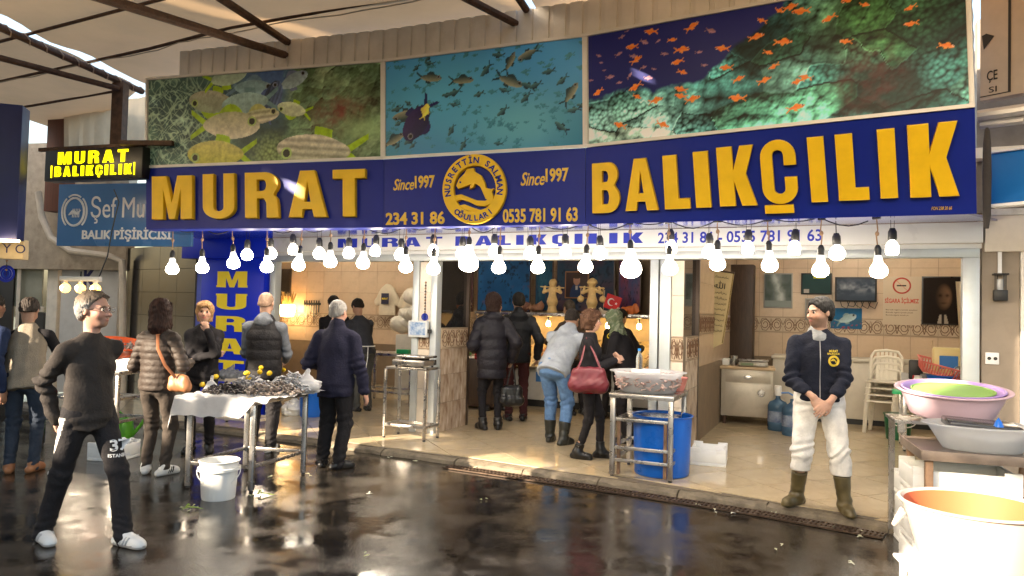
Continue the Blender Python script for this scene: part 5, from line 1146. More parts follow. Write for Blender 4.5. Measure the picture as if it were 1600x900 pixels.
# blue upright panel with MURAT
xa, _ = SP(313, 480, -.12); xb, _ = SP(411, 480, -.12); t = sthing('blue_panel_sign', 'tall bright blue panel with yellow letters MURAT running down', 'sign', xa, -.12, 0)
mb = MB(); mb.box(0, xb-xa, 0, .22, FL, 2.44); mb.obj('panel', blue_m, t, bevel=.004)
mb = MB(); mb.box(-.16, -.002, .02, .3, FL, 2.5); mb.obj('side_strip', mat('periwinkle', (.10, .13, .5), .35), t, bevel=.003)
mb = MB(); mb.box(-.35, xb-xa+.12, -.06, .02, 2.30, 2.60); mb.obj('top_board', blue_m, t, bevel=.004)
Wp = xb-xa
for ch, y0, y1 in (('M', 424, 449), ('U', 459, 484), ('R', 494, 518), ('A', 529, 553), ('T', 563, 586)):
    z1 = SP(362, y0, -.12)[1]; z0 = SP(362, y1, -.12)[1]; v, f = shape_arrays(GL_[ch], .02, .0); lo, hi = v.min(0), v.max(0); mb = MB(); x0, x1 = Wp*.27, Wp*.74
    mb.v = [(x0+(x1-x0)*(p[0]-lo[0])/(hi[0]-lo[0]), -.001-.006*(p[2]-lo[2])/(hi[2]-lo[2]), z0+(z1-z0)*(p[1]-lo[1])/(hi[1]-lo[1])) for p in v]; mb.f = f
    for sx in ((x0-.015, x0+.13), (x1-.13, x1+.015)):
        if ch in 'MA': mb.box(sx[0], sx[1], -.0078, -.002, z0, z0+.028)
        if ch in 'U': mb.box(sx[0], sx[1], -.0078, -.002, z1-.028, z1)
    mb.obj('letter', yflat_m, t, smooth=False, recalc=True)
# curtain, brick coloured column, post wall at upper left
c = [tuple(at(100, 242, 11.4)), tuple(at(236, 242, 10.6)), tuple(at(236, 150, 10.6)), tuple(at(100, 168, 11.4))]
nu = 24; mb = MB(); vs = []
for i in range(nu+1):
    f_ = i/nu; b0 = Vector(c[0])*(1-f_)+Vector(c[1])*f_; b1 = Vector(c[3])*(1-f_)+Vector(c[2])*f_; k = .03*math.sin(i*1.9)+.02*math.sin(i*.7)
    for j in range(5): q = b0*(1-j/4)+b1*(j/4); vs.append((q.x, q.y+k*(1-.5*j/4), q.z))
mb.add(vs, [(i*5+j, (i+1)*5+j, (i+1)*5+j+1, i*5+j+1) for i in range(nu) for j in range(4)]); tag(mb.obj('side_curtain', mat('cream_curtain', (.62, .50, .36), .8, var=.06, transl=.45)), 'cream cloth curtain closing the roof gap above the LED sign', 'curtain')
t = thing('brown_column', 'brick red sheet metal column beside the daylight gap', 'column', at(68, 330, 11.0)); t.location.z = 0; wq('sheet', mat('brick_red_sheet', (.13, .045, .025), .6, var=.2, stretch=(8, 8, .5)), up4(68, 103, 158, 330, 11.6, 11.5), t, .2)
# triple lamp bar
p = at(126, 436, 8.6); t = thing('triple_lamp', 'white bar lamp with three glowing amber globe bulbs', 'lamp', p, R(-15)); mb = MB(); mb.box(-.29, .29, -.02, .02, -.025, .03); mb.obj('bar', white_m, t, bevel=.006)
amb = mat('amber_globe', (1, .62, .2), .05, var=0, emit=(1.0, .5, .08), estr=1.5)
for k in (-1, 0, 1):
    mb = MB(); mb.lathe([(.001, -.165), (.03, -.158), (.05, -.135), (.058, -.108), (.05, -.08), (.03, -.062), (.02, -.055)], 16, (k*.215, 0, 0)); g = mb.obj('globe', amb, t)
    mb = MB(); mb.lathe([(.022, -.056), (.024, -.02)], 12, (k*.215, 0, 0)); mb.obj('socket', white_m, t)
    mb = MB(); mb.lathe([(.001, -.14), (.018, -.12), (.018, -.09), (.001, -.075)], 8, (k*.215, -.045, 0)); mb.obj('filament', mat('filament', (1, .9, .6), .3, var=0, emit=(1, .85, .5), estr=14), g)
mb = MB(); cab = [Vector((.26, 0, .03))]+[at(x, y, 8.65)-p for x, y in ((168, 400), (175, 360), (186, 315), (178, 296))]; cab = [Matrix.Rotation(R(15), 3, 'Z') @ q if i else q for i, q in enumerate(cab)]; mb.tube(cab, .008, 6); mb.tube([(0, 0, .03), (.0, .0, .09)], .01, 6); mb.obj('cable', black_m, t)['kind'] = 'stuff'
# evil eye bead string hanging by the window
def bead_string(label, p, rz, n=9, L=.5, s=1.0):
    t = thing('bead_ornament', label, 'ornament', p, rz); mb = MB(); mb.tube([(0, 0, 0), (0, 0, -L)], .003, 5); mb.obj('string', black_m, t)
    for i in range(n): mb = MB(); mb.lathe([(.001, -.012), (.011, -.006), (.013, 0), (.011, .006), (.001, .012)], 8, (0, -.002, -L*(i+.5)/n*.75)); mb.obj('bead', mat('dark_bead', (.05, .03, .03), .3) if i % 2 else mat('wood_bead', (.3, .16, .07), .5), t)
    for k, (rr, m) in enumerate(((.048*s, mat('bead_blue', (.01, .02, .3), .1, var=0)), (.033*s, mat('bead_white', (.8, .8, .8), .15, var=0)), (.02*s, mat('bead_sky', (.1, .4, .8), .15, var=0)), (.010*s, black_m))):
        mb = MB(); mb.lathe([(.001, -.006-.002*k), (rr, -.004-.002*k), (rr, .0)], 18); mb.xf(Matrix.Translation((0, -.004, -L*.83)) @ Matrix.Rotation(R(-90), 4, 'X') @ Matrix.Scale(-1, 4, (0, 0, 1))); mb.obj('eye_disc', m, t, recalc=True)
bead_string('evil eye bead charm on a string on the pillar left of the counter doorway', SW(-.18, -.045, 1.99), AL, 11, .55)
bead_string('blue evil eye charm on the neighbour window post at far left', at(11, 404, 8.1), 0, 3, .2, 2.0)

# ------------------------------------------------------------------ right neighbours
t = sthing('end_column', 'brown grey plastered column at the right end of the shop', 'column', 5.88, 0, 0); mb = MB(); mb.box(0, .30, -.03, .3, 0, 2.62); mb.obj('shaft', mat('taupe_plaster', (.26, .215, .17), .6, var=.1, scale=4, dirt=.3, dirtc=(.12, .09, .07)), t)
t = sthing('neighbour_door_frame', 'peeling white door frame of the shop to the right', 'door frame', 6.18, -.06, 0)
mb = MB(); mb.box(0.005, .22, 0, .12, 0, 2.3); mb.obj('jamb', mat('peeling_white', (.66, .64, .60), .55, var=.1, scale=9, dirt=.5, dirtc=(.3, .25, .2)), t, bevel=.006); mb = MB(); mb.box(-.28, 2.2, -.03, .14, 2.301, 2.64); mb.obj('lintel', mat('beige_lintel', (.60, .55, .48), .5, var=.08), t, bevel=.005)
mb = MB(); mb.box(-.28, 2.2, -.035, .0, 2.641, 2.70); mb.obj('cornice', _mats['peeling_white'], t)
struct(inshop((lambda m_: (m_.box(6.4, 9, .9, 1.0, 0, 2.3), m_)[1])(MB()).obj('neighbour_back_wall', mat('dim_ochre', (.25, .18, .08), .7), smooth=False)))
c = up4(1548, 1760, 240, 319, 5.9, 5.2); t = thing('plain_blue_sign', 'plain bright blue shop sign with white rim at the right edge', 'sign', c[0]); wq('panel', mat('cyan_blue', (.01, .13, .42), .35, var=.05), c, t, .18)
for q in ((1547, 1761, 236, 240, 5.88, 5.18), (1547, 1761, 319, 324, 5.88, 5.18)): wq('rim', white_m, up4(*q), t, .1)
c = up4(1531, 1760, -60, 158, 6.3, 5.5); t = thing('framed_notice_board', 'beige sign with black border and black letters above the blue sign at right', 'sign', c[0]); wq('panel', mat('beige_board', (.48, .40, .31), .5, var=.08), c, t, .1)
kb = mat('black_print', (.015, .014, .013), .5)
on_slab(t, c, 'ÇE', .055, .135, .10+.015, .20, kb, off=.01); on_slab(t, c, 'SI', .07, .13, .045, .085, kb, off=.0)
W_ = (Vector(c[1])-Vector(c[0])).length; H_ = c[3][2]-c[0][2]
for bx in ((0, W_*.225, .028, .036), (W_*.215, W_*.235, .028, H_)): mb = MB(); mb.box(bx[0], bx[1], -.005, -.0005, bx[2], bx[3]); o = mb.obj('border_line', kb, t); o.rotation_euler = (0, 0, rot_of(c))
mb = MB(); mb.prism([(W_*.03, H_*.36), (W_*.11, H_*.44), (W_*.05, H_*.47), (W_*.015, H_*.46)][::1], .0005, .005); mb.v = [(x, -z, y) for x, y, z in mb.v]; o = mb.obj('emblem', kb, t, recalc=True); o.rotation_euler = (0, 0, rot_of(c))
# shutter side of the sign, gutter and bagged awning at the right end
mb = MB(); vs = []; a = Vector(SM[3])+Vector((.01, .06, 0)); b = Vector(STp[3])+Vector((.01, .06, .0)); 
for i in range(15):
    f_ = i/14; p = a*(1-f_)+b*f_; off = .03*(i % 2); vs += [(p.x+off*.3, p.y-.05, p.z), (p.x+.22+off*.2, p.y+.55, p.z+.05)]
mb.add(vs, [(2*i, 2*i+1, 2*i+3, 2*i+2) for i in range(14)]); tag(mb.obj('side_cladding', mat('grey_white_sheet', (.52, .48, .43), .55, var=.12)), 'crumpled white sheet cladding on the right end of the coral poster', 'cladding')
mb = MB(); mb.tube([at(1528, 182, 5.8), at(1600, 172, 5.6), at(1700, 160, 5.4)], .05, 10); mb.tube([at(1532, 196, 5.8), at(1600, 188, 5.6)], .03, 8); tag(mb.obj('awning_roller', mat('grey_roller', (.42, .41, .42), .4, .3)), 'grey awning roller between the beige sign and the blue sign', 'awning roller')
mb = MB(); p = at(1538, 270, 5.65); mb.lathe([(.015, -.40), (.03, -.3), (.034, 0), (.03, .25), (.02, .36), (.01, .38)], 12, (p.x+.02, p.y, p.z-.03), 1, .7); tag(mb.obj('rolled_blind', mat('dark_cloth', (.05, .042, .038), .85, bump=.5, bscale=30)), 'dark rolled up blind hanging beside the right end of the sign', 'blind')
wall_box('upper_right_wall', 5.86, 9.0, .15, .3, 2.7, 4.6, mat('stained_grey', (.2, .175, .15), .8, var=.3, scale=3))
# wall lantern and socket
p = SW(6.03, -.032, 0); t = sthing('wall_lantern', 'small black caged wall lantern on the right column', 'lantern', *(6.02, -.04), z=SP(1546, 470, -.04)[1])
mb = MB(); mb.box(-.055, .055, -.08, 0, 0, .10); mb.obj('base', black_m, t, bevel=.006); mb = MB(); mb.lathe([(.03, .1), (.034, .14), (.03, .2)], 12, (0, -.05, 0)); mb.obj('lens', mat('grey_lens', (.35, .36, .38), .2), t)
for k in range(4): a = k*math.pi/2+.4; mb = MB(); mb.bar((.05*math.cos(a), -.05+.05*math.sin(a), .1), (.05*math.cos(a), -.05+.05*math.sin(a), .24), .008); mb.obj('cage_bar', black_m, t)
mb = MB(); mb.box(-.06, .06, -.105, .0, .24, .255); mb.obj('cap', black_m, t, bevel=.004); mb = MB(); mb.bar((0, -.012, .25), (0, -.012, .5), .03, .02); mb.obj('conduit', white_m, t)
x_, z_ = SP(1550, 560, -.035); t = sthing('wall_socket', 'white square socket outlet on the right column', 'socket', x_, -.031, z_); mb = MB(); mb.box(-.055, .055, -.02, 0, -.055, .055); mb.obj('plate', white_m, t, bevel=.006)
for k in (-.025, .025):
    mb = MB(); mb.lathe([(.001, 0), (.016, 0)], 12); mb.xf(Matrix.Translation((k, -.0215, 0)) @ Matrix.Rotation(R(90), 4, 'X')); mb.obj('hole', black_m, t, recalc=True)

# ------------------------------------------------------------------ plastics and goods
def plastic(name, c, rough=.35, **k): return mat(name, c, rough, var=k.pop('var', .06), scale=3, **k)
wplast = plastic('white_plastic', (.74, .74, .72), .4, dirt=.15, dirtc=(.5, .46, .4)); bplast = plastic('blue_plastic', (.006, .13, .60), .3, dirt=.12, dirtc=(.2, .25, .35)); gplast = plastic('green_plastic', (.01, .11, .045)); clearp = mat('clear_tub', (.78, .80, .82), .25, var=.04, transl=.5, rvar=.05, alpha=.55)
sheet_m = mat('plastic_sheet', (.66, .66, .68), .3, var=.08, scale=9, transl=.3); mussel_m = mat('mussel_shell', (.02, .018, .022), .25, var=.5, scale=60, c2=(.06, .045, .04)); mgrey_m = mat('grey_shell', (.36, .36, .38), .3, scale=50, c2=(.09, .085, .09))
lemon_m = mat('lemon_peel', (.80, .52, .015), .4, var=.1, bump=.25, bscale=120); card_m = mat('cardboard', (.34, .21, .115), .85, var=.1, scale=5); wood_m = mat('pale_wood', (.50, .37, .23), .5, var=.15, stretch=(1, 9, 1)); green_board = plastic('green_board', (.02, .36, .13))
def steel_table(t, pts, zt, ext=.05, th=.045, w=.045, shelf=None, rails=(.2,), m=steel_m, legs=True, splay=0):
    """pts: four leg feet (x, y) in the thing's own frame, in order round the table"""
    c = (sum(p[0] for p in pts)/4, sum(p[1] for p in pts)/4); o = [(p[0]+(p[0]-c[0])*ext*2, p[1]+(p[1]-c[1])*ext*2) for p in pts]
    if sum((o[i][0]*o[(i+1) % 4][1]-o[(i+1) % 4][0]*o[i][1]) for i in range(4)) < 0: o = o[::-1]
    mb = MB(); mb.prism(o, zt-th, zt); mb.obj('table_top', m, t, bevel=.005)
    for p in pts:
        mb = MB(); mb.bar((p[0], p[1], .02), (p[0], p[1], zt-th-.001), w); mb.obj('leg', m, t, bevel=.003)
        mb = MB(); mb.lathe([(.014, 0), (.02, .004), (.012, .022)], 10, (p[0], p[1], 0), cap0=True); mb.obj('foot', black_m, t)
    for z in rails:
        for i in range(4):
            a, b = pts[i], pts[(i+1) % 4]; d_ = (Vector(b)-Vector(a)).normalized()*(w/2+.001); mb = MB(); mb.bar((a[0]+d_.x, a[1]+d_.y, z), (b[0]-d_.x, b[1]-d_.y, z), .03); mb.obj('rail', m, t, bevel=.002)
    if shelf:
        s_ = [(c[0]+(p[0]-c[0])*1.0, c[1]+(p[1]-c[1])*1.0) for p in o]; s_ = [(c[0]+(p[0]-c[0])*.96, c[1]+(p[1]-c[1])*.96) for p in pts]
        if sum((s_[i][0]*s_[(i+1) % 4][1]-s_[(i+1) % 4][0]*s_[i][1]) for i in range(4)) < 0: s_ = s_[::-1]
        mb = MB(); mb.prism(s_, shelf-.03, shelf); mb.obj('shelf', m, t, bevel=.003)
def tub(name, label, cat, p, rz, rt, rb, hgt, m, sx=1.0, sy=1.0, lip=.025, th=.006, group=None, inner=None, n=48):
    t = thing(name, label, cat, p, rz, group); mb = MB()
    prof = [(.001, 0), (rb*.96, 0), (rb, .012), (rb+(rt-rb)*.5, hgt*.5), (rt, hgt-.012), (rt+lip, hgt-.004), (rt+lip+.002, hgt+.003), (rt+lip*.4, hgt+.006), (rt-th, hgt-.006)]
    mb.lathe(prof, n, sx=sx, sy=sy); mb.obj('shell', m, t, ang=50)
    mb = MB(); mb.lathe([(rt-th, hgt-.006), (rb+(rt-rb)*.5-th, hgt*.5), (rb-th, .014), (.001, .012)], n, sx=sx, sy=sy); mb.obj('inside', inner or m, t, ang=50)
    return t
def lumps(n, fn, seed, size, m, name, parent, k=(1, .5, .35), seg=6):
    """many little shells or fish joined as one heap"""
    r_ = np.random.default_rng(seed); mb = MB()
    for i in range(n):
        p = fn(r_); a, b, c = r_.uniform(0, 6.28, 3); s_ = size*r_.uniform(.75, 1.25); M_ = Matrix.Translation(p) @ Matrix.Rotation(a, 4, 'Z') @ Matrix.Rotation(.6*math.sin(b), 4, 'X') @ Matrix.Rotation(.6*math.sin(c), 4, 'Y')
        vs = []; rings = ((-1, .02), (-.55, .75), (.15, 1), (.7, .65), (1, .03))
        for x, rr in rings:
            for q in range(seg): an_ = 2*math.pi*q/seg; vs.append(M_ @ Vector((x*s_*k[0], rr*math.cos(an_)*s_*k[1], rr*math.sin(an_)*s_*k[2])))
        mb.add(vs, [(u*seg+q, u*seg+(q+1) % seg, (u+1)*seg+(q+1) % seg, (u+1)*seg+q) for u in range(4) for q in range(seg)])
    o = mb.obj(name, m, parent, ang=60); o['kind'] = 'stuff'; return o
def crumple(name, m, parent, fx, fy, zfun, nu=40, nv=30, seed=0):
    w_ = waves(seed+300); u, v = np.meshgrid(np.linspace(0, 1, nu), np.linspace(0, 1, nv), indexing='ij'); x = fx(u, v); y = fy(u, v); z = zfun(u, v, x, y, w_)
    idx = np.arange(nu*nv).reshape(nu, nv); F = np.stack([idx[:-1, :-1], idx[1:, :-1], idx[1:, 1:], idx[:-1, 1:]], -1).reshape(-1, 4); return link(name, np_mesh(name, np.stack([x, y, z], -1).reshape(-1, 3), F), m, parent)

# ------------------------------------------------------------------ mussel table in the street
T0 = Vector((-2.40, 6.90, 0)); TZ = .80
t = thing('mussel_table', 'steel table in the street holding mussels and lemons', 'table', T0); feet_ = [(-.42, -.31), (.18, -.43), (.42, .32), (-.18, .44)]
steel_table(t, feet_, TZ, ext=.03, rails=(.22,))
ax = Vector((.60, -.12, 0)).normalized(); ay = Vector((.24, .75, 0)).normalized()
def tl(a, b): return T0.x+ax.x*a+ay.x*b, T0.y+ax.y*a+ay.y*b
def cmp_(a, lim): return np.sign(a)*np.where(np.abs(a) > lim, lim+(np.abs(a)-lim)*.3, np.abs(a))
def sx(u, v): a = cmp_((u-.5)*1.1, .44); b = cmp_((v-.5)*1.08, .43); return ax.x*a+ay.x*b
def sy(u, v): a = cmp_((u-.5)*1.1, .44); b = cmp_((v-.5)*1.08, .43); return ax.y*a+ay.y*b
def sz(u, v, x, y, w_):
    over = np.maximum(np.abs(u-.5)*1.1-.44, 0); overv = np.maximum((.5-v)*1.08-.43, 0); drop = over*1.1*(u < .5)+overv*1.5*(1-.8*np.clip((u-.7)*8, 0, 1))
    return TZ+.012-drop+.010*w_(x, y, 0, 16)+.016*w_(x, y, 0, 38)+.02*np.clip(u-.85, 0, 1)+.03*np.clip(v-.9, 0, 1)*w_(x, y, 1, 20)
sh_ = crumple('plastic_sheet', sheet_m, None, lambda u, v: T0.x+sx(u, v), lambda u, v: T0.y+sy(u, v), sz, 70, 60, 3); tag(sh_, 'crumpled white plastic sheet spread over the mussel table', 'plastic sheet')
t = thing('black_mussels', 'heap of wet black mussels on the left half of the sheet', 'mussels', (*tl(-.23, .02), TZ+.01))
def heap(cx, cy, ra, rb, hz):
    def fn(r_):
        a = r_.uniform(0, 6.28); q = math.sqrt(r_.uniform(0, 1)); x = cx+ra*q*math.cos(a); y = cy+rb*q*math.sin(a); return Vector((ax.x*x+ay.x*y, ax.y*x+ay.y*y, .012+hz*(1-q*q)*r_.uniform(.3, 1)))
    return fn
lumps(240, heap(.02, -.05, .22, .20, .08), 1, .027, mussel_m, 'shells', t)
lumps(110, heap(.02, .24, .24, .16, .13), 2, .03, mgrey_m, 'shells', t)
t = thing('grey_oysters', 'heap of grey and brown shellfish in torn plastic on the right half', 'shellfish', (*tl(.2, .04), TZ+.015)); lumps(260, heap(0, 0, .26, .25, .10), 3, .029, mat('brown_shell', (.34, .27, .22), .4, scale=40, c2=(.08, .065, .06)), 'shells', t); lumps(190, heap(.04, .2, .24, .2, .17), 5, .032, mat('silver_shell', (.58, .58, .60), .25, scale=50, c2=(.2, .195, .2)), 'shells', t)
def bag(label, p, s_, hgt, seed, m=sheet_m):
    w_ = waves(seed+70); F = Field((-s_*1.6, -s_*1.6, -.02), (s_*1.6, s_*1.6, hgt+.05), .012); F.ell((0, 0, hgt*.2), (s_, s_*.8, hgt*.35)); F.cone((0, 0, hgt*.3), (s_*.15, 0, hgt*.9), s_*.35, .012, .06)
    F.disp(lambda x, y, z: .02*w_(x, y, z, 40)+.012*w_(x, y, z, 85)); v, f = F.poly(); o = link('plastic_bag', np_mesh('plastic_bag', v, f), m); o.location = p; return tag(o, label, 'plastic bag', 'torn plastic bags on the mussel table')
bag('knotted white plastic bag end at the left tip of the mussel table', (*tl(-.43, .02), TZ+.01), .06, .14, 1); bag('torn clear plastic bag behind the lemons', (*tl(.02, .34), TZ+.02), .11, .12, 2); bag('tall crumpled plastic bag at the right rear of the mussel table', (*tl(.36, .30), TZ+.02), .14, .24, 3); bag('small white plastic bag in the middle of the mussel table', (*tl(.07, .12), TZ+.02), .11, .10, 4)
bag('flat plastic bag at the left rear of the mussel table', (*tl(-.18, .34), TZ+.02), .12, .12, 5)
lm = MB(); lm.lathe([(.001, -.042), (.008, -.038), (.022, -.026), (.029, 0), (.022, .026), (.008, .038), (.001, .042)], 14); lme = lm.mesh('lemon')
for i, (px, py) in enumerate(((337, 588.5), (408, 574.5), (406, 581), (421, 583), (386, 583), (388, 590.5), (390, 611), (352, 603), (443, 578), (316, 601))):
    p = G(px, py, TZ+(.10 if py < 600 else .035)+(.05 if 395 < px < 430 else 0)); o = link('lemon', lme, lemon_m if not lme.materials else None); o.location = p; o.rotation_euler = (R(80), random.uniform(0, 1), random.uniform(0, 3)); o.scale = (.9,)*3
    tag(o, f'yellow lemon on the mussel heap, {ORD[sorted([337,408,406,421,386,388,390,352,443,316]).index(px)]} from the left', 'lemon', 'lemons on the mussel table')
t = tub('bucket', 'white plastic bucket on the wet street below the mussel table', 'bucket', G(341, 778), .3, .155, .135, .315, wplast, lip=.012)
mb = MB(); mb.lathe([(.158, .235), (.172, .24), (.172, .262), (.158, .266)], 40); mb.obj('rim_band', wplast, t); mb = MB(); mb.tube([(-.172*math.cos(a), -.172*math.sin(a)*.35-.05, .25-.13*math.sin(a)) for a in np.linspace(0, math.pi, 14)], .004, 6); mb.obj('handle', wplast, t)
mb = MB(); mb.lathe([(.001, .262), (.148, .262)], 30); mb.obj('water', mat('murky_water', (.12, .12, .11), .08, bump=.15, bscale=20), t)

# ------------------------------------------------------------------ scale stand by the pillar
a_, b_ = sg(641, 684); t = sthing('scale_stand', 'tall steel stand carrying the scale beside the tiled pillar', 'stand', a_, b_); steel_table(t, [(-.28, -.15), (.28, -.15), (.28, .17), (-.28, .17)], .86, ext=.0, th=.03, w=.03, rails=(.16,))
t = sthing('platform_scale', 'stainless platform scale standing on the tall stand', 'scale', a_+.03, b_, FL+.86)
mb = MB(); mb.box(-.22, .22, -.16, .16, .02, .09); mb.obj('body', steel_m, t, bevel=.012); mb = MB(); mb.box(-.17, .23, -.15, .15, .112, .14); mb.obj('platform', steel_m, t, bevel=.01); mb = MB(); mb.box(-.12, .15, -.1, .1, .091, .111); mb.obj('load_cell', black_m, t)
for q in ((-.18, -.12), (.18, -.12), (.18, .12), (-.18, .12)): mb = MB(); mb.lathe([(.014, 0), (.016, .02)], 10, (*q, 0)); mb.obj('foot', black_m, t)
x_, z_ = SP(654, 514, -.1); t = sthing('price_display', 'small framed label display clipped to the pillar above the scale', 'display', x_, -.1, z_); mb = MB(); mb.box(-.14, .14, -.03, .03, -.105, .105); mb.obj('case', mat('pale_case', (.55, .57, .58), .35), t, bevel=.012)
mb = MB(); mb.box(-.115, .115, -.034, -.031, -.075, .085); o = mb.obj('label_print', mat('blue_white_print', (.6, .66, .7), .3, scale=18, c2=(.05, .16, .4), rvar=0), t); mb = MB(); mb.box(.141, .18, -.02, .02, -.05, .0); mb.obj('bracket', black_m, t)

# ------------------------------------------------------------------ tub table in front of the doorway
a_, b_ = sg(962, 742); c_, d__ = sg(1041, 756)
tz = .80; fx, fy = (a_+c_)/2, (b_+d__)/2; wid = abs(c_-a_)/2+.02; t = sthing('tub_table', 'two tier steel table at the kerb holding the big fish tub', 'table', fx, fy, rz=0); LT = [(-wid, 0), (wid, 0), (wid, .62), (-wid, .62)]
steel_table(t, LT, tz, ext=.06, rails=(.28, .16), shelf=.56, w=.045)
for sx_i in (-1, 1): mb = MB(); mb.bar((sx_i*(wid-.055), .03, .02), (sx_i*(wid-.055), .03, .53), .03); mb.obj('inner_leg', mat('rusty_steel', (.25, .15, .09), .55, .5, var=.4, scale=9), t)
p = SW(fx-.01, fy+.27, FL+tz+.002)
t = tub('fish_tub', 'large white translucent tub full of small pinkish fish', 'tub', p, AL, .30, .24, .20, clearp, sx=1.12, sy=.95, lip=.035)
mb = MB(); mb.lathe([(.001, .016), (.228, .016), (.258, .09), (.276, .15), (.20, .168), (.1, .165), (.001, .172)], 40, sx=1.12, sy=.95); mb.obj('fish_mass', mat('pink_fish', (.66, .52, .47), .35, scale=45, c2=(.46, .29, .26), bump=.6, bscale=70), t)
w__ = lambda r_: (lambda a, q: Vector((.3*q*math.cos(a), .25*q*math.sin(a), .172)))(r_.uniform(0, 6.28), math.sqrt(r_.uniform(0, 1))); lumps(160, w__, 12, .03, mat('pale_fish', (.62, .5, .46), .25, scale=40, c2=(.4, .3, .3)), 'small_fish', t, (1, .3, .3))
w__ = lambda r_: (lambda a, z: Vector(((.252+.045*z/.17)*1.12*math.cos(a), (.252+.045*z/.17)*.95*math.sin(a), z)))(r_.uniform(0, 6.28), r_.uniform(.03, .15)); lumps(200, w__, 13, .024, _mats['pink_fish'], 'pressed_fish', t, (1, .45, .2))
mb = MB(); mb.box(-.16, .12, -.10, .12, .182, .215, rz=.2); o = mb.obj('tray', foam_m, None, bevel=.02, seg=3); o.location = p; o.rotation_euler = (0, 0, AL); o.name = 'foam_tray'; tag(o, 'white foam tray lying on the fish in the big tub', 'foam tray')
t = thing('water_bottle', 'clear water bottle with blue cap standing in the big tub', 'bottle', p+Vector((-.08, .05, .216)), 0); mb = MB(); mb.lathe([(.001, 0), (.03, 0), (.033, .02), (.031, .05), (.033, .08), (.031, .11), (.03, .13), (.014, .165), (.0135, .185)], 18); mb.obj('bottle_body', mat('bottle_clear', (.85, .9, .92), .06, var=0, trans=.9, ior=1.2), t); mb = MB(); mb.lathe([(.016, .182), (.016, .205), (.001, .206)], 14); mb.obj('cap', plastic('cap_blue', (.02, .2, .6)), t)
tub('small_bowl', 'small pink plastic bowl behind the big tub', 'bowl', SW(fx+.22, fy+.56, FL+tz+.002), 0, .10, .07, .13, plastic('pink_plastic', (.55, .20, .17)), lip=.008)
t = tub('blue_barrel', 'bright blue plastic barrel under the tub table', 'barrel', SW(fx+.12, fy+.36, FL+.003), 0, .285, .265, .575, bplast, lip=.012); mb = MB(); mb.lathe([(.001, .45), (.27, .45)], 36); mb.obj('contents', mat('dark_water', (.01, .03, .08), .1), t)
def foam_box(label, p, rz, w, d_, hgt, group=None, lid=False, top=None):
    t = thing('foam_box', label, 'foam box', p, rz, group); k = .028
    mb = MB(); mb.box(-w/2, w/2, -d_/2, d_/2, 0, .03); mb.obj('base', foam_m, t, bevel=.006)
    for b in ((-w/2, w/2, -d_/2, -d_/2+k), (-w/2, w/2, d_/2-k, d_/2), (-w/2, -w/2+k, -d_/2+k+.001, d_/2-k-.001), (w/2-k, w/2, -d_/2+k+.001, d_/2-k-.001)):
        mb = MB(); mb.box(*b, .031, hgt); mb.obj('side', foam_m, t, bevel=.005)
    for sx in (-1, 1):
        for sy_ in (-1, 1): mb = MB(); mb.box(sx*(w/2-.05)-.05, sx*(w/2-.05)+.05, sy_*(d_/2-.012)-.0125, sy_*(d_/2-.012)+.0125, hgt-.03, hgt+.022); mb.obj('corner_lug', foam_m, t, bevel=.004)
    if lid: mb = MB(); mb.box(-w/2+.004, w/2-.004, -d_/2+.004, d_/2-.004, hgt+.0225, hgt+.05); mb.obj('lid', foam_m, t, bevel=.008)
    return t
foam_box('white foam fish box on the tiles beside the blue barrel', G(1108, 722, FL), AL+.1, .36, .46, .16)

# ------------------------------------------------------------------ right room
a_, b_ = sg(1166, 664); t = sthing('steel_cabinet', 'dull steel cabinet with drawer and round handle behind the banner', 'cabinet', a_, b_, rz=.1); cw = .36; cz = .12; ch = .80
mb = MB(); mb.box(-cw, cw, 0, .55, cz, ch); mb.obj('carcass', mat('dull_metal', (.46, .41, .33), .4, .3, var=.1, dirt=.3, dirtc=(.2, .13, .08)), t, bevel=.006); mb = MB(); mb.box(-cw-.05, cw+.03, -.04, .57, ch+.001, ch+.04); mb.obj('top', wood_m, t, bevel=.008)
mb = MB(); mb.box(-cw+.06, cw-.03, -.016, -.001, .62, ch-.03); dr = mb.obj('drawer', _mats['dull_metal'], t, bevel=.004); mb = MB(); mb.lathe([(.001, -.035), (.05, -.03), (.06, 0)], 18, sy=.55); mb.xf(Matrix.Translation((.02, -.016, .69)) @ Matrix.Rotation(R(-90), 4, 'X')); mb.obj('cup_handle', steel_m, dr)
mb = MB(); mb.box(-cw+.06, cw-.03, -.016, -.001, cz+.03, .60); dd = mb.obj('door', _mats['dull_metal'], t, bevel=.004); mb = MB(); mb.lathe([(.001, .025), (.045, .022), (.055, 0)], 18); mb.xf(Matrix.Translation((.2, -.016, .47)) @ Matrix.Rotation(R(90), 4, 'X')); mb.obj('round_handle', steel_m, dd)
for q in ((-cw+.05, .05), (cw-.05, .05), (cw-.05, .5), (-cw+.05, .5)): mb = MB(); mb.lathe([(.025, 0), (.02, .05), (.03, .119)], 10, (*q, 0)); mb.obj('foot', rust_m, t)
t = sthing('counter_scale', 'grey digital scale with green display on the steel cabinet', 'scale', a_+.05, b_+.18, FL+ch+.041, rz=.1); mb = MB(); mb.box(-.19, .22, -.16, .16, .01, .07); mb.obj('body', mat('beige_grey_plastic', (.36, .34, .29), .45), t, bevel=.015); mb = MB(); mb.box(-.2, .23, -.1, .17, .085, .1); mb.obj('pan', steel_m, t, bevel=.006)
mb = MB(); mb.box(-.16, .02, -.165, -.161, .02, .06); mb.obj('screen', mat('lcd_green', (.16, .2, .12), .2, var=0), t); mb = MB(); mb.box(.06, .18, -.165, -.161, .02, .06); mb.obj('keypad', mat('keypad', (.3, .3, .3), .5, scale=90, c2=(.6, .6, .58)), t)
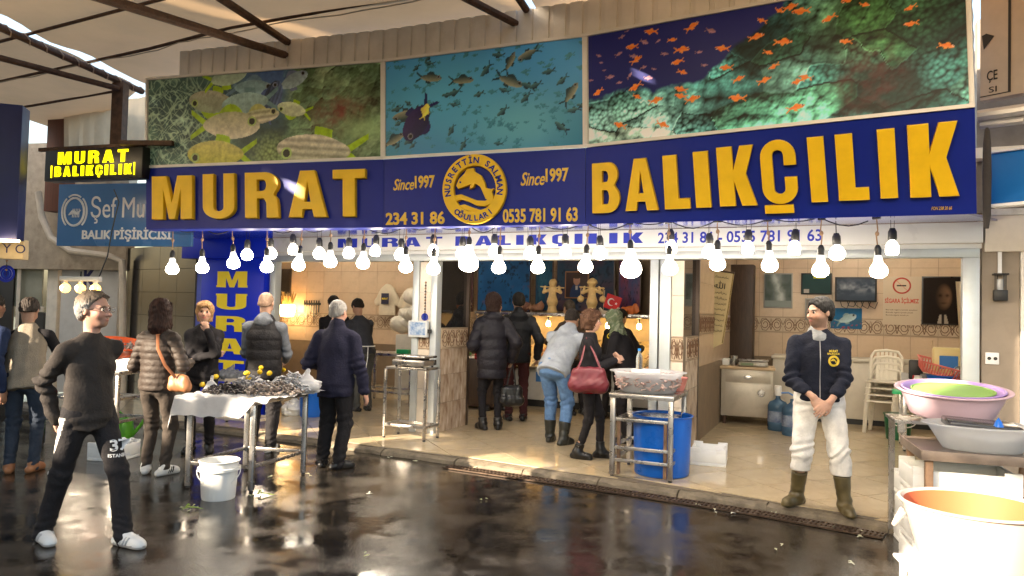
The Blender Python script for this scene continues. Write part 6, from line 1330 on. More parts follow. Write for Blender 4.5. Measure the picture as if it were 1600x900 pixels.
t = sthing('utensil_cup', 'metal cup and glass jar behind the counter scale', 'cup', a_-.22, b_+.3, FL+ch+.041); mb = MB(); mb.lathe([(.001, 0), (.045, 0), (.05, .14), (.046, .14), (.042, .01)], 16); mb.obj('cup_body', steel_m, t); mb = MB(); mb.box(-.06, .16, .0, .14, 0, .10); mb.obj('box', wplast, t, bevel=.01).location = (-.22, -.1, 0)
def jug(label, px, py):
    a, b = sg(px, py); t = sthing('water_jug', label, 'water jug', a, b, group='water jugs by the cabinet'); mb = MB(); prof = [(.001, 0), (.125, 0), (.135, .02)]
    for k in range(4): prof += [(.135, .03+.075*k), (.128, .045+.075*k), (.135, .06+.075*k)]
    prof += [(.135, .34), (.11, .39), (.05, .42), (.032, .44), (.032, .48)]; mb.lathe(prof, 28); mb.obj('jug_body', mat('jug_blue', (.10, .2, .32), .08, var=.05, transl=.5), t, ang=60); mb = MB(); mb.lathe([(.136, .12), (.1365, .27)], 28); mb.obj('label_band', mat('jug_label', (.03, .07, .2), .4, scale=12, c2=(.3, .36, .45)), t)
    return t
t = jug('blue water jug with a hand pump beside the steel cabinet', 1215, 672); mb = MB(); mb.lathe([(.04, .48), (.045, .50), (.05, .58), (.045, .62), (.001, .625)], 14); mb.obj('pump', wplast, t); mb = MB(); mb.tube([(.03, 0, .52), (.14, -.02, .53), (.2, -.03, .5)], .012, 7); mb.obj('spout', plastic('pump_blue', (.1, .25, .6)), t)
jug('blue water jug with bare neck behind the white trousers', 1238, 680)
# cardboard boxes, dark bags
a_, b_ = sg(1102, 640); 
for i, (dx, dy, w, hgt, rz, lb) in enumerate(((-.14, .2, .42, .52, .25, 'open cardboard box left of the pair beside the pillar'), (.20, .28, .34, .46, -.15, 'upright cardboard box touching the steel cabinet'))):
    t = sthing('cardboard_box', lb, 'cardboard box', a_+dx, b_+dy, rz=rz, group='cardboard boxes'); mb = MB(); mb.box(-w/2, w/2, -.15, .15, 0, hgt); mb.obj('carton', card_m, t, bevel=.004)
    mb = MB(); mb.box(-w/2+.01, w/2-.01, -.26, -.152, hgt-.04, hgt-.035); mb.obj('flap', card_m, t)
    if i: mb = MB(); mb.box(-.05, .1, -.153, -.1515, .1, .2); mb.obj('paper_label', wplast, t)
w_ = waves(77); F = Field((-.6, -.35, -.02), (.6, .35, .62), .02); F.ell((-.15, 0, .2), (.33, .22, .22), k=.1); F.ell((.2, 0, .15), (.28, .2, .18), k=.1); F.disp(lambda x, y, z: .025*w_(x, y, z, 16)+.015*w_(x, y, z, 40)); v, f = F.poly(); o = link('black_bags', np_mesh('black_bags', v, f), mat('black_bag', (.010, .010, .012), .35)); o.location = SW(a_+.0, b_+.22, FL+.52); o.rotation_euler = (0, 0, AL); tag(o, 'heap of black bags and clothes on the cardboard boxes', 'bag')
# dark wooden cupboard behind the banner
mb = MB(); mb.box(-.20, .20, 0, .3, 0, 2.4); o = mb.obj('dark_cupboard', dark_wood, None, bevel=.01); o.location = SW(SP(1156, 480, 3.95)[0], 3.95, FL); o.rotation_euler = (0, 0, AL); tag(o, 'tall dark carved wooden cupboard behind the hanging banner', 'cupboard')
# banner
by_ = 2.3; xa, z1 = SP(1140, 424, by_); xb, z0 = SP(1110, 540, by_); t = sthing('prayer_banner', 'hanging cream banner with lines of black Arabic script', 'banner', SP(1128, 424, by_)[0], by_, SP(1128, 424, by_)[1], rz=0)
t.rotation_euler = (0, R(8), AL)
bw = .17; bh = .98; vs = []; ban = mat('banner_cloth', (.56, .47, .27), .7, var=.08); mb = MB()
for i in range(9):
    f_ = i/8; z = -bh*f_; k = .03*math.sin(f_*3.4)
    for j in range(7): g = (j/6-.5)*2; vs.append((g*bw, k+.006*math.cos(g*4), z-(0 if i < 8 else (1-abs(g))*.12)))
mb.add(vs, [(i*7+j, i*7+j+1, (i+1)*7+j+1, (i+1)*7+j) for i in range(8) for j in range(6)]); mb.obj('cloth', ban, t)
brm = mat('banner_border', (.13, .08, .02), .7, scale=60, c2=(.4, .3, .12))
for sx_i in (-1, 1): mb = MB(); mb.add([(sx_i*bw*q, .03*math.sin(f_*3.4)-.004-.001, -bh*f_) for f_ in np.linspace(0, 1, 9) for q in (.88, .98)], [(2*i, 2*i+1, 2*i+3, 2*i+2) for i in range(8)]); mb.obj('border', brm, t)
ink = mat('banner_ink', (.02, .016, .012), .7); 
try: o = lettering('\ufdf2', -.075, .075, -.24, -.13, .008, ink, t, off=.01, thick=.002)
except Exception: pass
r_ = random.Random(2)
for k in range(9):
    z = -.10-.0*k if k == 0 else -.24-.075*k; s_ = ''.join(r_.choice('\ufe8d\ufedf\ufee0\ufeea\ufee3\ufee6\ufeae\ufea4\ufef4\ufeb3\ufe91\ufedb') for _ in range(16))
    fz = -z/bh; lettering(s_, -.125, .125, z, z+.04, .03*math.sin(fz*3.4)-.004, ink, t, off=.012, thick=.002)
mb = MB(); mb.tube([(-bw, 0, .0), (bw, 0, .0)], .012, 8); mb.tube([(0, 0, .01), (-.02, 0, .12)], .004, 5); mb.obj('hanger', dark_wood, t)['kind'] = 'stuff'
# pictures on the back wall
def wallpic(name, label, cat, px0, px1, py0, py1, paint, y=None, frame=None, n=(48, 40), fw=.02, dep=.03, emit=0):
    y = BACKY-.012 if y is None else y; x0, z1 = SP(px0, py0, y); x1, _ = SP(px1, py0, y); z0 = SP(px0, py1, y)[1]; t = sthing(name, label, cat, (x0+x1)/2, y, z0); w = x1-x0; hgt = z1-z0
    if frame:
        mb = MB(); mb.box(-w/2, w/2, -dep, 0, 0, hgt); mb.obj('frame', frame, t, bevel=.004)
    u, v = np.meshgrid(np.linspace(0, 1, n[0]), np.linspace(0, 1, n[1]), indexing='ij'); C = np.clip(paint(u, v, w, hgt), .002, .9); k = fw if frame else 0
    pts = np.stack([-w/2+k+(w-2*k)*u, np.full_like(u, -(dep if frame else .004)-.002), k+(hgt-2*k)*v], -1).reshape(-1, 3); idx = np.arange(u.size).reshape(n); F = np.stack([idx[:-1, :-1], idx[1:, :-1], idx[1:, 1:], idx[:-1, 1:]], -1).reshape(-1, 4)
    me = np_mesh('print', pts, F); colour_mesh(me, C.reshape(-1, 3)); link('print', me, attr_mat('glossy_print', .16, .5), t); return t, w, hgt
def Z3(u): return np.zeros(u.shape+(3,))
def p_fall(u, v, w, h): C = Z3(u)+np.array((.10, .13, .13)); C = mixc(C, np.exp(-((u-.5-.1*np.sin(v*5))/.17)**2)*(v > .2), (.5, .55, .56)); C = mixc(C, np.clip(fbm(u*6, v*6, 3)*1.6-.6, 0, 1), (.05, .08, .06)); return mixc(C, (v < .2)*.7, (.3, .35, .34))
def p_reef(u, v, w, h): C = Z3(u)+np.array((.01, .12, .28)); C = mixc(C, np.clip(fbm(u*5, v*5, 4)*2-.6, 0, 1)*(v < .55), (.04, .10, .16)); draw_fish(C, u*w, v*h, w*.55, h*.5, w*.5, .4, (.3, .4, .42), (.2, .3, .3)); return mixc(C, (fbm(u*12, v*12, 6) > .62)*(v < .3)*1.0, (.3, .06, .1))
def p_dark(u, v, w, h): C = Z3(u)+np.array((.015, .05, .05)); C = mixc(C, (np.abs(v-.85) < .06)*(np.abs(u-.6) < .2)*1.0, (.5, .5, .05)); return mixc(C, (np.abs(v-.12) < .1)*(np.abs(u-.15) < .1)*1.0, (.4, .38, .34))
def p_tv(u, v, w, h): C = Z3(u)+np.array((.035, .05, .075)); C = mixc(C, np.clip(fbm(u*7, v*5, 12)*2-.75, 0, 1)*np.exp(-((v-.6)/.25)**2), (.30, .32, .36)); return C
wallpic('waterfall_picture', 'framed waterfall picture above the white freezer', 'picture', 1194, 1239, 427, 481, p_fall, frame=mat('thin_silver', (.3, .3, .28), .4))
wallpic('dark_picture', 'wide dark green fish chart beside the television', 'picture', 1252, 1300, 427, 460, p_dark, frame=black_m); wallpic('grey_print', 'small grey framed print below the dark fish chart', 'picture', 1258, 1295, 466, 500, lambda u, v, w, h: Z3(u)+np.array((.22, .2, .18)), frame=mat('thin_silver', (.3, .3, .28)))
wallpic('sea_print', 'small blue print of a swimming sea creature below the television', 'picture', 1298, 1347, 481, 513, p_reef, frame=None)
t, w, hgt = wallpic('television', 'black flat television on the tiled back wall', 'television', 1305, 1370, 433, 471, p_tv, y=BACKY-.14, frame=black_m, fw=.025, dep=.05); mb = MB(); mb.box(-.08, .08, -.0, .125, hgt*.3, hgt*.7); mb.obj('wall_bracket', black_m, t)
r_ = random.Random(6); mb = MB()
for k in range(5): xs = -w/2+.08+.1*k; mb.tube([(xs, .04, 0), (xs+.02, .03, -.05-.03*r_.random()), (xs+.09, .03, -.06-.06*r_.random()), (xs+.13, .04, 0)], .006, 5)
mb.obj('cables', black_m, t)['kind'] = 'stuff'
t, w, hgt = wallpic('no_smoking_notice', 'cream no smoking notice with red crossed cigarette', 'notice', 1380, 1439, 432, 507, lambda u, v, w, h: Z3(u)+np.array((.56, .46, .34)), frame=None)
redp = mat('red_print', (.5, .05, .03), .5, var=.03); mb = MB(); rc = .115
mb.tube([(rc*math.cos(a), -.008, hgt*.81+rc*math.sin(a)) for a in np.linspace(0, 6.2832, 30)], .012, 5, cap=False); mb.obj('prohibition_ring', redp, t); mb = MB(); mb.bar((-rc*.68, -.009, hgt*.81+rc*.68), (rc*.68, -.009, hgt*.81-rc*.68), .016, .004); mb.obj('prohibition_bar', redp, t)
mb = MB(); mb.bar((-.07, -.0075, hgt*.81), (.06, -.0075, hgt*.81), .003, .02); mb.obj('cigarette', ink, t); lettering('SİGARA İÇİLMEZ', -w*.45, w*.45, hgt*.43, hgt*.57, -.006, redp, t, off=.025, thick=.002)
for k in range(3): lettering('Burada sigara içmek yasaktır'[:28-3*k], -w*.42, w*(.42-.12*k), hgt*(.29-.055*k), hgt*(.325-.055*k), -.006, ink, t, off=0, thick=.0015)
def p_port(u, v, w, h):
    C = Z3(u)+np.array((.016, .011, .009)); x = (u-.52)/.2; y = (v-.58)/.27; face = np.clip(1.5-(x**2+y**2)*1.2, 0, 1); lit = np.clip(.55+.5*x, .15, 1); C = C+face[..., None]*lit[..., None]*np.array((.17, .095, .05))
    for sx in (-.45, .45): C = C*(1-.75*np.exp(-((x-sx)/.26)**2-((y-.12)/.13)**2))[..., None]
    C = C*(1-.5*np.exp(-((x)/.45)**2-((y+.5)/.08)**2))[..., None]; C = mixc(C, ((v < .2) & (np.abs(u-.5) < .14*(1-v*2)))*1.0, (.34, .3, .24)); return mixc(C, ((v < .2) & (np.abs(u-.5) < .035))*1.0, (.02, .015, .015))
wallpic('portrait_poster', 'dark brown portrait poster of a man in suit and tie', 'poster', 1440, 1507, 432, 507, p_port, frame=mat('black_frame', (.02, .018, .016), .3), n=(60, 70))
# white freezer counter
x0 = sg(1203, 655)[0]+.1; t = sthing('chest_freezer', 'long white chest freezer along the back wall', 'freezer', 4.95, 4.05); mb = MB(); mb.box(-1.25, 1.25, 0, .58, .08, .93); mb.obj('cabinet', mat('freezer_white', (.60, .56, .48), .4, var=.06, dirt=.2, dirtc=(.35, .28, .2)), t, bevel=.015); mb = MB(); mb.box(-1.27, 1.27, -.02, .6, .931, .985); mb.obj('lid', _mats['freezer_white'], t, bevel=.012); mb = MB(); mb.box(-1.2, 1.2, .02, .5, 0, .08); mb.obj('plinth', black_m, t); mb = MB(); mb.lathe([(.001, .03), (.03, .025), (.035, 0)], 14); mb.xf(Matrix.Translation((.42, -.001, .62)) @ Matrix.Rotation(R(90), 4, 'X')); mb.obj('knob', steel_m, t)
# stacked plastic garden chairs
chair_m = mat('cream_chair', (.74, .70, .60), .45, var=.05, dirt=.2, dirtc=(.4, .33, .24))
def chair_parts():
    P_ = {}; mb = MB(); mb.box(-.21, .21, -.2, .2, .43, .45); P_['seat'] = mb.mesh('seat', bevel=.008)
    mb = MB(); mb.tube([(-.2, .19, .44), (-.205, .235, .62), (-.195, .26, .78), (-.15, .275, .85), (0, .28, .87), (.15, .275, .85), (.195, .26, .78), (.205, .235, .62), (.2, .19, .44)], .02, 8); P_['back_frame'] = mb.mesh('back_frame')
    mb = MB(); mb.tube([(0, .2, .45), (0, .245, .65), (0, .275, .86)], .022, 6, flat=.35); P_['back_slat'] = mb.mesh('back_slat')
    mb = MB(); mb.tube([(0, 0, .44), (.015, 0, .2), (.03, 0, 0)], [.034, .03, .026], 6); P_['leg'] = mb.mesh('leg')
    for m_ in P_.values(): m_.materials.append(chair_m)
    return P_
CP = chair_parts(); a_, b_ = sg(1379, 676)
for i in range(4):
    t = sthing('garden_chair', f'cream plastic garden chair, {["bottom", "second from bottom", "third from bottom", "topmost"][i]} of the stack', 'chair', a_+.005*i, b_+.012*i, FL+.09*i, rz=-.25+.03*i, group='stacked garden chairs')
    link('seat', CP['seat'], None, t); link('back_frame', CP['back_frame'], None, t)
    for q in (-.11, -.055, 0, .055, .11): o = link('back_slat', CP['back_slat'], None, t); o.location.x = q
    for sx_i in (-1, 1):
        for sy_i in (-1, 1): o = link('leg', CP['leg'], None, t); o.location = (sx_i*.17, sy_i*.17, 0); o.scale.x = sx_i
t = tub('green_bucket', 'dark green bucket with white handle below the chairs', 'bucket', G(1403, 686, FL), 0, .17, .145, .33, gplast, lip=.012); mb = MB(); mb.lathe([(.001, .34), (.18, .338)], 30); mb.obj('lid', plastic('dark_green_lid', (.03, .09, .05)), t); mb = MB(); mb.tube([(-.18*math.cos(a), -.1-.09*math.sin(a), .28-.1*math.sin(a)) for a in np.linspace(0, math.pi, 12)], .007, 6); mb.obj('handle', wplast, t)
# sink bench with basket and bowls
yb_ = 1.9; x0, z0 = SP(1405, 612, yb_); x1, _ = SP(1520, 612, yb_); t = sthing('wash_bench', 'steel wash bench behind the right jamb', 'bench', (x0+x1)/2+.22, yb_); W2 = (x1-x0)/2+.16; steel_table(t, [(-W2, 0), (W2, 0), (W2, .6), (-W2, .6)], z0-FL, ext=.02, rails=()); mb = MB(); mb.box(-W2, W2, .56, .6, z0-FL+.001, z0-FL+.2); mb.obj('splashback', steel_m, t)
bz = z0; p = lambda px, py: (SP(px, py, yb_+.25)[0])
tub('steel_tray', 'round shallow steel tray on the wash bench', 'tray', SW(p(1468, 600), yb_+.22, bz+.002), 0, .27, .25, .05, steel_m, lip=.02)
tub('blue_bowl', 'blue plastic bowl under the pink basket', 'bowl', SW(p(1472, 590), yb_+.33, bz+.06), 0, .16, .12, .14, bplast, lip=.01)
t = sthing('pink_basket', 'tilted pink slotted basket on the blue bowl', 'basket', p(1470, 570), yb_+.34, bz+.215); t.rotation_euler = (R(10), R(14), AL+.1); bm_ = plastic('basket_pink', (.60, .16, .13))
mb = MB(); mb.box(-.22, .22, -.14, .14, 0, .01); mb.obj('base', bm_, t, bevel=.003); slot = []
for k in range(15): q = -.21+.03*k; slot += [((q, -.14, .01), (q*1.12, -.17, .13)), ((q, .14, .01), (q*1.12, .17, .13))]
for k in range(9): q = -.13+.0325*k; slot += [((-.22, q, .01), (-.25, q*1.15, .13)), ((.22, q, .01), (.25, q*1.15, .13))]
mb = MB(); [mb.bar(a, b, .013, .008) for a, b in slot]; mb.obj('slats', bm_, t)['kind'] = 'stuff'; mb = MB(); mb.tube([(-.26, -.18, .13), (.26, -.18, .13), (.26, .18, .13), (-.26, .18, .13), (-.26, -.18, .13)], .012, 6); mb.obj('rim', bm_, t)
t = sthing('white_jar', 'white plastic jar left of the pink basket', 'jar', p(1434, 590), yb_+.2, bz+.001); mb = MB(); mb.lathe([(.001, 0), (.06, 0), (.065, .1), (.05, .15), (.04, .18), (.045, .19), (.001, .192)], 18); mb.obj('jar_body', wplast, t)
mb = MB(); mb.box(-.09, .09, -.25, -.0, 0, .05); o = mb.obj('cutting_board', green_board, None, bevel=.006); o.location = SW(p(1399, 612)-.05, yb_+.05, bz-.03); o.rotation_euler = (0, 0, AL+R(90)); tag(o, 'green cutting board sticking out of the wash bench', 'cutting board')
t = sthing('yellow_canister', 'pale yellow canister with blue label behind the basket', 'canister', p(1485, 545), yb_+.5, bz+.2); mb = MB(); mb.box(-.17, .17, -.1, .1, 0, .34); mb.obj('body', plastic('pale_yellow', (.62, .52, .25)), t, bevel=.03, seg=3); mb = MB(); mb.box(-.1, .1, -.104, -.1005, .08, .24); mb.obj('label_print', plastic('label_blue', (.03, .16, .45)), t)
mb = MB(); mb.box(-.3, .4, .0, .22, 0, .2); o = mb.obj('bench_crate', mat('grey_crate', (.2, .2, .2), .6), None, bevel=.01); o.location = SW(p(1485, 545), yb_+.4, bz+.0005); o.rotation_euler = (0, 0, AL); tag(o, 'grey crate standing at the rear of the wash bench', 'crate')
t = sthing('steel_kettle', 'old steel kettle with curved handle on the grey crate', 'kettle', p(1502, 560), yb_+.42, bz+.2); mb = MB(); mb.lathe([(.001, 0), (.07, 0), (.085, .05), (.06, .1), (.03, .12), (.001, .125)], 18); mb.obj('pot', steel_m, t); mb = MB(); mb.tube([(-.07, 0, .07), (-.06, 0, .17), (0, 0, .2), (.06, 0, .17), (.07, 0, .07)], .01, 6); mb.obj('handle', steel_m, t)
mb = MB(); mb.tube([SW(p(1462, 560), yb_+.45, bz+.1), SW(p(1460, 500), yb_+.5, bz+.62)], .014, 7); tag(mb.obj('broom_handle', wood_m), 'thin wooden handle leaning behind the pink basket', 'handle')
t = sthing('tool_rack', 'black tool holder with a red cloth at the wall end of the bench', 'holder', p(1437, 560), yb_+.5, bz+.02); mb = MB(); mb.box(-.1, .06, -.02, .02, .1, .35); mb.obj('rack', black_m, t, bevel=.02); mb = MB(); mb.box(-.06, .1, -.04, -.021, .1, .16); mb.obj('cloth', mat('red_cloth', (.45, .03, .03), .8), t, bevel=.01)
w_ = waves(31); xx, zz = SP(1505, 430, yb_-.3); t = crumple('hanging_sack', mat('cream_sack', (.6, .5, .36), .8, transl=.2), None, lambda u, v: u*.2-.1+.05*v, lambda u, v: .03*np.sin(u*14), lambda u, v, x, y, w: -v*.85*(1-.15*np.abs(u-.5)), 20, 20); t.location = SW(xx+.08, yb_+.15, zz-.05); t.rotation_euler = (0, 0, AL); tag(t, 'cream cloth sack hanging inside the right jamb', 'sack')

# ------------------------------------------------------------------ right foreground: foam boxes, stand and tubs
RB = R(-17)
def fw_(px, py, z, Y=None): return G(px, py, z)
sx0 = Vector((2.98, 4.93, 0)); rx = Vector((math.cos(RB), math.sin(RB), 0)); ry = Vector((-rx.y, rx.x, 0))
for i in range(4):
    foam_box(f'white foam fish box, {["bottom", "second", "third", "top"][i]} of the stack left under the steel stand', sx0+Vector((random.uniform(-.012, .012), random.uniform(-.012, .012), .172*i)), RB+random.uniform(-.03, .03), .62, .42, .15, 'stacked foam boxes')
for i in range(3):
    foam_box(f'white foam fish box, {["lowest", "middle", "highest"][i]} of the rear stack under the steel stand', sx0+ry*.47+rx*.06+Vector((0, 0, .172*i)), RB+random.uniform(-.04, .04), .62, .42, .15, 'stacked foam boxes')
st = sx0+rx*.10-ry*.02; t = thing('tub_stand', 'rusty steel stand with angle edges over the foam boxes', 'stand', (st.x, st.y, 0), RB)
zt = .80
for q in ((-.33, -.25), (.36, -.25), (.36, .28), (-.33, .28)): mb = MB(); mb.bar((q[0], q[1], 0), (q[0], q[1], zt-.05), .045); mb.obj('leg', _mats['rusty_steel'], t, bevel=.004)
mb = MB(); mb.box(-.37, .40, -.29, .32, zt-.012, zt); mb.obj('deck', mat('brown_deck', (.15, .12, .10), .35, .6, var=.25, scale=8), t)
for b in ((-.385, .415, -.305, -.291), (-.385, .415, .321, .335), (-.385, -.371, -.29, .32), (.401, .415, -.29, .32)): mb = MB(); mb.box(*b, zt-.05, zt+.012); mb.obj('angle_edge', mat('taupe_steel', (.22, .17, .135), .5, .4, var=.25), t, bevel=.003)
o = tub('clear_tub', 'oval clear plastic tub with black tray and blue clip on the steel stand', 'tub', st+rx*.03-ry*.02+Vector((0, 0, zt+.002)), RB, .27, .2, .16, clearp, sx=1.18, sy=.85, lip=.03)
mb = MB(); mb.box(-.2, .22, -.12, .12, 0, .05); t = mb.obj('black_tray', mat('smoky_plastic', (.05, .05, .055), .15), None, bevel=.01); t.location = st+rx*.02+Vector((0, 0, zt+.13)); t.rotation_euler = (R(4), R(3), RB); tag(t, 'smoky black plastic tray lying in the clear tub', 'tray')
mb = MB(); mb.lathe([(.001, 0), (.03, 0), (.02, .03), (.001, .06)], 12); t = mb.obj('blue_funnel', bplast, None); t.location = st+rx*.1-ry*.1+Vector((0, 0, zt+.165)); tag(t, 'tiny blue funnel on the smoky tray', 'funnel')
# upper tubs on the rear stack
ub = sx0+ry*.42+rx*.10
t = thing('rear_stand', 'low steel frame carrying the pink tub behind the clear tub', 'stand', (ub.x, ub.y, 0), RB)
for q in ((-.36, .33), (.36, .33)): mb = MB(); mb.bar((q[0], q[1], 0), (q[0], q[1], .885), .04); mb.obj('leg', steel_m, t)
mb = MB(); mb.box(-.40, .40, -.02, .36, .886, .91); mb.obj('deck', steel_m, t)
for q in ((-.36, .0), (.36, .0)): mb = MB(); mb.bar((q[0], q[1], .815), (q[0], q[1], .885), .04); mb.obj('short_leg', steel_m, t)
pk = plastic('dusty_pink', (.55, .40, .47), .4); pu = plastic('lilac_plastic', (.42, .28, .62), .35); gn = plastic('lime_plastic', (.22, .40, .09), .35)
u0 = ub+ry*.14+Vector((0, 0, .912))
tub('pink_tub', 'large dusty pink tub, outermost of the nested tubs', 'tub', u0, RB, .31, .25, .185, pk, sx=1.12, sy=.9, lip=.03, group='nested tubs'); tub('lilac_tub', 'lilac tub nested in the pink tub', 'tub', u0+Vector((0, 0, .05)), RB, .295, .25, .14, pu, sx=1.1, sy=.88, lip=.012, group='nested tubs')
t = tub('lime_tub', 'lime green tub turned inside the lilac tub', 'tub', u0+Vector((0, 0, .13)), RB, .24, .22, .05, gn, sx=1.1, sy=.85, lip=.008, group='nested tubs'); mb = MB(); mb.lathe([(.001, .05), (.235, .05)], 40, sx=1.1, sy=.85); mb.obj('bottom_face', gn, t)
for o in [x for x in col.objects if x.name.split('.')[0] in ('pink_tub', 'lilac_tub', 'lime_tub')]:
    o.rotation_euler = (R(9), 0, RB); o.location = u0+Matrix.Rotation(RB, 3, 'Z') @ Matrix.Rotation(R(9), 3, 'X') @ Vector((0, 0, {'pink': 0, 'lila': .05, 'lime': .13}[o.name[:4]]))+Vector((0, 0, .045))
# big orange tub on white bin
ob = at(1522, 800, 3.62); ob.z = 0
t = thing('white_bin', 'sunlit white square bin under the big orange tub', 'bin', ob, R(-12)); mb = MB(); mb.box(-.27, .36, -.25, .25, 0, .40); mb.obj('bin_body', wplast, t, bevel=.035, seg=4); mb = MB(); mb.tube([(-.285, -.08, .40), (-.30, -.08, .34), (-.30, .06, .34), (-.285, .06, .40)], .012, 7); mb.obj('handle', wplast, t); mb = MB(); mb.box(-.29, .38, -.27, .27, .385, .405); mb.obj('rim', wplast, t, bevel=.008)
t = tub('orange_tub', 'big round tub, orange inside and pale outside, in low sun', 'tub', ob+Vector((0, 0, .407)), 0, .31, .22, .34, plastic('pale_peach', (.46, .38, .33), .6, dirt=.3, dirtc=(.4, .3, .24)), lip=.022, inner=plastic('orange_inside', (.42, .10, .035), .7, dirt=.25, dirtc=(.3, .12, .06)), n=64)
for k in (2.75, ): mb = MB(); mb.tube([(.31*math.cos(k-.12), .31*math.sin(k-.12), .27), (.345*math.cos(k), .345*math.sin(k), .20), (.31*math.cos(k+.12), .31*math.sin(k+.12), .27)], .012, 7); mb.obj('handle', _mats['pale_peach'], t)

# ------------------------------------------------------------------ fish counter in the middle bay
CYF = 3.15; xa = SP(733, 560, CYF)[0]; xb = 2.93
t = sthing('fish_counter', 'lit glass front fish counter with sloping bed in the middle bay', 'counter', xa, CYF); Wc = xb-xa
mb = MB(); mb.box(0, Wc, 0, .95, .12, .62); mb.obj('base', mat('grey_white_base', (.52, .52, .5), .4, var=.06, dirt=.2), t, bevel=.008); mb = MB(); mb.box(.02, Wc-.02, .08, .9, 0, .12); mb.obj('plinth', black_m, t)
mb = MB(); mb.box(-.01, Wc+.01, -.05, .03, .621, .66); mb.obj('front_ledge', steel_m, t, bevel=.005)
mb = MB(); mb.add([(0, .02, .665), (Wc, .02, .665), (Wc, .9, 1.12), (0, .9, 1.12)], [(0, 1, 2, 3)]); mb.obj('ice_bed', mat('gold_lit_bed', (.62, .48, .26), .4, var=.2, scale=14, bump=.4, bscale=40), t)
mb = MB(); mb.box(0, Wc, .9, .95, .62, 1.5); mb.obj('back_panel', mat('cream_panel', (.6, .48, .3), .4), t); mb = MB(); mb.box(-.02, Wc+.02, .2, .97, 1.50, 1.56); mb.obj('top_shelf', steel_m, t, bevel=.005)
for x in (.02, Wc*.5, Wc-.02): mb = MB(); mb.bar((x, .22, .78), (x, .22, 1.5), .025); mb.obj('glass_post', steel_m, t)
for x in (.55, 1.25): mb = MB(); mb.box(x, x+.09, -.012, -.001, .42, .58); mb.obj('blue_sticker', plastic('label_blue', (.03, .16, .45)), t)
warm = mat('counter_lamp', (1, .8, .5), .3, var=0, emit=(1.0, .62, .22), estr=15)
for i, x in enumerate(np.linspace(.22, Wc-.2, 8)):
    l_ = sthing('counter_lamp', f'warm bulb above the fish bed, {ORD[i]} from the left', 'lamp', xa+x, CYF+.45, FL+1.38, group='warm bulbs in the fish counter'); mb = MB(); mb.lathe([(.001, -.06), (.03, -.05), (.04, -.02), (.036, .01), (.02, .04)], 14); mb.obj('bulb_globe', warm, l_); mb = MB(); mb.lathe([(.021, .038), (.022, .115), (.001, .116)], 10); mb.obj('holder', steel_m, l_)
fm = MB(); rings = []; vs = []
for x, hh, ww in ((-.5, .12, .01), (-.44, .02, .012), (-.38, .03, .02), (-.2, .1, .07), (.05, .14, .1), (.28, .12, .09), (.42, .07, .05), (.5, .012, .01)):
    for q in range(8): a = 2*math.pi*q/8; vs.append((x, math.cos(a)*hh, math.sin(a)*ww))
fm.add(vs, [(i*8+q, i*8+(q+1) % 8, (i+1)*8+(q+1) % 8, (i+1)*8+q) for i in range(7) for q in range(8)]); fme = [fm.mesh('fish') for _ in range(3)]
for me, c, c2 in zip(fme, ((.50, .40, .26), (.42, .34, .24), (.55, .3, .16)), ((.16, .14, .12), (.1, .09, .08), (.3, .12, .06))): me.materials.append(mat('fish_skin_%d' % len(_mats), c, .2, scale=7, c2=c2, rvar=.05, stretch=(1, 1, 6)))
r_ = random.Random(12); slope = math.atan2(.455, .88)
for i in range(11):
    for j in range(6):
        x = xa+.12+i*(Wc-.2)/10.5+r_.uniform(-.03, .03); s_ = .06+j*.15; o = link('fish', fme[(i*j+i) % 3 if r_.random() < .8 else 2]); L = r_.uniform(.24, .36)
        o.location = SW(x, CYF+.05+s_*math.cos(slope), FL+.685+s_*math.sin(slope)); o.rotation_euler = Matrix.Rotation(AL, 3, 'Z').to_4x4().to_3x3().to_euler(); o.rotation_euler = (Matrix.Rotation(AL, 3, 'Z') @ Matrix.Rotation(slope, 3, 'X') @ Matrix.Rotation(R(55)+r_.uniform(-.25, .25), 3, 'Z')).to_euler(); o.scale = (L, L, L)
        tag(o, f'whole fish on the lit counter bed, {ORD[j]} row up, {ORD[i]} from the left', 'fish', 'fish on the counter bed')
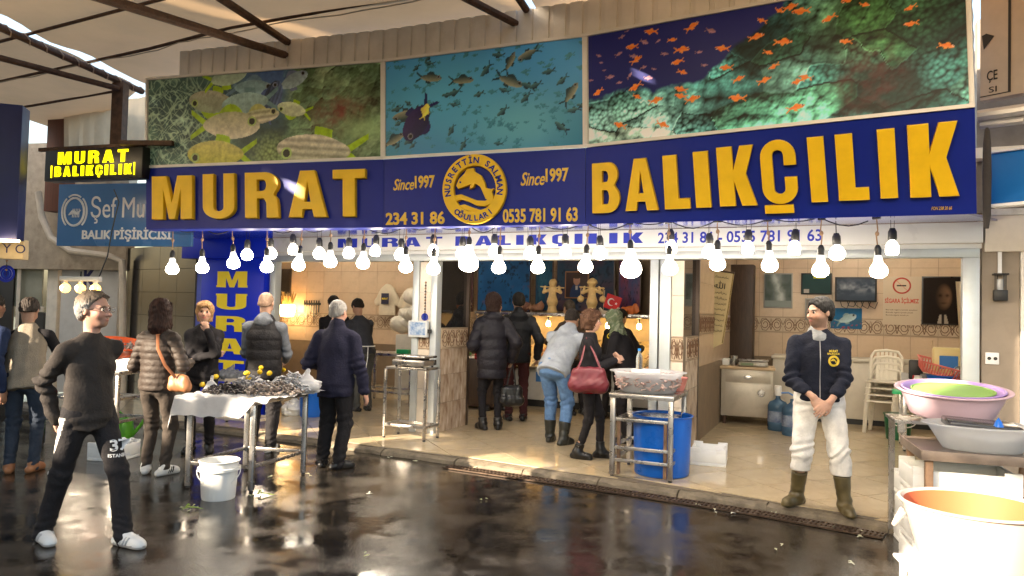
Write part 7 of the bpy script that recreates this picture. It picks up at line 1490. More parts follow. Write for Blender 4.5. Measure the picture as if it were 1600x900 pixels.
# things on the counter shelf
sz_ = FL+1.562; goldm = mat('gold_figure', (.66, .46, .20), .45, var=.15, scale=15)
def figurine(label, px, py, hgt, hat):
    y = CYF+.5; x, _ = SP(px, py, y); t = sthing('figurine', label, 'figurine', x, y, sz_, group='golden child figurines'); F = Field((-.3*hgt*2, -.2, -.01), (.3*hgt*2, .2, hgt*1.1), .009); k = hgt/.6
    F.cone((0, 0, .02), (0, 0, .05), .1*k, .08*k); 
    for sg_ in (-1, 1):
        F.cone((sg_*.035*k, 0, .05*k), (sg_*.035*k, 0, .24*k), .035*k, .045*k, .02); F.cone((sg_*.07*k, 0, .40*k), (sg_*.16*k, -.02, .36*k), .03*k, .025*k, .02); F.cone((sg_*.16*k, -.02, .36*k), (sg_*.13*k, -.03, .46*k), .025*k, .02*k, .02)
    F.cone((0, 0, .24*k), (0, 0, .4*k), .07*k, .06*k, .03); F.ell((0, 0, .51*k), (.062*k, .065*k, .07*k), k=.02); F.cone((-.22*k, -.02, .46*k), (.22*k, -.02, .44*k), .013*k, .013*k, .01); F.cone((0, 0, .2*k), (0, 0, .28*k), .1*k, .06*k, .03)
    if hat: F.cone((0, 0, .54*k), (0, 0, .56*k), .095*k, .085*k, .02, (0, 0, 1), .5); F.ell((0, 0, .58*k), (.05*k, .05*k, .04*k), k=.02); [F.ell((sg_*.2*k, -.02, .25*k), (.06*k, .05*k, .06*k), k=.01) for sg_ in (-1, 1)]; [F.cone((sg_*.2*k, -.02, .3*k), (sg_*.2*k, -.02, .45*k), .008*k, .008*k, .01) for sg_ in (-1, 1)]
    else: F.ell((0, .02, .54*k), (.07*k, .07*k, .06*k), k=.02)
    v, f = F.poly(); link('statue', np_mesh('statue', v, f), goldm, t)
figurine('golden figurine of a child carrying a pole across the shoulders, left one', 863, 470, .58, False); figurine('golden figurine with hat and two hanging baskets, right one', 925, 470, .58, True)
x, z = SP(952, 462, CYF+.45); t = sthing('flag_ship', 'small model ship with a red flag bearing white crescent and star', 'ornament', x, CYF+.45, sz_); mb = MB(); mb.tube([(-.16, 0, .1), (-.12, 0, .03), (0, 0, .015), (.12, 0, .03), (.17, 0, .11)], [.02, .035, .04, .035, .02], 8); mb.obj('hull', mat('cream_hull', (.6, .5, .38), .5), t)
mb = MB(); mb.box(-.13, .13, -.006, .006, .08, .32); fl = mb.obj('flag', mat('flag_red', (.52, .015, .02), .6), t, bevel=.003); fl.rotation_euler = (0, R(18), 0); mb = MB(); mb.tube([(-.02+.055*math.cos(a), -.009, .2+.055*math.sin(a)) for a in np.linspace(.9, 5.4, 16)], [.003+.011*math.sin((i/15)*math.pi) for i in range(16)], 5); mb.obj('crescent', white_m, fl)
mb = MB(); mb.prism([(.062+.026*(1 if i % 2 == 0 else .4)*math.cos(i*math.pi/5+.3), .2+.026*(1 if i % 2 == 0 else .4)*math.sin(i*math.pi/5+.3)) for i in range(10)], .0065, .009); mb.v = [(a, -c, b) for a, b, c in mb.v]; mb.obj('star', white_m, fl, recalc=True); mb = MB(); [mb.tube([(k, 0, .06), (k*.8, 0, .4)], .005, 5) for k in (-.1, .12)]; mb.obj('rigging', wood_m, t)['kind'] = 'stuff'
for i, (px, m, lb) in enumerate(((985, mat('lobster_orange', (.55, .14, .03), .4), 'orange lobster ornament at the right end of the counter shelf'), (838, mat('shell_brown', (.30, .15, .09), .5), 'brown conch shell ornament left of the golden figurines'), (815, mat('coral_brown', (.2, .09, .06), .6), 'dark red coral ornament on the counter shelf'))):
    w_ = waves(60+i); F = Field((-.2, -.12, 0), (.2, .12, .22), .012); F.ell((0, 0, .07), (.13, .07, .06)); F.ell((.08, 0, .1), (.06, .05, .07)); F.disp(lambda x, y, z: .03*w_(x, y, z, 40)); v, f = F.poly(); o = link('shelf_ornament', np_mesh('shelf_ornament', v, f), m); o.location = SW(SP(px, 475, CYF+.5)[0], CYF+.5, sz_); tag(o, lb, 'ornament', 'sea ornaments on the shelf')
# mural panels behind the counter
def p_aq(c1, c2, sd):
    def fn(u, v, w, h): C = Z3(u)+np.array(c1); C = mixc(C, np.clip(fbm(u*4, v*3, sd)*2-.7, 0, 1), c2); C = mixc(C, np.clip(fbm(u*9, v*6, sd+5)*3-1.9, 0, 1)*(v < .5), (.14, .05, .05)); return mixc(C, (fbm(u*20, v*14, sd+9) > .68)*.8, (.01, .015, .03))
    return fn
for i, (px0, px1, c1, c2, lb) in enumerate(((690, 742, (.06, .03, .035), (.22, .07, .1), 'dim red seabed mural panel behind the mirror wall'), (748, 831, (.015, .07, .19), (.02, .12, .30), 'blue aquarium mural panel left of the golden figurines'), (838, 866, (.01, .06, .12), (.03, .13, .2), 'narrow teal mural panel behind the left figurine'), (871, 962, (.02, .05, .09), (.1, .04, .06), 'dark mural panel behind the two figurines'), (967, 1003, (.04, .05, .14), (.20, .03, .06), 'blue and crimson mural panel at the right end of the counter'))):
    wallpic('aquarium_mural', lb, 'mural', px0, px1, 415, 486, p_aq(c1, c2, 20+i), y=BACKY-.35, frame=mat('walnut_frame', (.06, .03, .02), .4), n=(70, 50), group=None) if False else wallpic('aquarium_mural', lb, 'mural', px0, px1, 405, 486, p_aq(c1, c2, 20+i), y=BACKY-.35, frame=mat('walnut_frame', (.06, .03, .02), .4), n=(70, 50))
def p_man(u, v, w, h): C = Z3(u)+np.array((.05, .03, .03)); C = mixc(C, (np.hypot((u-.5)/.3, (v-.1)/.45) < 1)*1.0, (.03, .05, .12)); C = mixc(C, (np.hypot((u-.5)/.16, (v-.68)/.2) < 1)*1.0, (.38, .2, .14)); C = mixc(C, (np.hypot((u-.5)/.17, (v-.84)/.1) < 1)*1.0, (.05, .03, .02)); return mixc(C, (np.abs(u-.5) < .05)*(v < .45)*(v > .3)*1.0, (.5, .5, .5))
wallpic('framed_portrait', 'small framed portrait of a man in a blue suit between the figurines', 'picture', 884, 921, 424, 466, p_man, y=BACKY-.45, frame=mat('orange_wood', (.3, .13, .05), .5), n=(40, 46))
w_ = waves(91); F = Field((-.3, -.2, -.05), (.3, .2, .45), .012); [F.ell((.13*math.cos(a), .08*math.sin(a*2), .22+.1*math.sin(a*3)), (.06, .05, .05), k=.02) for a in np.linspace(0, 6, 12)]; F.cone((0, 0, 0), (0, 0, .2), .06, .04); F.disp(lambda x, y, z: .015*w_(x, y, z, 70)); v, f = F.poly(); o = link('flower_vase', np_mesh('flower_vase', v, f), mat('dried_flowers', (.45, .33, .24), .8)); o.location = SW(SP(720, 480, CYF+.5)[0], CYF+.5, sz_-.1); tag(o, 'bunch of pale dried flowers seen past the mirror wall', 'flowers')

# ------------------------------------------------------------------ unseen tube lamps added under the shop ceiling to brighten the bays
fill_tube_m = mat('tube_glow', (.9, .9, .88), .4, var=0, emit=(1.0, .88, .70), estr=21.0)
for i, (x, y, lb) in enumerate(((4.6, 1.5, 'white ceiling tube lamp over the right room, nearer the street'), (5.2, 3.2, 'white ceiling tube lamp over the chest freezer'), (-2.7, 2.8, 'white ceiling tube lamp over the left bay'), (-4.8, 3.2, 'white ceiling tube lamp at the far left of the left bay'), (1.4, 1.5, 'white ceiling tube lamp over the doorway customers'))):
    l_ = sthing('ceiling_tube_lamp', lb, 'ceiling lamp', x, y, 3.12, group='ceiling tube lamps'); mb = MB(); mb.box(-.62, .62, -.05, .05, .02, .079); mb.obj('housing', white_m, l_, bevel=.006); mb = MB(); mb.tube([(-.58, 0, 0), (.58, 0, 0)], .019, 10); mb.obj('tube', fill_tube_m, l_)

# ------------------------------------------------------------------ left bay
t = sthing('prep_counter', 'dark wooden prep counter with green board in the left bay', 'counter', -1.45, 2.3); mb = MB(); mb.box(0, 1.15, 0, .6, .05, .80); mb.obj('carcass', dark_wood, t, bevel=.006); mb = MB(); mb.box(-.03, 1.18, -.03, .62, .801, .835); mb.obj('worktop', steel_m, t, bevel=.004)
for x in (.02, .59): mb = MB(); mb.box(x, x+.54, -.018, -.001, .1, .78); dr = mb.obj('door', dark_wood, t, bevel=.004); mb = MB(); mb.lathe([(.001, .025), (.028, .02), (.03, 0)], 12); mb.xf(Matrix.Translation((x+.1, -.018, .5)) @ Matrix.Rotation(R(90), 4, 'X')); mb.obj('knob', mat('brass', (.5, .35, .15), .3, .8), dr)
mb = MB(); mb.box(-.1, .55, -.06, .32, .836, .875); o = mb.obj('cutting_board', green_board, None, bevel=.006); o.location = SW(-1.4, 2.3, FL); o.rotation_euler = (0, 0, AL); tag(o, 'green cutting board on the dark prep counter', 'cutting board')
tub('steel_pan', 'shallow steel pan on the green board', 'pan', SW(-1.2, 2.42, FL+.876), 0, .17, .15, .06, steel_m, lip=.012)
t = sthing('steel_counter', 'steel wash counter behind the man in the black vest', 'counter', -2.72, 2.0); steel_table(t, [(0, 0), (1.1, 0), (1.1, .6), (0, .6)], .83, ext=.01, rails=(.2,)); mb = MB(); mb.box(.75, .98, .1, .2, .831, .90); mb.obj('green_block', green_board, t, bevel=.006)
x0, z0 = SP(475, 472, BACKY-.02); x1, _ = SP(501, 472, BACKY-.02); t = sthing('knife_rack', 'row of dark knives on a wall strip in the left bay', 'knife rack', x0, BACKY-.012, z0-.06); mb = MB(); mb.box(0, x1-x0, -.02, 0, 0, .05); mb.obj('strip', mat('dark_strip', (.03, .03, .03), .5), t)
for k in range(7):
    x = (k+.5)*(x1-x0)/7; L = .16+.05*((k*5) % 3); mb = MB(); mb.box(x-.012, x+.012, -.035, -.021, -.02, .10); mb.obj('handle', black_m, t, bevel=.003); mb = MB(); mb.box(x-.016, x+.016, -.027, -.022, -L, -.021); mb.obj('blade', mat('knife_steel', (.1, .1, .1), .3, .8), t)
# white shirts and sacks
def shirt(label, px, py, y, sc):
    x, z = SP(px, py, y); t = sthing('hanging_shirt', label, 'shirt', x, y, z-.55*sc); F = Field((-.35, -.12, -.05), (.35, .12, .65), .012); w_ = waves(int(px)); F.cone((0, 0, .02), (0, 0, .42), .2*sc, .17*sc, .03, (0, 1, 0), .3)
    for sg_ in (-1, 1): F.cone((sg_*.12, 0, .44*sc), (sg_*.25*sc, 0, .22*sc), .07*sc, .065*sc, .03, (0, 1, 0), .5)
    F.disp(lambda a, b, c: .012*w_(a, b, c, 22)); v, f = F.poly(); link('cloth', np_mesh('cloth', v, f), mat('cream_cotton', (.62, .55, .42), .85, bump=.2), t); return t
t = shirt('cream work shirt with dark printed patch on the left bay wall', 606, 447, BACKY-.15, 1.0); mb = MB(); mb.box(-.09, .09, -.092, -.088, .18, .40); mb.obj('printed_patch', mat('patch_dark', (.02, .02, .05), .7), t); lettering('MURAT', -.07, .07, .27, .31, -.0925, yflat_m, t, off=.02, thick=.002); shirt('cream work shirt behind the sacks in the left bay', 642, 452, BACKY-.15, 1.0)
w_ = waves(55)
for i, (px, py, s_) in enumerate(((650, 505, .30), (655, 478, .28), (628, 520, .22))):
    F = Field((-.45, -.3, -.02), (.45, .3, .5), .018); F.ell((0, 0, .16), (.36*s_/.3, .2, .16), k=.05); F.disp(lambda x, y, z: .02*w_(x+i, y, z, 16)+.012*w_(x, y+i, z, 40)); v, f = F.poly(); o = link('white_sack', np_mesh('white_sack', v, f), mat('white_sack_m', (.62, .58, .5), .6)); x, z = SP(px, py, 3.6); o.location = SW(x, 3.6, z); o.rotation_euler = (0, 0, AL); tag(o, ['lower plump white sack on the white cabinet', 'upper white sack on the pile behind the scale', 'smaller white sack leaning left of the pile'][i], 'sack', 'white sacks in the left bay')
x, z = SP(648, 560, 3.4); mb = MB(); mb.box(-.42, .42, 0, .5, 0, z+.42-FL); o = mb.obj('white_cabinet', mat('cabinet_white', (.55, .52, .46), .45), None, bevel=.01); o.location = SW(x, 3.4, FL); o.rotation_euler = (0, 0, AL); tag(o, 'white cabinet under the sacks in the left bay', 'cabinet')
# glowing wall ornament
x, z = SP(449, 485, BACKY-.3); t = sthing('wall_lamp', 'glowing gilt basket lamp on the left bay wall', 'lamp', x, BACKY-.3, z); mb = MB(); mb.lathe([(.001, -.14), (.13, -.13), (.17, 0), (.16, .12)], 18); mb.obj('shade', mat('lamp_glow', (1, .75, .4), .5, var=.2, scale=30, emit=(1, .62, .25), estr=6), t)
r_ = random.Random(8); mb = MB()
for k in range(46):
    a = r_.uniform(0, 6.28); q = r_.uniform(.5, 1); mb.tube([(.1*math.cos(a), .1*math.sin(a), .08), (.2*q*math.cos(a), .15*q*math.sin(a), .22+.2*r_.random())], [.006, .012], 5)
mb.obj('gilt_sprays', mat('gilt', (.5, .36, .16), .4, .5), t)['kind'] = 'stuff'; mb = MB(); mb.tube([(0, .02, 0), (0, .28, 0)], .02, 6); mb.obj('arm', mat('gilt', (.5, .36, .16)), t)
mb = MB(); mb.box(0, .55, 0, .05, 0, .9); o = mb.obj('dark_mirror', glass_m, None); o.location = SW(SP(420, 480, BACKY-.1)[0], BACKY-.08, 1.55); o.rotation_euler = (0, 0, AL); tag(o, 'dark wall mirror behind the glowing lamp in the left bay', 'mirror')
tub('small_blue_barrel', 'small blue plastic barrel behind the mussel table', 'barrel', G(486, 650, FL), 0, .17, .155, .37, bplast, lip=.008)
o = bag('white carrier bag standing behind the mussel table', G(458, 648, FL), .17, .36, 8, plastic('carrier_white', (.72, .72, .70), .35)); o['group'] = 'carrier bags'
a_ = G(355, 655, FL); t = thing('white_bench', 'low white table behind the black vest man', 'table', (-3.45, 9.55, FL), R(-22)); steel_table(t, [(-.4, -.18), (.4, -.18), (.4, .2), (-.4, .2)], .62, ext=.02, th=.04, m=mat('cream_paint', (.60, .52, .42), .5, dirt=.2), rails=(.12,))
o = bag('dark grey bag lying on the low white table', (-3.6, 9.55, FL+.622), .2, .16, 9, mat('grey_bag', (.12, .13, .15), .4)); o['group'] = 'bags in the left bay'

# ------------------------------------------------------------------ left stall and its bits
P0 = G(185, 700); t = thing('stall_table', 'steel stall table with orange tray behind the walking man', 'table', (P0.x-.35, P0.y+.15, 0), R(-10)); steel_table(t, [(-.5, -.2), (.42, -.2), (.42, .3), (-.5, .3)], .86, ext=.02, w=.04, rails=(.3,), shelf=.56)
mb = MB(); mb.box(-.25, .25, -.15, .15, 0, .14); o = mb.obj('foam_block', foam_m, None, bevel=.01); o.location = (P0.x-.12, P0.y+.15, .861); o.rotation_euler = (0, 0, R(-10)); tag(o, 'white foam block under the orange tray', 'foam block')
q = Vector((P0.x-.12, P0.y+.10, 1.002)); t = tub('orange_tray', 'bright orange oval tray of fish on the stall', 'tray', q, 0, .27, .22, .11, plastic('orange_plastic', (.62, .09, .015)), sx=1.15, sy=.8, lip=.03); t.rotation_euler = (R(14), R(6), 0); t.location.z += .05
w__ = lambda r_: (lambda a, k: Vector((.26*k*math.cos(a), .16*k*math.sin(a), .09)))(r_.uniform(0, 6.28), math.sqrt(r_.uniform(0, 1))); lumps(60, w__, 21, .045, mat('silver_fish', (.42, .38, .34), .2, .3, scale=30, c2=(.15, .13, .12)), 'small_fish', t, (1, .3, .25))
t = foam_box('white foam box with ice on the street behind the walking man', G(178, 716), R(-8), .36, .34, .16); lumps(90, lambda r_: Vector((r_.uniform(-.15, .15), r_.uniform(-.14, .14), .15+r_.uniform(0, .04))), 22, .03, mat('ice', (.75, .77, .78), .2), 'ice_pieces', t, (1, .8, .7))
P1 = G(182, 690); t = thing('watering_can', 'lime green watering can beside the stall table', 'watering can', (P1.x-.05, P1.y+.25, 0), .2); lime = plastic('lime_bright', (.16, .55, .04), .3); mb = MB(); mb.lathe([(.001, 0), (.11, 0), (.115, .02), (.10, .2), (.085, .23), (.08, .23), (.001, .2)], 24); mb.obj('can_body', lime, t)
mb = MB(); mb.tube([(.1, 0, .05), (.18, 0, .14), (.25, 0, .27)], [.028, .02, .016], 10); sp_o = mb.obj('spout', lime, t); mb = MB(); mb.lathe([(.016, 0), (.05, .03), (.052, .04), (.001, .045)], 16); mb.xf(Matrix.Translation((.25, 0, .265)) @ Matrix.Rotation(R(40), 4, 'Y')); mb.obj('rose', plastic('mint', (.1, .5, .3)), sp_o); mb = MB(); mb.tube([(-.1, 0, .06), (-.2, 0, .14), (-.19, 0, .27), (-.08, 0, .33), (.03, 0, .24)], .015, 8); mb.obj('handle', lime, t)
# litter on the ground
r_ = random.Random(31); mb = MB()
for (px, py) in ((283, 795), (292, 798), (300, 793), (575, 771), (650, 722), (572, 706), (742, 731), (1116, 799), (1205, 803), (1345, 838), (1152, 802), (1220, 856), (755, 781), (575, 868), (945, 738), (330, 730), (353, 697), (395, 775), (612, 716), (1090, 790), (1355, 830), (1340, 880), (485, 743), (425, 745)):
    p = G(px, py, .004)
    if py < 735 and px > 560: p.z = .01
    for k in range(2): a = r_.uniform(0, 6.28); L = r_.uniform(.012, .035); c = p+Vector((r_.uniform(-.04, .04), r_.uniform(-.04, .04), .004)); mb.tube([c, c+Vector((L*math.cos(a), L*math.sin(a), .006)), c+Vector((L*1.7*math.cos(a+.5), L*1.7*math.sin(a+.5), .002))], [.003, .008, .003], 5, flat=.5)
o = mb.obj('street_litter', mat('litter_white', (.6, .6, .55), .6, scale=3, c2=(.4, .42, .2))); o['kind'] = 'stuff'; o['label'] = 'scattered bits of paper and leaf on the wet street'
def leaf(label, px, py):
    mb = MB(); p = G(px, py, .006); mb.tube([(0, 0, .004), (.05, .01, .02), (.1, .03, .012), (.16, .02, .004)], [.004, .012, .01, .003], 6, flat=.5); mb.tube([(.02, 0, .006), (.03, .05, .03), (.02, .1, .008)], [.004, .01, .003], 6, flat=.5); o = mb.obj('vegetable_leaf', mat('leaf_green', (.22, .34, .05), .4)); o.location = p; tag(o, label, 'leaf')
leaf('green leaf scrap on the wet street left of the bucket', 284, 796); leaf('green leaf scrap by the front leg of the mussel table', 398, 774)

# ------------------------------------------------------------------ people
def place(px, py, z=0.0): return G(px, py, z)
def print_on(o, s, centre, right, up, w, hgt, m, name='print', off=.02, shear=0.0, arrays=None):
    """flat lettering pressed onto a garment: cast along -normal"""
    bvh = onsurf(o); right = Vector(right).normalized(); up = Vector(up).normalized(); nrm = right.cross(up).normalized(); v, f = arrays if arrays else text_arrays(s, off=off, ext=0, shear=shear); lo, hi = v.min(0), v.max(0); mb = MB(); c = Vector(centre)
    for p in v:
        q = c+right*((p[0]-lo[0])/(hi[0]-lo[0])-.5)*w+up*((p[1]-lo[1])/(hi[1]-lo[1])-.5)*hgt; h_ = bvh.ray_cast(q+nrm*.25, -nrm); mb.v.append(tuple((h_[0] if h_[0] else q)+nrm*.003))
    mb.f = f; return mb.obj(name, m, o, smooth=False)
def child(q, name): return next(c for c in q['root'].children if c.name.split('.')[0] == name)
blk = fab('black_cloth', (0.0127, 0.0116, 0.0139)); blk2 = fab('black_cloth_soft', (0.0185, 0.0168, 0.0185)); navy_c = fab('navy_cloth', (0.0162, 0.0162, 0.0347)); dknavy = fab('dark_navy_fleece', (0.0116, 0.0139, 0.0254), bump=.5); brownp = fab('brown_puffer', (0.0462, 0.0347, 0.0289), .55); blkp = fab('black_puffer', (0.0150, 0.0139, 0.0197), .5); greyh = fab('grey_hood', (.13, .14, .16)); lgrey = fab('light_grey_fleece', (.33, .36, .40)); knit = fab('grey_knit', (.26, .22, .17), bump=.8, bscale=120); jean = fab('blue_denim', (.10, .19, .36), scale=14, var=.3); djean = fab('dark_denim', (.03, .04, .06)); white_c = fab('white_cotton', (.74, .72, .68)); maroon = fab('maroon_cloth', (0.0636, 0.0208, 0.0231)); brownj = fab('brown_jacket_cloth', (0.0636, 0.0462, 0.0370)); taupe = fab('taupe_trousers', (0.0520, 0.0416, 0.0347)); olive = mat('olive_rubber', (.09, .07, .03), .35, var=.3, scale=8, dirt=.3, dirtc=(.04, .03, .015)); dkrub = mat('dark_rubber', (.025, .025, .02), .3, var=.2); leather = mat('black_leather', (.012, .011, .011), .3); white_l = mat('white_leather', (.66, .66, .64), .4, var=.05); tan_l = mat('tan_leather', (.28, .12, .05), .5)
wpr = mat('white_garment_print', (.7, .7, .7), .6, var=0)
# 1 walking man on the left
L0 = place(128, 850)
def stripe1(cc, hp, kn, an): a = V3(hp['R']); d_ = unit(V3(an['R'])-a); t_ = (cc-a)@d_; side = cc-a-t_[:, None]*d_; s_ = side@unit((-.85, .5, 0)); return (s_ > .066) & (cc[:, 2] < .86) & (cc[:, 2] > .42)
q = person('man in black sweatshirt and track pants walking past with hands behind his back', L0, R(66), H=1.72, h=.008, build=.98, seed=3, skin='pink', headyaw=.30, headpitch=-.02, hands={'L': (.03, .19, .87), 'R': (-.10, .17, .83)}, epole={'L': (.25, 1, -.1), 'R': (-.35, 1, -.1)},
    feet={'L': (.10, -.27, 0, .05), 'R': (-.09, .27, 0, -.3)}, pelvis=(0, -.01, -.03), hair=dict(kind='receding', c=(.10, .075, .055), side=(.26, .25, .24), vol=.018, amp=.006), glasses=True, handdir={'L': ((-.6, .1, -.6), (0, -1, 0)), 'R': ((.6, .1, -.6), (0, -1, 0))},
    top=dict(m=fab('faded_black', (.034, .029, .027)), name='sweatshirt', t=.022, hem=.10, fit=1.0, fold=.011), bottom=dict(m=blk2, r=1.05, ankle=.062, fold=.006, stripe=(fab('white_stripe', (.5, .49, .47)), stripe1)), shoes=dict(m=white_l, sole=mat('grey_sole', (.34, .33, .32), .6), stripes=mat('pale_grey_trim', (.42, .42, .42), .5)), beard=.35)
kn_, hp_ = q['kn']['L'], q['hp']['L']; c = (V3(hp_)*.42+V3(kn_)*.58)
tro = child(q, 'trousers'); print_on(tro, '37', c+V3((0, -.09, .02)), (.93, -.36, 0), (0, 0, 1), .12, .075, wpr, off=.03); print_on(tro, 'ISTANBUL', c+V3((0, -.09, -.045)), (.93, -.36, 0), (0, 0, 1), .14, .022, wpr, off=.02)
# 2, 3 people at the far left
q = person('man in grey knitted vest bending over the left stall', place(32, 738), R(197), H=1.68, h=.012, seed=5, lean=(.08, -.32, .9), headpitch=.6, hands={'L': (.2, -.5, 1.0), 'R': (-.2, -.5, 1.0)}, hair=dict(kind='short', c=(.03, .022, .018)), top=dict(m=knit, name='knit_vest', style='knit', t=.03, hem=.12, vest=blk), bottom=dict(m=djean), shoes=dict(m=tan_l))
q = person('person in navy jacket cut off by the left picture edge', place(-48, 742), R(170), H=1.70, h=.013, seed=6, hair=dict(kind='short', c=(.02, .015, .012)), lean=(0, -.25, .9), top=dict(m=fab('navy_blue_jacket', (.012, .022, .06)), t=.03), bottom=dict(m=blk2), shoes=dict(m=leather))
# 4 woman in brown quilted jacket
W4 = place(240, 742); q = person('woman with dark brown hair in brown quilted jacket seen from behind', W4, R(172), H=1.66, h=.010, seed=8, female=True, skin='light', headyaw=.25, hands={'L': (.14, -.22, 1.08), 'R': (-.2, -.2, 1.05)}, feet={'L': (.11, -.04, 0, .5), 'R': (-.10, .0, 0, -.3)}, hair=dict(kind='long', c=(.022, .010, .008), c2=(.06, .025, .018), vol=.022, amp=.006),
    top=dict(m=brownp, style='puffer', t=.026, hem=.07, quilt=.06, collar=.05), bottom=dict(m=taupe, r=1.05, ankle=.052), shoes=dict(m=white_l, stripes=leather))
def strap_bag(name, label, cat, pts, bagc, dims, m, sm, rz=0.0, r=.012, seed=0, mw=None):
    c = Vector(bagc); t = thing(name, label, cat, c, rz); F = Field((-dims[0]*1.4, -dims[1]*1.6, -dims[2]*1.3), (dims[0]*1.4, dims[1]*1.6, dims[2]*1.3), .011); w_ = waves(seed+40)
    F.cone((-dims[0]*.6, 0, -dims[2]*.4), (dims[0]*.6, 0, -dims[2]*.4), dims[2]*.6, dims[2]*.6, .03, (0, 1, 0), dims[1]/(dims[2]*.6)); F.cone((-dims[0]*.5, 0, dims[2]*.4), (dims[0]*.5, 0, dims[2]*.4), dims[2]*.5, dims[2]*.5, .06, (0, 1, 0), dims[1]*.6/(dims[2]*.5)); F.disp(lambda x, y, z: .010*w_(x, y, z, 24)+.006*w_(x, y, z, 60)); v, f = F.poly(); link('bag_body', np_mesh('bag_body', v, f), m, t)
    M_ = Matrix.Rotation(-rz, 3, 'Z'); mb = MB(); mb.tube([M_ @ (Vector(p)-c) for p in pts], r, 6, flat=.45); mb.obj('strap', sm, t)
    return t
def PW(q, p): M_ = Matrix.Rotation(q['root'].rotation_euler.z, 3, 'Z'); return Vector(q['root'].location)+M_ @ Vector(p)
s4 = q['sh']; strap_bag('shoulder_bag', 'tan leather bag on a long strap across the brown quilted back', 'handbag', [PW(q, V3(s4['R'])+V3((.12, -.03, .075))), PW(q, V3(s4['R'])+V3((.10, .10, .04))), PW(q, (-.10, .165, 1.2)), PW(q, (-.17, .15, 1.05)), PW(q, (-.235, .08, .93))], PW(q, (-.25, .04, .88)), (.11, .05, .09), tan_l, mat('strap_tan', (.30, .11, .045), .5), q['root'].rotation_euler.z, .016)
# 5 blonde woman
q = person('blonde woman in black, arms folded with one hand at her chin', place(312, 706), R(12), H=1.66, h=.010, seed=9, female=True, skin='light', headyaw=.12, hands={'L': (.07, -.19, 1.33), 'R': (.13, -.2, 1.08)}, epole={'L': (.4, -.1, -1), 'R': (-.7, .1, -.6)}, handdir={'L': ((-.35, 0, .9), (0, 1, 0)), 'R': ((1, .1, .1), (0, 1, 0))}, curl=.9, hair=dict(kind='bob', c=(.26, .14, .06), c2=(.42, .26, .12), vol=.018), top=dict(m=blk, t=.022, hem=.14, fold=.010), bottom=dict(m=blk2), shoes=dict(m=leather))
# 6 bald man in black vest
q = person('bald man in black padded vest over grey hoodie seen from behind', place(407, 706), R(183), H=1.78, h=.010, build=1.1, seed=10, skin='light', headpitch=.35, hands={'L': (.16, -.34, 1.0), 'R': (-.16, -.34, 1.0)}, hair=dict(kind='fringe', c=(.20, .13, .09), vol=.002, amp=.001), top=dict(m=fab('vest_black', (.014, .013, .015), .6), name='vest', style='puffer', quilt=.11, t=.034, hem=.12, vest=greyh, hood=False, hoodm=greyh), bottom=dict(m=blk2, r=1.05), shoes=dict(m=leather, sole=wplast, stripes=white_l))
# 7 grey haired man in navy jacket
q = person('grey haired man in navy jacket and black trousers seen from behind', place(520, 731), R(168), H=1.70, h=.010, build=1.12, seed=11, skin='pink', headpitch=.2, headyaw=-.1, hands={'L': (.22, -.2, 1.0), 'R': (-.30, -.05, .78)}, feet={'L': (.13, -.02, 0, .3), 'R': (-.07, .03, 0, -.7)}, hair=dict(kind='short', c=(.22, .21, .2), c2=(.36, .35, .33), vol=.009, amp=.003), top=dict(m=navy_c, t=.032, hem=.17, collar=.055, fold=.011, fit=1.04), bottom=dict(m=blk2, r=1.1, fold=.011), shoes=dict(m=leather))
# 8, 9 workers in the left bay
q = person('worker in dark top and tied apron leaning over the prep counter', place(566, 642, FL), R(222), H=1.74, h=.012, seed=12, lean=(0, -.34, .9), headpitch=.7, hands={'L': (.1, -.5, 1.0), 'R': (-.12, -.5, 1.0)}, hair=dict(kind='short', c=(.015, .012, .01)), top=dict(m=fab('charcoal', (.03, .032, .04)), t=.02, hem=.08), bottom=dict(m=fab('grey_apron', (.07, .07, .065)), r=1.15), shoes=dict(m=leather))
an_ = q; ap = MB(); ap.tube([tuple(V3(q['P'])+V3((.165*math.cos(a), .13*math.sin(a)+.01, .07))) for a in np.linspace(-.3, math.pi+.3, 16)], .008, 6); ap.tube([tuple(V3(q['P'])+V3((.02, .145, .07))), tuple(V3(q['P'])+V3((.03, .155, -.1))), tuple(V3(q['P'])+V3((.05, .15, -.28)))], .007, 5); ap.obj('apron_string', white_c, q['root'])['kind'] = 'stuff'
q = person('dark haired worker in black bent behind the grey haired man', place(522, 636, FL), R(205), H=1.76, h=.013, seed=13, lean=(.05, -.22, .95), headpitch=.5, hands={'L': (.1, -.5, 1.0), 'R': (-.12, -.5, 1.0)}, hair=dict(kind='short', c=(.015, .012, .01)), top=dict(m=blk, t=.02), bottom=dict(m=blk2), shoes=dict(m=leather))
# 10, 11 couple in the doorway
C10 = place(766, 671, FL); q = person('woman in long black quilted coat and ankle boots seen from behind', C10, R(195), H=1.80, h=.010, build=1.04, seed=14, female=True, headyaw=-.2, hands={'L': (.2, -.2, 1.05), 'R': (-.28, -.0, .93)}, hair=dict(kind='bob', c=(.025, .013, .010), vol=.024, amp=.007), top=dict(m=blkp, style='puffer', quilt=.13, t=.05, hem=.27, hood=True), bottom=dict(m=blk, r=.85, ankle=.05), shoes=dict(kind='ankleboot', m=leather, top=.10, rt=.06))
w_ = PW(q, V3(q['wr']['R'])+V3((0, 0, -.08))); strap_bag('handbag', 'black quilted handbag hanging from the hand of the woman in the long coat', 'handbag', [w_+Vector((.05, 0, -.30)), w_+Vector((.03, 0, -.1)), w_, w_+Vector((-.03, 0, -.1)), w_+Vector((-.07, 0, -.30))], w_+Vector((0, .0, -.40)), (.15, .07, .15), leather, leather, R(10), .012, 3)
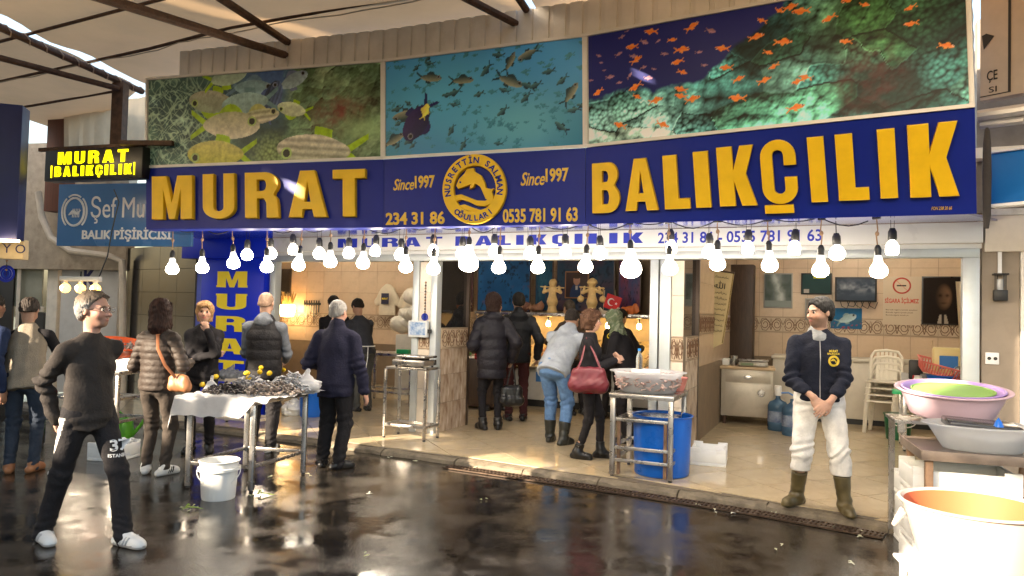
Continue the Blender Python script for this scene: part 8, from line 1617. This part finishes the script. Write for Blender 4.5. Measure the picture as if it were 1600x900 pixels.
q = person('man in dark jacket and maroon trousers beside the long coat', place(806, 657, FL), R(186), H=1.84, h=.011, seed=15, build=1.04, headpitch=.1, hands={'L': (.18, -.25, 1.1), 'R': (-.29, -.02, .92)}, hair=dict(kind='short', c=(.014, .012, .011)), top=dict(m=fab('slate_jacket', (.014, .016, .021), .55), t=.036, hem=.13, hood=True, style='puffer', quilt=.16), bottom=dict(m=maroon), shoes=dict(m=leather))
q = person('woman facing out between the couple, red scarf at her neck', place(770, 640, FL), R(20), H=1.78, h=.013, seed=16, female=True, headyaw=.6, hair=dict(kind='bun', c=(.025, .015, .012)), top=dict(m=fab('red_scarf', (.22, .02, .02)), t=.03), bottom=dict(m=blk), shoes=dict(m=leather))
# 12 bending man in jeans
q = person('man in light grey hoodie and jeans bending over the counter', place(872, 692, FL), R(152), H=1.78, h=.010, build=1.1, seed=17, lean=(-.05, -.66, .75), pelvis=(0, .16, -.02), headpitch=.7, hands={'L': (.12, -.75, 1.02), 'R': (-.15, -.7, 1.0)}, feet={'L': (.12, -.02, 0, .2), 'R': (-.11, .10, 0, -.3)}, hair=dict(kind='short', c=(.02, .015, .012)), top=dict(m=lgrey, name='hoodie', t=.036, hem=.10, hood=True, fold=.012, cuff=.004), bottom=dict(m=jean, r=1.05, z=.225, fold=.009), shoes=dict(kind='wellington', m=dkrub, top=.21, rt=.078))
# 13 woman with burgundy bag
q = person('woman in black jacket with burgundy bag on her shoulder, facing right', place(918, 716, FL), R(78), H=1.60, h=.010, seed=18, female=True, skin='light', headyaw=.1, headpitch=.08, hands={'L': (.05, -.24, 1.09), 'R': (-.03, -.27, 1.06)}, epole={'R': (-.3, .9, -.4), 'L': (.5, .6, -.4)}, curl=1.2, feet={'L': (.07, -.13, 0, .1), 'R': (-.07, .10, 0, -.15)}, hair=dict(kind='bob', c=(.055, .026, .014), c2=(.12, .06, .035), vol=.024, amp=.007), top=dict(m=blk, t=.022, hem=.09, fold=.008), bottom=dict(m=blk2, r=.88, ankle=.048), shoes=dict(kind='ankleboot', m=leather, top=.13, rt=.056))
burg = mat('burgundy_leather', (.14, .018, .026), .38, var=.15, scale=12); s_ = q['sh']['R']; bc = PW(q, (-.26, -.02, .87)); strap_bag('burgundy_handbag', 'burgundy leather handbag under the arm of the woman in black', 'handbag', [bc+Vector((-.12, -.01, .10)), PW(q, V3(s_)+V3((-.075, .06, -.16))), PW(q, V3(s_)+V3((-.03, .02, .062))), PW(q, V3(s_)+V3((-.07, -.08, -.12))), bc+Vector((.13, -.01, .09))], bc, (.22, .075, .145), burg, burg, R(-8), .013, 5)
mb = MB(); mb.tube([tuple(V3(q['P'])+V3((.16*math.cos(a), .115*math.sin(a), -.095))) for a in np.linspace(0, 6.2832, 24)], .022, 6, cap=False, flat=1.6); mb.obj('red_hem', fab('red_knit', (.35, .01, .015)), q['root'])
# 14 woman in headscarf
q = person('woman in green patterned headscarf and black coat bending by the doorway', place(984, 692, FL), R(-118), H=1.66, h=.011, seed=19, female=True, lean=(0, -.36, .88), headpitch=.45, hands={'L': (.1, -.45, 1.0), 'R': (-.1, -.4, 1.0)}, hair=dict(kind='scarf', c=(.10, .13, .07), c2=(.26, .27, .19), vol=.016, amp=.006, freq=60), top=dict(m=blk, t=.04, hem=.3, flare=.02), bottom=dict(m=blk2), shoes=dict(m=leather))
# 15, 16 behind
q = person('man in brown jacket leaning on the fish counter', place(902, 648, FL), R(205), H=1.80, h=.013, seed=20, lean=(.1, -.3, .9), headpitch=.3, hands={'L': (.3, -.5, 1.1), 'R': (-.3, -.5, 1.1)}, hair=dict(kind='short', c=(.04, .03, .022), vol=.006), top=dict(m=brownj, t=.035), bottom=dict(m=blk2), shoes=dict(m=leather))
q = person('seller in black hoodie with yellow back emblem at the counter', place(952, 655, FL), R(140), H=1.70, h=.013, seed=21, lean=(0, -.42, .85), headpitch=.7, hands={'L': (.2, -.55, 1.05), 'R': (-.2, -.55, 1.05)}, hair=dict(kind='short', c=(.012, .01, .009)), top=dict(m=blk, t=.035, hood=True), bottom=dict(m=blk2), shoes=dict(m=leather))
jk = child(q, 'jacket'); ov = shape_arrays([arc(0, 0, 1, .6, 0, 360, 30)[:-1], arc(0, 0, .8, .42, 0, 360, 30)[:-1]], 0, 0); print_on(jk, '', V3(q['CH'])+V3((0, .2, .06)), (-1, 0, 0), (0, 0, 1), .2, .11, yflat_m, 'emblem_print', arrays=ov)
# 17 seller in white trousers
V0 = place(1277, 793, FL); q = person('seller in navy fleece, white trousers and rubber boots rubbing his hands', V0, R(-14), H=1.74, h=.008, build=1.08, seed=22, skin='light', headyaw=-1.02, headpitch=.06, hands={'L': (.045, -.27, .90), 'R': (-.075, -.25, .93)}, epole={'L': (.9, .5, -.3), 'R': (-.9, .5, -.3)}, handdir={'L': ((-.62, -.25, -.55), (-.2, .8, -.3), 1), 'R': ((.35, -.25, -.8), (.2, .9, -.2), 1)}, curl=.35,
    feet={'L': (.19, -.10, 0, .15), 'R': (-.15, .06, 0, -.75)}, hair=dict(kind='short', c=(.010, .009, .009), c2=(.03, .028, .028), vol=.016, amp=.004), beard=.5, top=dict(m=dknavy, name='fleece', t=.026, hem=.03, sleeve={'L': .62, 'R': .66}, fold=.010, hood=False, hoodm=fab('pale_grey_hood', (.27, .28, .29))), bottom=dict(m=white_c, r=1.16, z=.30, ankle=.066, fold=.011), shoes=dict(kind='wellington', m=olive, top=.24, rt=.068))
fl_ = child(q, 'fleece'); yem = mat('yellow_embroidery', (.62, .45, .03), .6, var=.1); e_ = V3(q['CH'])
print_on(fl_, 'MURAT', e_+V3((.095, -.2, .055)), (1, 0, 0), (0, 0, 1), .07, .02, yem, off=.03); print_on(fl_, 'BALIKÇILIK', e_+V3((.095, -.2, .032)), (1, 0, 0), (0, 0, 1), .10, .018, yem, off=.03); ov = shape_arrays([arc(0, 0, 1, 1, 0, 360, 30)[:-1], arc(0, 0, .62, .62, 0, 360, 30)[:-1]], 0, 0); print_on(fl_, '', e_+V3((.095, -.2, -.025)), (1, 0, 0), (0, 0, 1), .09, .09, yem, 'emblem_print', arrays=ov); fv = shape_arrays([fish], 0, 0); print_on(fl_, '', e_+V3((.095, -.2, -.022)), (1, 0, 0), (0, 0, 1), .05, .035, yem, 'emblem_print', arrays=fv)
bvh = onsurf(fl_); zp = []
for z in np.linspace(q['P'][2]-.09, q['NB'][2]-.03, 16):
    h_ = bvh.ray_cast(Vector((-.01, -.5, z)), Vector((0, 1, 0)))
    if h_[0]: zp.append(tuple(h_[0]+Vector((0, -.002, 0))))
mb = MB(); mb.tube(zp, .004, 5); mb.obj('zipper', mat('grey_zip', (.3, .3, .32), .4, .5), fl_)
mb = MB(); rg = V3(q['wr']['R']);
